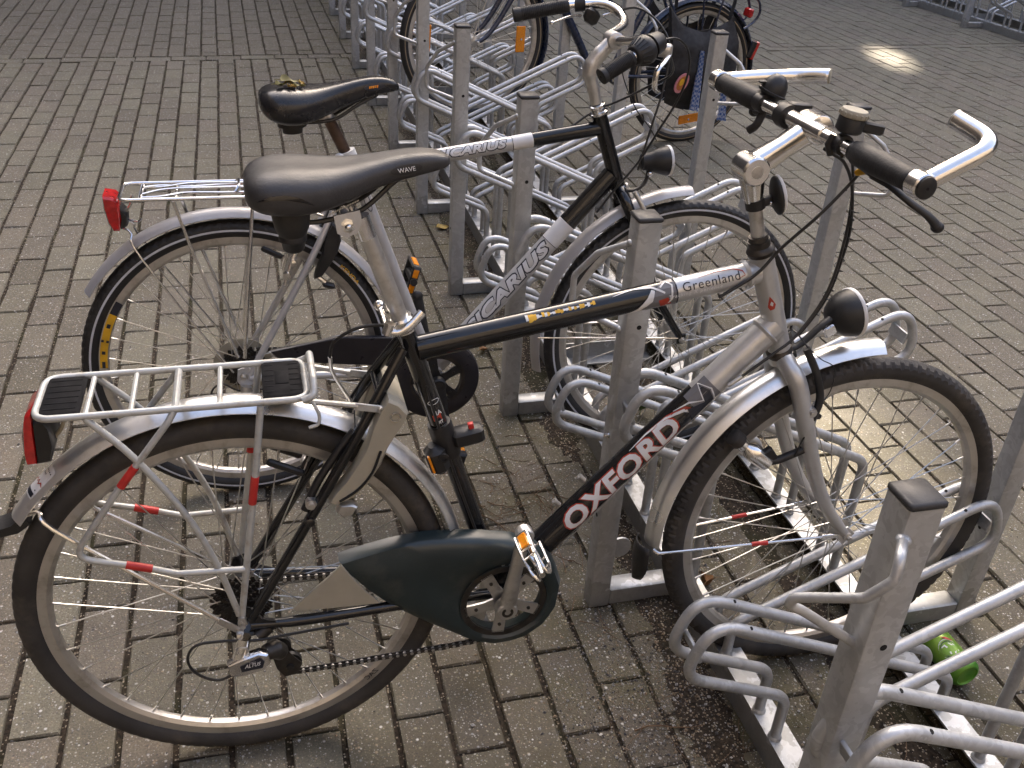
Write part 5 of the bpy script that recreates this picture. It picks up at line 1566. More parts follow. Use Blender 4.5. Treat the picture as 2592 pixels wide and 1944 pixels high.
# derailleur
dr = MB()
dr.tube([V(0.0, 0.330, 0.082), V(-0.008, 0.300, 0.088), V(-0.016, 0.280, 0.090)], [0.0145, 0.0150, 0.0130], 14, 0, flat=0.8)
dr.lathe(V(-0.004, 0.312, 0.094), V(-0.004, 0.312, 0.12), [(0, 0.0105), (0.005, 0.0105), (0.006, 0.008), (0.004, 0.0070), (0.004, 0.0)], 16, 1)
dr.prism([(-0.030, 0.292), (-0.026, 0.268), (-0.010, 0.264), (0.028, 0.272), (0.038, 0.284), (0.036, 0.304), (0.022, 0.310), (-0.012, 0.300)], -0.106, -0.088, 0, bev=0.003)
dr.prism([(-0.010, 0.2890), (-0.008, 0.2770), (0.025, 0.2800), (0.0290, 0.2930), (0.022, 0.3025)], -0.1072, -0.1058, 2)
dr.tube([V(0.030, 0.292, 0.086), V(0.046, 0.290, 0.078), V(0.054, 0.272, 0.066)], [0.0130, 0.0165, 0.0150], 14, 3)
dr.tube([V(0.020, 0.315, 0.070), V(0.040, 0.325, 0.060)], 0.012, 12, 3)
dr.build('derailleur', mlist('alu', 'alu_dull', 'ink', 'dark_steel'), b1, 40)
drl = [o for o in b1.children if o.name.startswith('derailleur')][0]
lettering('ALTUS', (0.026, 0.0078), lambda x, y: V(0.010 + x, 0.2895 + y + x * 0.12, 0.1078), MT['white_paint'], drl, 0.02, 0.3, 1, 1)
lettering('SHIMANO', (0.0100, 0.0020), lambda x, y: V(0.010 + x, 0.2955 + y + x * 0.12, 0.1078), MT['white_paint'], drl, 0.0, 0.3, 1, 1)
jw = MB()
for c in (V(0.052, 0.262, 0.042), V(0.068, 0.222, 0.042)):
    jw.lathe(c + Vector((0, 0.004, 0)), c - Vector((0, 1, 0)), [(0, 0.021), (0.008, 0.021)], 22, 0)
for yy in (-0.034, -0.052):
    jw.prism([(0.044, 0.272), (0.060, 0.272), (0.072, 0.248), (0.088, 0.226), (0.080, 0.202), (0.058, 0.200), (0.046, 0.220), (0.040, 0.250)], yy - 0.001, yy + 0.001, 1)
for c in (V(0.052, 0.262, 0.054), V(0.068, 0.222, 0.054)):
    jw.lathe(c, c - Vector((0, 1, 0)), [(0, 0.007), (0.003, 0.006)], 10, 0)
jw.build('jockey_cage', mlist('plastic', 'dark_steel'), drl, 40)
cbl = MB()
cbl.tube(smooth([V(0.17, 0.312, 0.066), V(0.08, 0.316, 0.076), V(0.02, 0.318, 0.082), V(-0.035, 0.330, 0.086), V(-0.075, 0.330, 0.088), V(-0.090, 0.305, 0.09), V(-0.080, 0.275, 0.092), V(-0.050, 0.255, 0.094), V(-0.022, 0.262, 0.094)], 6), 0.0024, 8)
cbl.build('gear_cable', mlist('cable'), b1)
# frame ring lock, beige
lk = MB()
crescent = [(0.247, 0.738), (0.262, 0.730), (0.276, 0.712), (0.270, 0.696), (0.255, 0.672), (0.243, 0.650), (0.232, 0.622), (0.212, 0.590), (0.188, 0.566), (0.160, 0.555), (0.150, 0.560), (0.158, 0.574), (0.176, 0.594), (0.196, 0.628), (0.212, 0.660), (0.222, 0.690), (0.236, 0.722)]
for (ya, yb) in ((-0.064, -0.036), (0.036, 0.064)):
    lk.prism(crescent, ya, yb, 0, bev=0.004)
lk.prism([(0.236, 0.722), (0.247, 0.738), (0.262, 0.730), (0.276, 0.712), (0.262, 0.694), (0.244, 0.702)], -0.040, 0.040, 0, bev=0.003)
lk.tube(smooth([V(0.232, 0.650, 0.0655), V(0.218, 0.612, 0.0655), V(0.195, 0.583, 0.0655), V(0.166, 0.564, 0.0655)], 5), 0.0022, 8, 1)
lk.lathe(V(0.256, 0.708, 0.063), V(0.256, 0.708, 0.09), [(0, 0.0092), (0.0025, 0.0085), (0.0025, 0.0062), (-0.001, 0.0062), (-0.001, 0.0)], 18, 2)
lk.prism([(0.166, 0.553), (0.186, 0.552), (0.194, 0.546), (0.186, 0.532), (0.172, 0.527), (0.160, 0.540)], -0.062, -0.044, 3, bev=0.003)
lk.build('ring_lock', mlist('beige', 'hole', 'chrome', 'alu_dull'), b1, 40)
# lock holder clamped on the seat tube
hk = MB()
a0 = BB.lerp(STT, 0.545); a1 = BB.lerp(STT, 0.660)
hk.tube([a0, a0.lerp(a1, .1), a0.lerp(a1, .9), a1], [0.0185, 0.0205, 0.0205, 0.0195], 20, 0)
hk.box(V(0.382, 0.628, 0.006), (0.052, 0.034, 0.028), ((0.97, 0, 0.18), (0, 1, 0), (-0.18, 0, 0.97)), 0, 0.005)
hk.box(V(0.386, 0.646, 0.010), (0.009, 0.009, 0.012), ((0.97, 0, 0.18), (0, 1, 0), (-0.18, 0, 0.97)), 1, 0.001)
hk.box(V(0.330, 0.592, 0.012), (0.034, 0.040, 0.055), ((0.95, 0, 0.3), (0, 1, 0), (-0.3, 0, 0.95)), 0, 0.010)
hk.box(V(0.318, 0.590, 0.026), (0.004, 0.010, 0.034), ((0.95, 0, 0.3), (0, 1, 0), (-0.3, 0, 0.95)), 2, 0.001)
hk.lathe(V(0.337, 0.603, 0.030), V(0.337, 0.603, 0.05), [(0, 0.009), (0.004, 0.0085), (0.004, 0.005), (0.002, 0.0045), (0.002, 0)], 14, 0)
hk.tube(smooth([V(0.300, 0.775, 0.010), V(0.330, 0.660, 0.016), V(0.372, 0.520, 0.018), V(0.42, 0.37, 0.018)], 4), 0.0026, 6, 0)
hk.build('lock_holder', mlist('plastic', 'red_tape', 'orange'), b1, 40)

# ------------------------------------------------------------------ bicycle 2: pale silver city bike with black front
b2 = empty('bicycle', (-0.060, 2.035, 0.0), (R(-3.5), 0, 0))
tag(b2, 'silver and black city bicycle with SICARIUS lettering, second from the camera', 'bicycle')
F2 = 1.088
fr = MB()
BB2 = V(0.452, 0.292); ST2 = V(0.262, 0.842); H2t = V(0.836, 0.915); H2b = V(0.899, 0.742)
T0 = V(0.272, 0.800); T1 = V(0.838, 0.882); D0 = V(0.462, 0.306); D1 = V(0.880, 0.772)
fr.tube([BB2, ST2], 0.0150, 18, 1)
ta, tb_ = T0.lerp(T1, 0.635), T0.lerp(T1, 0.72)
fr.tube([T0, ta], 0.0165, 18, 1); fr.tube([ta, tb_], 0.0167, 18, 2); fr.tube([tb_, T1], 0.0165, 18, 0)
da, db = D0.lerp(D1, 0.655), D0.lerp(D1, 0.755)
fr.tube([D0, da], 0.0230, 20, 1); fr.tube([da, db], 0.0232, 20, 2); fr.tube([db, D1], 0.0230, 20, 0)
fr.tube([ta, ta + (tb_ - ta).normalized() * 0.0012], 0.0172, 18, 0); fr.tube([da, da + (db - da).normalized() * 0.0012], 0.0237, 20, 0)
fr.tube([H2t, H2b], 0.0178, 18, 0)
fr.tube([BB2 + Vector((0, -0.036, 0)), BB2 + Vector((0, 0.036, 0))], 0.020, 18, 1)
for sg in (-1, 1):
    fr.tube(smooth([V(0.012, 0.345, sg * 0.066), V(0.15, 0.333, sg * 0.058), V(0.30, 0.317, sg * 0.044), V(0.44, 0.298, sg * 0.026)], 5), 0.0092, 12, 1)
    fr.tube(smooth([V(0.014, 0.352, sg * 0.066), V(0.10, 0.498, sg * 0.056), V(0.20, 0.676, sg * 0.044), V(0.258, 0.792, sg * 0.018)], 5), 0.0080, 12, 1)
    fr.prism([(-0.016, 0.340), (-0.012, 0.368), (0.010, 0.374), (0.030, 0.356), (0.045, 0.344), (0.020, 0.330), (-0.006, 0.322)], -sg * 0.068 - 0.0028, -sg * 0.068 + 0.0028, 1)
frame2 = fr.build('frame', mlist('black_paint', 'silver2', 'white_paint'), b2, 40)
def two(body, size, p0, p1, r, tilt, mid, bold=0.045, shear=0.28):
    lettering(body, (size[0] * 1.03, size[1] * 1.28), tube_map(p0, p1, r, tilt, -1, 0.0003, mid), MT['ink'], frame2, bold + 0.035, shear, 1.02)
    lettering(body, size, tube_map(p0, p1, r, tilt, -1, 0.0007, mid), MT['white_paint'], frame2, bold, shear, 1.05)
two('SICARIUS', (0.162, 0.0190), T0, T1, 0.0165, 0.42, 0.470)
two('SICARIUS', (0.290, 0.0290), D0, D1, 0.0230, 0.42, 0.415)
fc_ = tube_map(V(0.12, 0.3345, 0.0595), V(0.30, 0.317, 0.044), 0.0092, 0.45, -1, 0.0005, 0.55)
decal([[(-0.058, -0.0055), (0.050, -0.0055), (0.056, 0.0), (0.050, 0.0055), (-0.058, 0.0055)]], fc_, MT['ink'], frame2)
lettering('SHIMANO', (0.050, 0.0060), tube_map(V(0.12, 0.3345, 0.0595), V(0.30, 0.317, 0.044), 0.0092, 0.45, -1, 0.0010, 0.53), MT['white_paint'], frame2, 0.02, 0.1, 1.0, 3)
fo = tube_map(BB2, ST2, 0.0150, 0.1, -1, 0.0005, 0.80)
ov = [(0.022 * math.cos(2 * math.pi * k / 24), 0.0062 * math.sin(2 * math.pi * k / 24)) for k in range(25)]
decal(strip(ov, 0.0016), fo, MT['ink'], frame2)
w2r = wheel(b2, V(0, WR), TYRE_B, True, 'rear_wheel', 0.05)
w2f = wheel(b2, V(F2, WR), TYRE_B, False, 'front_wheel', 0.11)
link('cassette', CAS, w2r)
dsk = MB(); dsk.revolve([(0.022, -0.014), (0.068, -0.013), (0.068, -0.0115), (0.022, -0.0125)], 0, 2 * math.pi, 48)
dsk.build('spoke_guard', mlist('beige'), w2r, 40)
# yellow and black rim sticker, rear wheel
def rmap(lift):
    return lambda x, y: Vector(((0.3030 + y) * math.cos(R(167) + x / 0.303), -0.0113 - lift, (0.3030 + y) * math.sin(R(167) + x / 0.303)))
def arcband(x0, x1, y0, y1, n=8):
    return [[(x0 + (x1 - x0) * k / n, y0), (x0 + (x1 - x0) * (k + 1) / n, y0), (x0 + (x1 - x0) * (k + 1) / n, y1), (x0 + (x1 - x0) * k / n, y1)] for k in range(n)]
decal(arcband(-0.085, 0.05, -0.0078, 0.0085, 14), rmap(0.0006), MT['yellow_decal'], w2r, 'rim_sticker', 2)
blk = arcband(-0.117, -0.085, -0.0078, 0.0085, 5) + arcband(-0.060, -0.050, -0.003, 0.0045, 2) + arcband(-0.020, -0.014, -0.0078, -0.002, 2) + arcband(-0.020, -0.014, 0.003, 0.0085, 2) + arcband(0.008, 0.016, -0.003, 0.0045, 2) + arcband(0.034, 0.050, -0.003, 0.004, 2)
decal(blk, rmap(0.0011), MT['ink'], w2r, 'rim_sticker', 2)
lettering('KENDA', (0.060, 0.0085), lambda x, y: Vector(((0.3335 + y) * math.cos(R(40) - x / 0.33), -0.0205, (0.3335 + y) * math.sin(R(40) - x / 0.33))), MT['yellow_decal'], w2r, 0.02, 0.0, 1.0, 2)
g2r = link('mudguard', guard_mesh(mlist('guard2'), 0.378, R(14), R(147), 0.056, 48, False, 0.014), b2, V(0, WR))
g2f = link('mudguard', guard_mesh(mlist('guard2'), 0.386, R(90), R(192), 0.056, 44, False, 0.014), b2, V(F2, WR))
for g_, c_, q in ((g2r, (0, 0, 0), None),):
    ms = MB()
    for sg in (-1, 1):
        ms.tube(smooth([V(-0.215, 0.700, sg * 0.024), V(-0.200, 0.690, sg * 0.034), V(-0.185, 0.640, sg * 0.05), V(-0.022, 0.362, sg * 0.070)], 5), 0.0024, 8)
    ms.build('mudguard_stay', mlist('chrome'), g2r, 40, V(0, -WR))
ms = MB()
for sg in (-1, 1):
    ms.tube([V(0.712, 0.372, sg * 0.028), V(0.740, 0.374, sg * 0.038), V(F2 - 0.01, 0.356, sg * 0.060)], 0.0024, 8)
ms.build('mudguard_stay', mlist('alu'), g2f, 40, V(-F2, -WR))
fk = MB()
for sg in (-1, 1):
    pa = smooth([V(0.901, 0.735, sg * 0.010), V(0.905, 0.722, sg * 0.034), V(0.918, 0.690, sg * 0.048), V(0.955, 0.600, sg * 0.052), V(1.000, 0.490, sg * 0.053), V(1.045, 0.415, sg * 0.054), V(1.086, 0.355, sg * 0.055)], 4)
    fk.tube(pa, [0.0150 - 0.0055 * i / (len(pa) - 1) for i in range(len(pa))], 14, 0)
    fk.box(V(F2, 0.352, sg * 0.056), (0.024, 0.005, 0.028), None, 0, 0.001)
fk.tube([V(0.898, 0.742), V(0.906, 0.718)], 0.0180, 16, 0)
fk.build('fork', mlist('black_paint'), b2, 45)
hs = MB(); hd = (H2t - H2b).normalized()
hs.lathe(H2t - hd * 0.003, H2t + hd, [(0, 0.0185), (0.003, 0.0225), (0.008, 0.0225), (0.010, 0.0175), (0.016, 0.0175), (0.018, 0.0195), (0.024, 0.0190), (0.026, 0.0150)], 20)
hs.build('headset_cup', mlist('chrome'), b2, 30); hs = MB()
hs.lathe(H2b + hd * 0.003, H2b - hd, [(0, 0.0180), (0.004, 0.0205), (0.010, 0.0205), (0.012, 0.017)], 20)
hs.build('headset_cup', mlist('chrome'), b2, 30)
st = MB()
st.tube(smooth([V(0.827, 0.938), V(0.818, 0.970), V(0.808, 1.000), V(0.812, 1.025), V(0.830, 1.050), V(0.850, 1.070)], 5), [0.0135] * 5 + [0.0150] * 5 + [0.0190] * 6 + [0.0175] * 5 + [0.0160] * 5, 16, 0)
st.lathe(V(0.856, 1.076, -0.022), V(0.856, 1.076, 0.05), [(0, 0.016), (0.002, 0.0185), (0.042, 0.0185), (0.044, 0.016)], 18, 0)
st.build('stem', mlist('alu_dull'), b2, 40)
hb = MB()
pn = smooth([V(0.856, 1.076, 0.0), V(0.862, 1.080, 0.05), V(0.882, 1.094, 0.115), V(0.888, 1.104, 0.175), V(0.868, 1.106, 0.222), V(0.825, 1.094, 0.252), V(0.765, 1.067, 0.268), V(0.738, 1.052, 0.272)], 6)
pf = smooth([V(0.856, 1.076, 0.0), V(0.866, 1.080, -0.045), V(0.918, 1.090, -0.110), V(0.934, 1.106, -0.165), V(0.912, 1.122, -0.208), V(0.872, 1.122, -0.235), V(0.812, 1.114, -0.252), V(0.735, 1.099, -0.264), V(0.702, 1.092, -0.268)], 6)
hb.tube(pn, 0.0111, 16); hb.tube(pf, 0.0111, 16)
hbar2 = hb.build('handlebar', mlist('alu'), b2, 45)
def ribbed(p0, p1, r, n, name, parent, mat):
    g = MB(); p0 = Vector(p0); p1 = Vector(p1); L_ = (p1 - p0).length
    pr = [(0, r * 0.95)]
    for k in range(n):
        t = L_ * (0.08 + 0.78 * k / n); pr += [(t, r), (t + L_ * 0.3 / n, r), (t + L_ * 0.36 / n, r * 0.93), (t + L_ * 0.68 / n, r * 0.93)]
    pr += [(L_ * 0.9, r * 1.03), (L_ * 0.99, r * 1.03), (L_, r * 0.9)]
    g.lathe(p0, p1, pr, 18, 0)
    d = (p1 - p0).normalized(); g.lathe(p1 + d * 0.0002, p1 + d, [(0, 0.003), (0.0005, 0.0028)], 8, 1)
    return g.build(name, [MT[mat], MT['hole']], parent, 35)
ribbed(V(0.802, 1.083, 0.258), V(0.734, 1.049, 0.274), 0.0158, 18, 'grip', hbar2, 'rubber')
ribbed(V(0.828, 1.117, -0.249), V(0.696, 1.091, -0.270), 0.0165, 24, 'grip', hbar2, 'rubber')
gs = MB(); A = V(0.803, 1.084, 0.258); B = V(0.846, 1.100, 0.238)
gs.lathe(A, B, [(0, 0.0165), (0.003, 0.0195), (0.010, 0.0225), (0.026, 0.0290), (0.038, 0.0295), (0.044, 0.0255)], 24)
for k in range(20):
    a = 2 * math.pi * k / 20
    d = (B - A).normalized(); ux = d.orthogonal().normalized(); vx = d.cross(ux); q = ux * math.cos(a) + vx * math.sin(a)
    gs.tube([A + d * 0.008 + q * 0.0218, A + d * 0.026 + q * 0.0288], 0.0014, 5)
d = (B - A).normalized()
gs.tube([B, B + d * 0.018, V(0.872, 1.108, 0.206), V(0.888, 1.104, 0.180)], [0.0250, 0.0225, 0.0165, 0.0145], 16)
gs.build('grip_shifter', mlist('plastic'), hbar2, 50)
lv = MB()
lv.box(V(0.896, 1.086, 0.196), (0.030, 0.024, 0.026), ((0.8, -0.5, 0), (0.5, 0.8, 0), (0, 0, 1)), 1, 0.004)
lv.tube(smooth([V(0.902, 1.078, 0.205), V(0.885, 1.066, 0.222), V(0.868, 1.055, 0.236), V(0.864, 1.036, 0.238), V(0.866, 1.018, 0.236), V(0.876, 1.010, 0.232)], 5), 0.0062, 10, 0, flat=0.7)
lv.build('brake_lever', mlist('alu', 'alu_dull'), hbar2, 45)
lv = MB()
lv.tube([V(0.842, 1.120, -0.246), V(0.866, 1.123, -0.238)], 0.0175, 16, 1)
lv.box(V(0.878, 1.096, -0.220), (0.046, 0.022, 0.034), ((0.8, 0.35, -0.45), (-0.35, 0.9, 0), (0.45, 0, 0.9)), 1, 0.008)
lv.tube([V(0.902, 1.100, -0.205), V(0.926, 1.110, -0.195)], 0.0042, 8, 0)
lv.tube(smooth([V(0.862, 1.092, -0.262), V(0.846, 1.086, -0.292), V(0.808, 1.070, -0.306)], 4), [0.0070, 0.0070, 0.0065, 0.006, 0.0055, 0.005, 0.0045, 0.004, 0.0035], 10, 0, flat=0.6)
lv.ball(V(0.806, 1.068, -0.306), (0.006, 0.006, 0.006), None, 0)
lv.build('brake_lever', mlist('alu', 'plastic'), hbar2, 45)
sp_ = MB(); sp_.tube([V(0.268, 0.820), V(0.222, 0.922)], 0.0128, 16, 0); sp_.lathe(V(0.226, 0.912, 0.0), V(0.214, 0.936, 0.0), [(0, 0.015), (0.014, 0.015)], 14, 1)
sp_.tube([V(0.212, 0.918, 0.022), V(0.212, 0.918, -0.022)], 0.008, 10, 1)
sp_.build('seat_post', mlist('rust', 'alu_dull'), b2)
qr = MB(); a_ = (ST2 - BB2).normalized(); qr.tube([ST2 - a_ * 0.018, ST2 + a_ * 0.004], 0.0185, 18); qr.ball(V(0.243, 0.838, 0.018), (0.010, 0.008, 0.007), None)
qr.build('seat_clamp', mlist('white_paint'), b2, 45)
S2 = [(0.082, 0.034, 0.968, 0.948), (0.090, 0.060, 0.978, 0.932), (0.108, 0.078, 0.986, 0.918), (0.135, 0.085, 0.989, 0.911), (0.165, 0.079, 0.987, 0.911), (0.195, 0.064, 0.985, 0.917), (0.225, 0.047, 0.987, 0.928), (0.258, 0.036, 0.993, 0.942), (0.290, 0.030, 1.000, 0.954), (0.320, 0.027, 1.004, 0.963), (0.348, 0.023, 1.003, 0.969), (0.368, 0.017, 0.996, 0.972), (0.378, 0.009, 0.986, 0.973)]
sad2 = loft(S2, mlist('saddle_b'), 'saddle', b2, 24, 0.002)
eb = MB(); eb.lathe(V(0.148, 0.918, 0.0), V(0.150, 0.85, 0.0), [(0, 0.030), (0.016, 0.031), (0.018, 0.022), (0.030, 0.021), (0.032, 0.014)], 20)
eb.build('saddle_spring', mlist('plastic'), sad2)
sr = MB()
for sg in (-1, 1):
    sr.tube(smooth([V(0.330, 0.966, sg * 0.008), V(0.285, 0.946, sg * 0.018), V(0.240, 0.920, sg * 0.022), V(0.200, 0.914, sg * 0.024), V(0.165, 0.915, sg * 0.03)], 5), 0.0038, 8)
sr.build('saddle_rail', mlist('cable'), sad2)
fO = lambda x, y: V(0.322, 0.987, 0.03) + Vector((x, 0, x * 0.14 + y))
drape(sad2, [oval(0.0225, 0.0075)], MT['ink'], 'badge', 0.0010, fn=fO)
drape(sad2, [[(-0.012 + 0.004 * k, -0.003 + 0.001 * (k % 2)), (-0.009 + 0.004 * k, -0.002), (-0.0085 + 0.004 * k, 0.0030), (-0.0118 + 0.004 * k, 0.0026)] for k in range(5)], MT['orange'], 'badge', 0.0018, fn=fO)
# carrier of chromed wire
ca = MB(); w_ = 0.768
ca.tube(fillet([V(0.085, w_, 0.0), V(0.085, w_, 0.060), V(-0.212, w_ + 0.003, 0.060), V(-0.212, w_ + 0.003, -0.060), V(0.085, w_, -0.060), V(0.085, w_, -0.0005)], 0.022, 6), 0.0040, 8)
for sg in (-1, 1):
    ca.tube(smooth([V(0.085, w_ + 0.002, sg * 0.030), V(0.0, w_ + 0.003, sg * 0.030), V(-0.08, w_ + 0.003, sg * 0.022), V(-0.13, w_ + 0.002, sg * 0.040), V(-0.175, w_, sg * 0.036)], 5), 0.0028, 6)
    ca.tube(smooth([V(0.060, w_ + 0.010, sg * 0.014), V(-0.06, w_ + 0.012, sg * 0.018), V(-0.125, w_ + 0.008, sg * 0.010), V(-0.168, w_ + 0.003, sg * 0.022)], 5), 0.0026, 6)
    ca.tube([V(-0.106, w_ - 0.003, sg * 0.060), V(-0.076, 0.645, sg * 0.067), V(-0.008, 0.402, sg * 0.074)], 0.0040, 8)
    ca.tube([V(0.055, w_ - 0.003, sg * 0.060), V(0.038, 0.642, sg * 0.067), V(0.006, 0.400, sg * 0.076)], 0.0042, 8)
    ca.tube([V(0.08, w_ - 0.002, sg * 0.045), V(0.20, 0.715, sg * 0.044)], 0.0035, 8)
ca.tube([V(-0.10, w_ - 0.001, 0.058), V(-0.10, w_ - 0.001, -0.058)], 0.0032, 8); ca.tube([V(-0.172, w_, 0.050), V(-0.172, w_, -0.050)], 0.0050, 8)
ca.tube(fillet([V(0.020, w_ + 0.006, 0.034), V(0.028, w_ + 0.016, 0.026), V(0.028, w_ + 0.016, -0.026), V(0.020, w_ + 0.006, -0.034)], 0.008, 3), 0.0028, 6)
ca.build('luggage_carrier', mlist('chrome'), b2, 45)
rl = MB()
rl.prism([(-0.226, 0.768), (-0.246, 0.772), (-0.247, 0.745), (-0.242, 0.712), (-0.234, 0.696), (-0.222, 0.696), (-0.216, 0.72), (-0.218, 0.760)], -0.034, 0.034, 0, bev=0.005)
rl.prism([(-0.2165, 0.744), (-0.2205, 0.696), (-0.206, 0.704), (-0.204, 0.728)], -0.026, 0.026, 1, bev=0.004)
rl.tube(smooth([V(-0.208, 0.730, 0.006), V(-0.196, 0.745, 0.006), V(-0.190, 0.764, 0.004)], 4), 0.003, 8, 2)
rl.tube(smooth([V(-0.205, 0.715, 0.01), V(-0.186, 0.712, 0.02), V(-0.176, 0.72, 0.03)], 4), 0.002, 6, 2)
rl.build('rear_lamp', mlist('red_lens', 'plastic', 'chrome'), b2, 40)
# smoked chain guard: ring and long arm
NA = 96; cg = MB(); vs = []
for k in range(NA):
    a = 2 * math.pi * k / NA
    for rr_, s_ in ((0.058, 0.048), (0.060, 0.060), (0.085, 0.066), (0.104, 0.058), (0.107, 0.046)):
        vs.append(V(0.452 + math.cos(a) * rr_, 0.292 + math.sin(a) * rr_, s_))
fs = []
for k in range(NA):
    k2 = (k + 1) % NA
    for j in range(4): fs.append((k * 5 + j, k2 * 5 + j, k2 * 5 + j + 1, k * 5 + j + 1))
cg.add(vs, fs)
cg.prism([(0.062, 0.405), (0.150, 0.418), (0.226, 0.430), (0.35, 0.418), (0.44, 0.396), (0.39, 0.36), (0.365, 0.335), (0.300, 0.348), (0.222, 0.357), (0.147, 0.369), (0.075, 0.388)], -0.064, -0.050, 0, bev=0.004)
cg.build('chain_guard', mlist('guard_dark'), b2, 45)
crk2, pp2 = crank_set(b2, (0.450, 0.291), 0.082, R(-80), 0.170, 'plastic', 'plastic', 0.056)
def block_pedal(pc, sg_, crank):
    pd = MB()
    pd.tube([pc, pc + Vector((0, sg_ * 0.09, 0))], 0.009, 10, 0)
    e1 = Vector((0.30, 0, 0.95)); e2 = Vector((-0.95, 0, 0.30))
    for sg in (-1, 1):
        pd.box(pc + e1 * 0.034 * sg + Vector((0, sg_ * 0.052, 0)), (0.008, 0.082, 0.024), (e1, (0, 1, 0), e2), 0, 0.003)
        pd.box(pc + e1 * 0.0385 * sg + Vector((0, sg_ * 0.052, 0)), (0.003, 0.050, 0.014), (e1, (0, 1, 0), e2), 1, 0.001)
        pd.box(pc + e2 * 0.0 + e1 * 0.020 * sg + Vector((0, sg_ * 0.0095, 0)), (0.022, 0.003, 0.014), (e1, (0, 1, 0), e2), 1, 0.001)
    for yy in (0.014, 0.090):
        pd.box(pc + Vector((0, sg_ * yy, 0)), (0.070, 0.010, 0.020), (e1, (0, 1, 0), e2), 0, 0.003)
    pd.build('pedal', mlist('plastic', 'orange'), crank, 40)
block_pedal(pp2 + Vector((0, -0.008, 0)), -1, crk2)
fc = MB(); q0 = V(0.452, 0.292, -0.058); q1 = V(0.426, 0.462, -0.072)
fc.tube([q0, q1], [0.014, 0.0125], 12, 0, flat=0.6, up=(0, 1, 0)); fc.ball(q1, (0.014, 0.010, 0.014), None, 0)
fck = fc.build('crank', mlist('plastic'), b2)
block_pedal(q1 + Vector((-0.006, 0.012, 0.030)), 1, fck)
link('chain', chain_mesh(smooth([V(0.03, 0.400, 0.034), V(0.25, 0.385, 0.04), V(0.44, 0.362, 0.05), V(0.50, 0.335, 0.05), V(0.525, 0.29, 0.05), V(0.50, 0.235, 0.05), V(0.44, 0.218, 0.05), V(0.25, 0.208, 0.046), V(0.07, 0.200, 0.04), V(0.05, 0.225, 0.04), V(0.055, 0.27, 0.04)], 6)), b2)
dr = MB()
dr.tube([V(0.004, 0.330, 0.080), V(-0.002, 0.300, 0.086)], 0.013, 12, 0); dr.prism([(-0.014, 0.304), (-0.012, 0.284), (0.030, 0.288), (0.036, 0.304), (0.016, 0.314)], -0.100, -0.086, 0, bev=0.003)
for c in (V(0.046, 0.268, 0.042), V(0.058, 0.226, 0.042)):
    dr.lathe(c + Vector((0, 0.004, 0)), c - Vector((0, 1, 0)), [(0, 0.020), (0.008, 0.020)], 20, 1)
dr.prism([(0.036, 0.282), (0.056, 0.282), (0.074, 0.236), (0.070, 0.206), (0.048, 0.204), (0.036, 0.25)], -0.053, -0.050, 0)
dr.tube(smooth([V(0.12, 0.322, 0.066), V(0.0, 0.318, 0.082), V(-0.05, 0.345, 0.086), V(-0.075, 0.320, 0.088), V(-0.05, 0.290, 0.09), V(-0.015, 0.292, 0.09)], 5), 0.0022, 6, 1)
dr.build('derailleur', mlist('alu_dull', 'dark_steel'), b2, 40)
# rear ring lock (black) and V-brake
lk = MB()
lk.prism([(0.218, 0.702), (0.232, 0.690), (0.236, 0.660), (0.226, 0.630), (0.206, 0.600), (0.190, 0.578), (0.172, 0.572), (0.176, 0.590), (0.192, 0.626), (0.202, 0.668)], -0.058, -0.034, 0, bev=0.004)
lk.prism([(0.218, 0.702), (0.232, 0.690), (0.236, 0.660), (0.226, 0.630), (0.206, 0.600), (0.190, 0.578), (0.172, 0.572), (0.176, 0.590), (0.192, 0.626), (0.202, 0.668)], 0.034, 0.058, 0, bev=0.004)
lk.prism([(0.202, 0.668), (0.218, 0.702), (0.232, 0.690), (0.236, 0.660)], -0.036, 0.036, 0, bev=0.003)
lk.tube([V(0.180, 0.575, 0.046), V(0.196, 0.560, 0.046)], 0.006, 8, 1); lk.box(V(0.204, 0.553, 0.046), (0.030, 0.018, 0.012), ((0.9, 0, -0.3), (0, 1, 0), (0.3, 0, 0.9)), 0, 0.004)
lk.build('ring_lock', mlist('plastic', 'chrome'), b2, 40)
vb = MB()
for sg in (-1, 1):
    vb.tube(smooth([V(0.108, 0.560, sg * 0.048), V(0.122, 0.602, sg * 0.044), V(0.140, 0.640, sg * 0.038), V(0.158, 0.668, sg * 0.03)], 4), 0.0072, 10, 0)
    vb.lathe(V(0.130, 0.612, sg * 0.046), V(0.130, 0.612, sg * 0.08), [(0, 0.008), (0.010, 0.008), (0.010, 0.005), (0.020, 0.005)], 8, 0)
    vb.lathe(V(0.113, 0.583, sg * 0.046), V(0.113, 0.583, sg * 0.08), [(0, 0.010), (0.012, 0.009)], 10, 0)
    vb.box(V(0.085, 0.630, sg * 0.026), (0.050, 0.010, 0.012), ((0.82, 0, -0.45), (0, 1, 0), (0.45, 0, 0.82)), 1, 0.003)
vb.build('rear_brake', mlist('alu', 'plastic'), b2, 40)
vb = MB()
for sg in (-1, 1):
    vb.tube(smooth([V(0.958, 0.612, sg * 0.050), V(0.968, 0.655, sg * 0.046), V(0.952, 0.700, sg * 0.040), V(0.930, 0.738, sg * 0.03)], 4), 0.0062, 10, 0)
    vb.box(V(0.975, 0.628, sg * 0.030), (0.046, 0.010, 0.011), ((0.75, 0, -0.66), (0, 1, 0), (0.66, 0, 0.75)), 1, 0.003)
vb.build('front_brake', mlist('alu_dull', 'plastic'), b2, 40)
hl = MB()
hl.tube(smooth([V(0.910, 0.735, 0.006), V(0.940, 0.735, 0.008), V(0.964, 0.752, 0.006), V(0.972, 0.782, 0.004)], 4), 0.0050, 8, 0)
c = V(0.952, 0.800); hdir = Vector((0.97, 0, 0.02)).normalized()
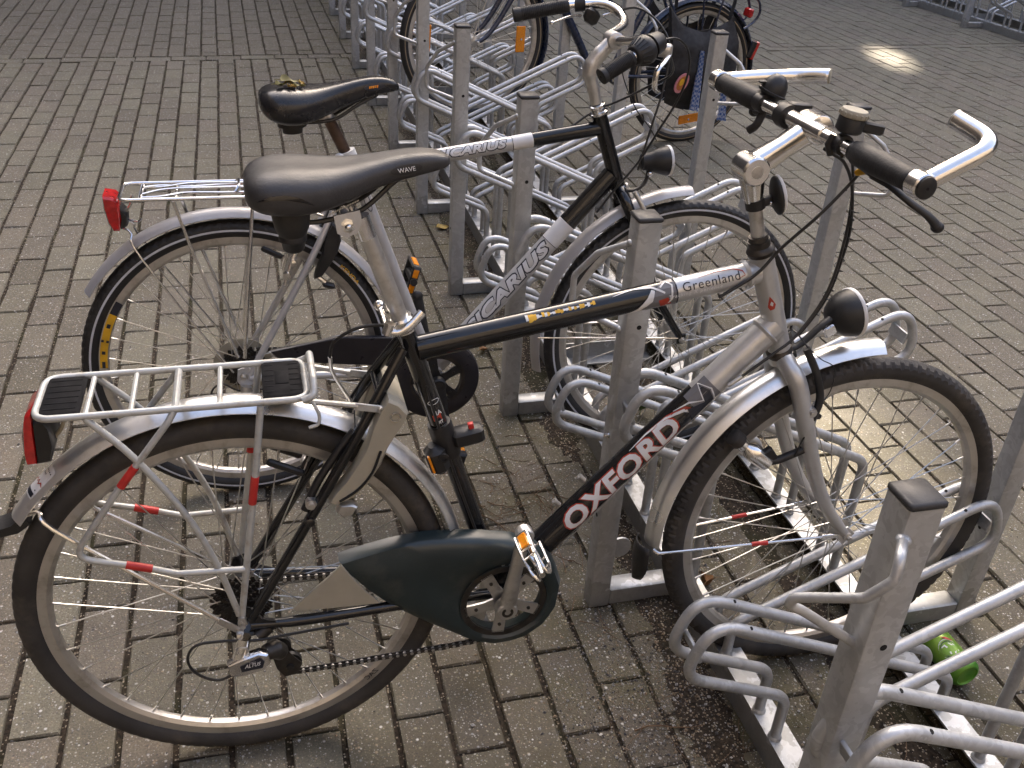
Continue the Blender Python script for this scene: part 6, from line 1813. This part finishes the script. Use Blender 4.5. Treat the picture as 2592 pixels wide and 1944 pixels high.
hl.lathe(c, c + hdir, [(0, 0.0), (0.001, 0.018), (0.028, 0.0235), (0.030, 0.026), (0.060, 0.0345), (0.064, 0.0355)], 24, 0)
hl.lathe(c + hdir * 0.064, c + hdir, [(0, 0.0355), (0.002, 0.0365), (0.006, 0.0365), (0.007, 0.034), (0.007, 0.0)], 24, 1)
hl.ball(V(0.972, 0.774, 0.012), (0.007, 0.006, 0.007), None, 2)
hl.build('headlamp', mlist('plastic', 'white_paint', 'chrome'), b2, 45)
cb = MB()
cb.tube(smooth([V(0.900, 1.102, 0.170), V(0.945, 1.100, 0.14), V(0.985, 1.075, 0.11), V(1.004, 1.030, 0.09), V(0.998, 0.965, 0.07), V(0.968, 0.890, 0.05), V(0.930, 0.810, 0.035), V(0.880, 0.745, 0.03), V(0.84, 0.690, 0.028)], 6), 0.0027, 8)
cb.tube(smooth([V(0.926, 1.110, -0.195), V(0.955, 1.128, -0.12), V(0.995, 1.100, -0.08), V(1.015, 1.050, -0.05), V(1.000, 0.960, -0.03), V(0.975, 0.880, -0.015), V(0.945, 0.780, 0.0)], 6), 0.0026, 8)
cb.tube(smooth([V(0.880, 1.020, 0.0), V(0.892, 0.985, 0.0), V(0.925, 0.925, 0.0), V(0.965, 0.880, 0.0), V(0.985, 0.850, 0.0)], 6), 0.0014, 6)
cb.tube(smooth([V(0.910, 1.082, 0.19), V(0.965, 1.020, 0.09), V(0.930, 0.985, 0.05), V(0.880, 0.950, 0.02), V(0.830, 0.915, -0.022), V(0.77, 0.875, -0.022)], 6), 0.0026, 8)
cb.build('cables', mlist('cable'), b2, 60)

# ------------------------------------------------------------------ bicycle 3: dark blue city bike parked from the far side
b3 = empty('bicycle', (2.150, 4.675, 0.0), (0, 0, 0))
b3.rotation_mode = 'QUATERNION'
b3.rotation_quaternion = (Matrix.Rotation(R(188.6), 4, 'Z') @ Matrix.Rotation(R(-9.8), 4, 'Y')).to_quaternion()
tag(b3, 'dark blue city bicycle with a black pannier, parked from the other side of the rack', 'bicycle')
F3 = 1.215
w3r = wheel(b3, V(0, WR), TYRE_C, True, 'rear_wheel', 0.0)
w3f = wheel(b3, V(F3, WR), TYRE_C, False, 'front_wheel', 0.0)
fr = MB()
B3 = V(0.47, 0.285)
fr.tube([B3, V(0.30, 0.80)], 0.0165, 16); fr.tube([B3, V(0.60, 0.33), V(0.85, 0.62), V(0.98, 0.80)], 0.0195, 16); fr.tube([V(0.385, 0.53), V(0.65, 0.66), V(0.965, 0.845)], 0.0145, 14)
fr.tube([V(0.945, 0.90), V(1.010, 0.735)], 0.0190, 16)
for sg in (-1, 1):
    fr.tube([V(0, WR, sg * 0.066), V(0.44, 0.290, sg * 0.03)], 0.0085, 10); fr.tube([V(0, WR, sg * 0.066), V(0.315, 0.76, sg * 0.02)], 0.0075, 10)
fr.tube([B3 + Vector((0, -0.036, 0)), B3 + Vector((0, 0.036, 0))], 0.021, 16)
fr.build('frame', mlist('blue_paint'), b3, 40)
fk = MB()
for sg in (-1, 1):
    pa = smooth([V(1.012, 0.728, sg * 0.01), V(1.024, 0.70, sg * 0.045), V(1.08, 0.58, sg * 0.052), V(1.13, 0.46, sg * 0.053), V(1.175, 0.385, sg * 0.054), V(F3, WR, sg * 0.055)], 5)
    fk.tube(pa, [0.0145 - 0.005 * i / (len(pa) - 1) for i in range(len(pa))], 12)
fk.build('fork', mlist('blue_paint'), b3, 45)
g3r = link('mudguard', guard_mesh(mlist('blue_paint'), 0.378, R(5), R(190), 0.056, 50, False), b3, V(0, WR))
g3f = link('mudguard', guard_mesh(mlist('blue_paint'), 0.378, R(35), R(195), 0.056, 50, False), b3, V(F3, WR))
for wv, angs in ((w3f, (171, 354)), (w3r, (254,))):
    for an in angs:
        o = MB(); a = R(an)
        for sg in (1,):
            o.box((0.232, 0.010, 0.0), (0.046, 0.007, 0.118), None, 0, 0.003)
            o.lathe((0.235, 0.0137, 0), (0.235, 1, 0), [(0, 0.006), (0.002, 0.005)], 10, 1)
        ob = o.build('spoke_reflector', mlist('orange', 'chrome'), wv, 40)
        ob.rotation_euler = (0, -a, 0)
st = MB()
st.tube(smooth([V(0.942, 0.91), V(0.925, 0.97), V(0.925, 1.03), V(0.960, 1.06)], 4), 0.0125, 12, 0)
st.tube(smooth([V(0.68, 1.06, 0.28), V(0.84, 1.08, 0.27), V(0.96, 1.08, 0.16), V(0.965, 1.065, 0.0), V(0.96, 1.08, -0.16), V(0.84, 1.08, -0.27), V(0.68, 1.06, -0.28)], 6), 0.0111, 12, 0)
st.build('handlebar', mlist('alu'), b3, 45)
for sg in (-1, 1):
    g = MB(); g.lathe(V(0.80, 1.077, sg * 0.272), V(0.67, 1.058, sg * 0.281), [(0, 0.015), (0.05, 0.017), (0.125, 0.016), (0.13, 0.012)], 14); g.build('grip', mlist('rubber'), b3)
loft([(a - 0.05, b, c, d) for a, b, c, d in S1], mlist('saddle_b'), 'saddle', b3, 20, 0.002)
sp_ = MB(); sp_.tube([V(0.30, 0.79), V(0.165, 1.04)], 0.0128, 14); sp_.build('seat_post', mlist('alu_dull'), b3)
ca = MB(); w_ = 0.775
ca.tube(fillet([V(0.26, w_, 0.0), V(0.26, w_, 0.065), V(-0.20, w_, 0.065), V(-0.20, w_, -0.065), V(0.26, w_, -0.065), V(0.26, w_, -0.0005)], 0.022, 5), 0.0060, 8)
for sg in (-1, 1):
    ca.tube([V(-0.03, w_, sg * 0.065), V(0.0, WR + 0.02, sg * 0.076)], 0.0050, 8); ca.tube([V(0.10, w_, sg * 0.065), V(0.0, WR + 0.02, sg * 0.076)], 0.0050, 8); ca.tube([V(0.03, w_, sg * 0.02), V(-0.22, w_, sg * 0.02)], 0.004, 8)
    ca.tube(smooth([V(-0.202, w_, sg * 0.05), V(-0.25, w_ - 0.02, sg * 0.05), V(-0.28, w_ - 0.07, sg * 0.045), V(-0.265, w_ - 0.12, sg * 0.04), V(-0.20, w_ - 0.16, sg * 0.06)], 4), 0.0065, 8)
ca.build('luggage_carrier', mlist('blue_paint'), b3, 45)
rl = MB(); rl.box(V(-0.320, 0.520), (0.030, 0.060, 0.090), ((1, 0, 0.2), (0, 1, 0), (-0.2, 0, 1)), 1, 0.006); rl.box(V(-0.342, 0.517), (0.016, 0.064, 0.094), ((1, 0, 0.2), (0, 1, 0), (-0.2, 0, 1)), 0, 0.005)
rl.build('rear_lamp', mlist('red_lens', 'plastic'), b3, 40)
rl = MB(); rl.box(V(-0.247, 0.690), (0.026, 0.060, 0.044), None, 0, 0.006); rl.build('rear_reflector', mlist('red_lens'), b3, 40)
crk3, pp3 = None, None
fc = MB()
for sg, an in ((1, R(200)), (-1, R(20))):
    q0 = V(B3.x, B3.z, sg * 0.06); q1 = V(B3.x + 0.165 * math.cos(an), B3.z + 0.165 * math.sin(an), sg * 0.075)
    fc.tube([q0, q1], [0.013, 0.011], 10, 0); fc.tube([q1, q1 - Vector((0, sg * 0.03, 0))], 0.006, 8, 0); fc.box(q1 - Vector((0, sg * 0.065, 0)), (0.075, 0.085, 0.024), None, 1, 0.008)
fc.build('crank', mlist('alu', 'plastic'), b3, 40)
# pannier: two cloth bags hanging at the carrier, folded and sagging (near side is -s here)
def pannier(sg):
    bm_ = MB(); nx_, nz_ = 14, 16
    vs = []
    for lay in (0, 1):
        for j in range(nz_ + 1):
            t = j / nz_
            for i in range(nx_ + 1):
                s_ = i / nx_
                u0 = 0.285 - 0.125 * t; u1_ = -0.105 - 0.055 * math.sin(math.pi * min(1, t * 1.1)) - 0.03 * t
                u = u0 + (u1_ - u0) * s_
                w = 0.668 - (0.462 + 0.02 * math.sin(s_ * 4)) * t - 0.095 * math.sin(math.pi * s_) ** 0.8 * (1 - t) ** 1.3
                th = 0.082 + (0.070 * math.sin(math.pi * min(1, t * 1.05)) ** 0.7 * (0.6 + 0.4 * math.sin(math.pi * s_)) if lay else 0.0)
                th += 0.010 * math.sin(s_ * 17 + t * 5) * lay * (1 - 0.5 * t) + 0.006 * math.sin(t * 21 + s_ * 9) * lay
                vs.append(V(u, w, sg * th))
    n1 = (nx_ + 1) * (nz_ + 1); fs = []
    for j in range(nz_):
        for i in range(nx_):
            a = j * (nx_ + 1) + i
            fs.append((a, a + 1, a + nx_ + 2, a + nx_ + 1)); fs.append((n1 + a, n1 + a + nx_ + 1, n1 + a + nx_ + 2, n1 + a + 1))
    for j in range(nz_):
        for i in (0, nx_):
            a = j * (nx_ + 1) + i; fs.append((a, a + nx_ + 1, n1 + a + nx_ + 1, n1 + a))
    for i in range(nx_):
        for j in (0, nz_):
            a = j * (nx_ + 1) + i; fs.append((a, a + 1, n1 + a + 1, n1 + a))
    bm_.add(vs, fs)
    return bm_
pn_ = empty('pannier', (2.150, 4.675, 0.0)); pn_.rotation_mode = 'QUATERNION'; pn_.rotation_quaternion = b3.rotation_quaternion
tag(pn_, 'black cloth pannier with a blue checked cloth hanging out, on the blue bicycle', 'bag')
for sg in (-1, 1):
    o = pannier(sg).build('bag', mlist('bag'), pn_, 60)
for u_, q_ in ((0.262, 0.245), (-0.085, -0.080)):
    fl = MB(); fl.tube(smooth([V(q_, 0.655, 0.086), V(u_, 0.745, 0.080), V(u_, 0.7835, 0.055), V(u_, 0.7835, -0.055), V(u_, 0.745, -0.080), V(q_, 0.655, -0.086)], 4), 0.016, 8, 0, flat=0.22, up=(0, 0.05, 1)); fl.build('strap', mlist('bag'), pn_)
def cloth_mat():
    m, t, b = nt_new('blue_checked_cloth'); L = t.links.new
    tc = N(t, 'ShaderNodeTexCoord'); ck = N(t, 'ShaderNodeTexChecker'); ck.inputs['Scale'].default_value = 85
    ck.inputs['Color1'].default_value = (0.10, 0.18, 0.42, 1); ck.inputs['Color2'].default_value = (0.52, 0.56, 0.66, 1)
    L(tc.outputs['Object'], ck.inputs['Vector']); L(ck.outputs[0], b.inputs['Base Color']); b.inputs['Roughness'].default_value = 0.85
    return m
MT['cloth'] = cloth_mat()
cl2 = MB()
for (ua, wd, w0, w1, ph) in ((0.070, 0.055, 0.49, 0.205, 0.0), (0.005, 0.060, 0.42, 0.215, 1.2), (-0.110, 0.05, 0.36, 0.175, 2.0)):
    nx_, nz_ = 10, 10; vs = []
    for j in range(nz_ + 1):
        t = j / nz_
        for i in range(nx_ + 1):
            s_ = i / nx_ - 0.5
            vs.append(V(ua - 0.035 * t + s_ * wd * (0.35 + 0.75 * t), w0 + (w1 - w0) * t, -(0.172 + 0.012 * math.sin(s_ * 14 + ph) - 0.02 * (1 - t))))
    cl2.add(vs, [(j * (nx_ + 1) + i, j * (nx_ + 1) + i + 1, (j + 1) * (nx_ + 1) + i + 1, (j + 1) * (nx_ + 1) + i) for j in range(nz_) for i in range(nx_)])
cl2.build('checked_cloth', mlist('cloth'), pn_, 60)
pk = MB(); ov_ = [(0.140 + 0.035 * math.cos(2 * math.pi * k / 20) - 0.012 * math.sin(2 * math.pi * k / 20), 0.325 + 0.050 * math.sin(2 * math.pi * k / 20)) for k in range(20)]
pk.prism(ov_, 0.152, 0.158, 0); pk.prism([(0.140 + (a - 0.14) * .72, 0.325 + (b - 0.325) * .72) for a, b in ov_], 0.158, 0.160, 1)
pk.prism([(0.140 + (a - 0.14) * .35 + 0.004, 0.33 + (b - 0.325) * .35) for a, b in ov_], 0.160, 0.1615, 2)
MT['pink'] = pm('pink_print', (0.62, 0.24, 0.26), 0.5); MT['print_red'] = pm('red_print', (0.45, 0.08, 0.03), 0.5, col2=(0.40, 0.26, 0.03), scale=60)
pk.build('printed_packet', mlist('pink', 'print_red', 'yellow_decal'), pn_, 40)

# ================================================================== SMALL THINGS ON THE GROUND
can = empty('drink_can', (1.327, 1.152, 0.0335)); can.rotation_euler = (R(0), 0, R(3.5))
tag(can, 'crushed green drink can lying under the near end of the rack', 'can')
MT['can_green'] = pm('green_can_print', (0.26, 0.42, 0.05), 0.30, 0.2, var=0.1, col2=(0.05, 0.24, 0.02), scale=9)
cm_ = MB()
cm_.lathe((0, 0.062, 0), (0, -1, 0), [(0.0, 0.0), (0.001, 0.022), (0.003, 0.0265), (0.0, 0.0270), (0.002, 0.0280), (0.010, 0.0330), (0.050, 0.0330), (0.085, 0.0330), (0.113, 0.0330), (0.119, 0.0290), (0.121, 0.0245), (0.118, 0.022), (0.117, 0.0)], 36, 0)
for i, v in enumerate(cm_.v):     # dent
    x, y, z = v
    q = math.exp(-((y + 0.01) / 0.03) ** 2) * max(0, (z - 0.005) / 0.033) * 0.007
    cm_.v[i] = (x, y, z - q)
cano = cm_.build('can_body', mlist('can_green'), can, 45)
def cmap(lift):
    def fn(x, y):
        a = math.pi * 0.70 - x / 0.033
        q = math.exp(-((y + 0.01) / 0.03) ** 2) * max(0, (0.033 * math.sin(a) - 0.005) / 0.033) * 0.007
        return Vector(((0.033 + lift) * math.cos(a), y, (0.033 + lift) * math.sin(a) - q))
    return fn
decal([oval(0.024, 0.025, 28, (0.012, -0.006))], cmap(0.0004), MT['white_paint'], can, 'print', 8)
decal([oval(0.0195, 0.0205, 28, (0.012, -0.006))], cmap(0.0008), MT['ink'], can, 'print', 8)
decal(strip([(-0.002, 0.004), (0.006, 0.006), (0.010, -0.004), (0.006, -0.018)], [0.002, 0.004, 0.004, 0.003]) + strip([(0.016, 0.008), (0.022, 0.0), (0.020, -0.012), (0.014, -0.020)], [0.002, 0.0035, 0.004, 0.002]) + strip([(0.024, 0.004), (0.028, -0.006), (0.025, -0.016)], 0.0022), cmap(0.0012), MT['white_paint'], can, 'print', 5)
decal(strip([(0.010, 0.026), (0.018, 0.020), (0.030, 0.012)], [0.001, 0.005, 0.002]), cmap(0.0010), MT['red_tape'], can, 'print', 4)
decal([oval(0.015, 0.010, 20, (-0.004, -0.040)), oval(0.012, 0.008, 20, (0.016, -0.044))], cmap(0.0006), MT['white_paint'], can, 'print', 4)

MT['leaf_brown'] = pm('dry_leaf', (0.24, 0.12, 0.045), 0.7, var=0.35, scale=50, bump=0.3)
MT['leaf_olive'] = pm('olive_leaf', (0.16, 0.14, 0.035), 0.6, var=0.3, scale=60, bump=0.3)
MT['leaf_yellow'] = pm('yellow_leaf', (0.42, 0.28, 0.06), 0.6, var=0.3, scale=60, bump=0.3)
MT['leaf_green'] = pm('weed_leaf', (0.075, 0.14, 0.025), 0.5, var=0.3, scale=60)
def leaf_mesh(L_, W_, curl, lobes, mat, seed):
    rl_ = random.Random(seed); m = MB(); n = 12; vs = []
    for i in range(n + 1):
        t = i / n
        wd = W_ * math.sin(math.pi * t ** 0.8) ** 0.8 * (1 + 0.35 * math.sin(lobes * math.pi * t) + rl_.uniform(-0.12, 0.12)) + 0.0006
        for j in range(5):
            q = -1 + j / 2
            z = curl * (q * q) * wd * 1.2 + curl * L_ * 0.5 * (t - 0.5) ** 2 * 4 * 0.5 + 0.002 * math.sin(t * 9 + q * 3 + seed)
            vs.append(((t - 0.5) * L_, q * wd, z))
    m.add(vs, [(i * 5 + j, i * 5 + j + 1, (i + 1) * 5 + j + 1, (i + 1) * 5 + j) for i in range(n) for j in range(4)])
    m.tube([(-0.5 * L_, 0, 0.001 + curl * L_ * 0.25), (-0.75 * L_, 0.1 * L_, 0.002)], 0.0008, 5)
    me = m.mesh('dead_leaf', [MT[mat]], 60)
    return me
leaves = [((0.927, 1.930, 0.014), 0.060, 0.026, 0.9, 5, 'leaf_brown', (0.4, 0.2, 1.9), 'large curled brown leaf on the dirt beneath the OXFORD lettering'),
          ((0.917, 1.475, 0.008), 0.055, 0.017, 1.2, 3, 'leaf_brown', (0.2, 0.5, 1.1), 'crumpled brown leaf inside the front wheel of the nearest bicycle'),
          ((0.724, 3.63, 0.006), 0.055, 0.016, 0.3, 1, 'leaf_yellow', (0.1, 0.1, 0.2), 'orange yellow leaf lying between the rack posts under the far frame'),
          ((0.905, 2.42, 0.010), 0.050, 0.018, 0.8, 5, 'leaf_brown', (0.2, 0.2, 2.4), 'brown leaf beneath the front wheel of the silver bicycle'),
          ((0.66, 2.62, 0.006), 0.045, 0.016, 0.6, 3, 'leaf_brown', (0.1, 0.3, 0.9), 'small rust brown leaf beside the SICARIUS down tube')]
for k, (p, L_, W_, cu_, lo_, mt_, ro_, lab) in enumerate(leaves):
    tag(link('dead_leaf', leaf_mesh(L_, W_, cu_, lo_, mt_, k + 1), None, p, ro_), lab, 'leaf')
lt = empty('leaf_litter', (-0.060, 2.035, 0.0), (R(-3.5), 0, 0))
tag(lt, 'olive dead leaf and pale seed husks stuck on the black saddle', 'leaf')
for k, (u, w, s, L_, W_, mt_, ro_) in enumerate(((0.148, 0.994, 0.012, 0.042, 0.013, 'leaf_olive', (0.2, 0.1, 0.3)), (0.130, 0.992, 0.026, 0.030, 0.006, 'leaf_olive', (0.3, 0.0, 0.6)), (0.153, 0.990, 0.034, 0.012, 0.006, 'leaf_yellow', (0.5, 0.2, 1.2)), (0.172, 0.992, 0.014, 0.012, 0.006, 'leaf_yellow', (0.3, 0.3, 0.2)), (0.168, 0.990, 0.030, 0.026, 0.003, 'leaf_olive', (0.2, 0.0, -0.4)), (0.145, 0.991, 0.038, 0.010, 0.004, 'leaf_yellow', (0.6, 0.2, 2.0)))):
    o = link('leaf', leaf_mesh(L_, W_, 0.4, 2, mt_, 20 + k), lt, V(u, w, s), ro_)
wd_ = empty('weed', (1.033, 2.19, 0.0)); tag(wd_, 'small green weed sprouting between the rack rails', 'plant')
for k in range(9):
    a = k * 2.4
    link('leaf', leaf_mesh(0.035, 0.010, 0.5, 1, 'leaf_green', 40 + k), wd_, (0.016 * math.cos(a), 0.016 * math.sin(a), 0.022 + 0.004 * (k % 3)), (0.0, -0.6, a))
sm2 = MB(); sm2.tube([(0, 0, -0.002), (0.003, 0.002, 0.022)], 0.0018, 6); sm2.build('stem', mlist('leaf_green'), wd_)

# ================================================================== UNSEEN WALLS ADDED TO SHADE THE YARD AND SHAPE ITS SUN PATCHES
WALL_D = 17.0
lat = Vector((SUN_DIR.y, -SUN_DIR.x, 0.0))          # along the wall
te = math.tan(SUN_EL)
holes = []  # openings placed so the sun throws two patches on the paving
for (P_, hw, hh) in ((Vector((4.63, 6.42, 0)), 0.085, 0.105), (Vector((1.46, 1.81, 0)), 0.16, 0.14)):
    dd = WALL_D - SUN_DIR.dot(P_)
    holes.append((lat.dot(P_), dd * te, hw, hh))
holes.sort()
bw = MB()
HT_ = 12.0; LA, LB = -26.0, 30.0; TH = 0.10
def wall_piece(a0, a1, z0, z1):
    c = SUN_DIR * (WALL_D + TH / 2) + lat * (a0 + a1) / 2 + Vector((0, 0, (z0 + z1) / 2))
    bw.box(c, (a1 - a0, TH, z1 - z0), (lat, SUN_DIR, (0, 0, 1)))
cur = LA
for (la, hz, hw, hh) in holes:
    wall_piece(cur, la - hw, 0, HT_)
    wall_piece(la - hw, la + hw, 0, hz - hh); wall_piece(la - hw, la + hw, hz + hh, HT_)
    cur = la + hw
wall_piece(cur, LB, 0, HT_)
MT['facade'] = pm('building_brick', (0.16, 0.12, 0.09), 0.8, var=0.25, scale=3)
sun_wall = bw.build('building', mlist('facade'), None, 0)
tag(sun_wall, 'brick building wall beyond the paved yard that keeps the bicycles in shade', 'building')

MT['facade2'] = pm('dark_brick_facade', (0.062, 0.052, 0.044), 0.85, var=0.3, scale=3)  # for added unseen walls that cut side light and darken reflections
for (c_, d_, lab) in (((-5.0, 8.0, 4.5), (1.2, 24.0, 9.0), 'long brick building closing the yard on its left side'), ((3.0, -8.0, 4.5), (30.0, 1.2, 9.0), 'brick building across the yard behind the photographer'), ((17.0, 6.0, 4.0), (1.2, 24.0, 8.0), 'brick building closing the yard on its right side')):
    w_ = MB(); w_.box((0, 0, d_[2] / 2), d_, None, 0)
    tag(w_.build('building', mlist('facade2'), None, 0, (c_[0], c_[1], 0)), lab, 'building')
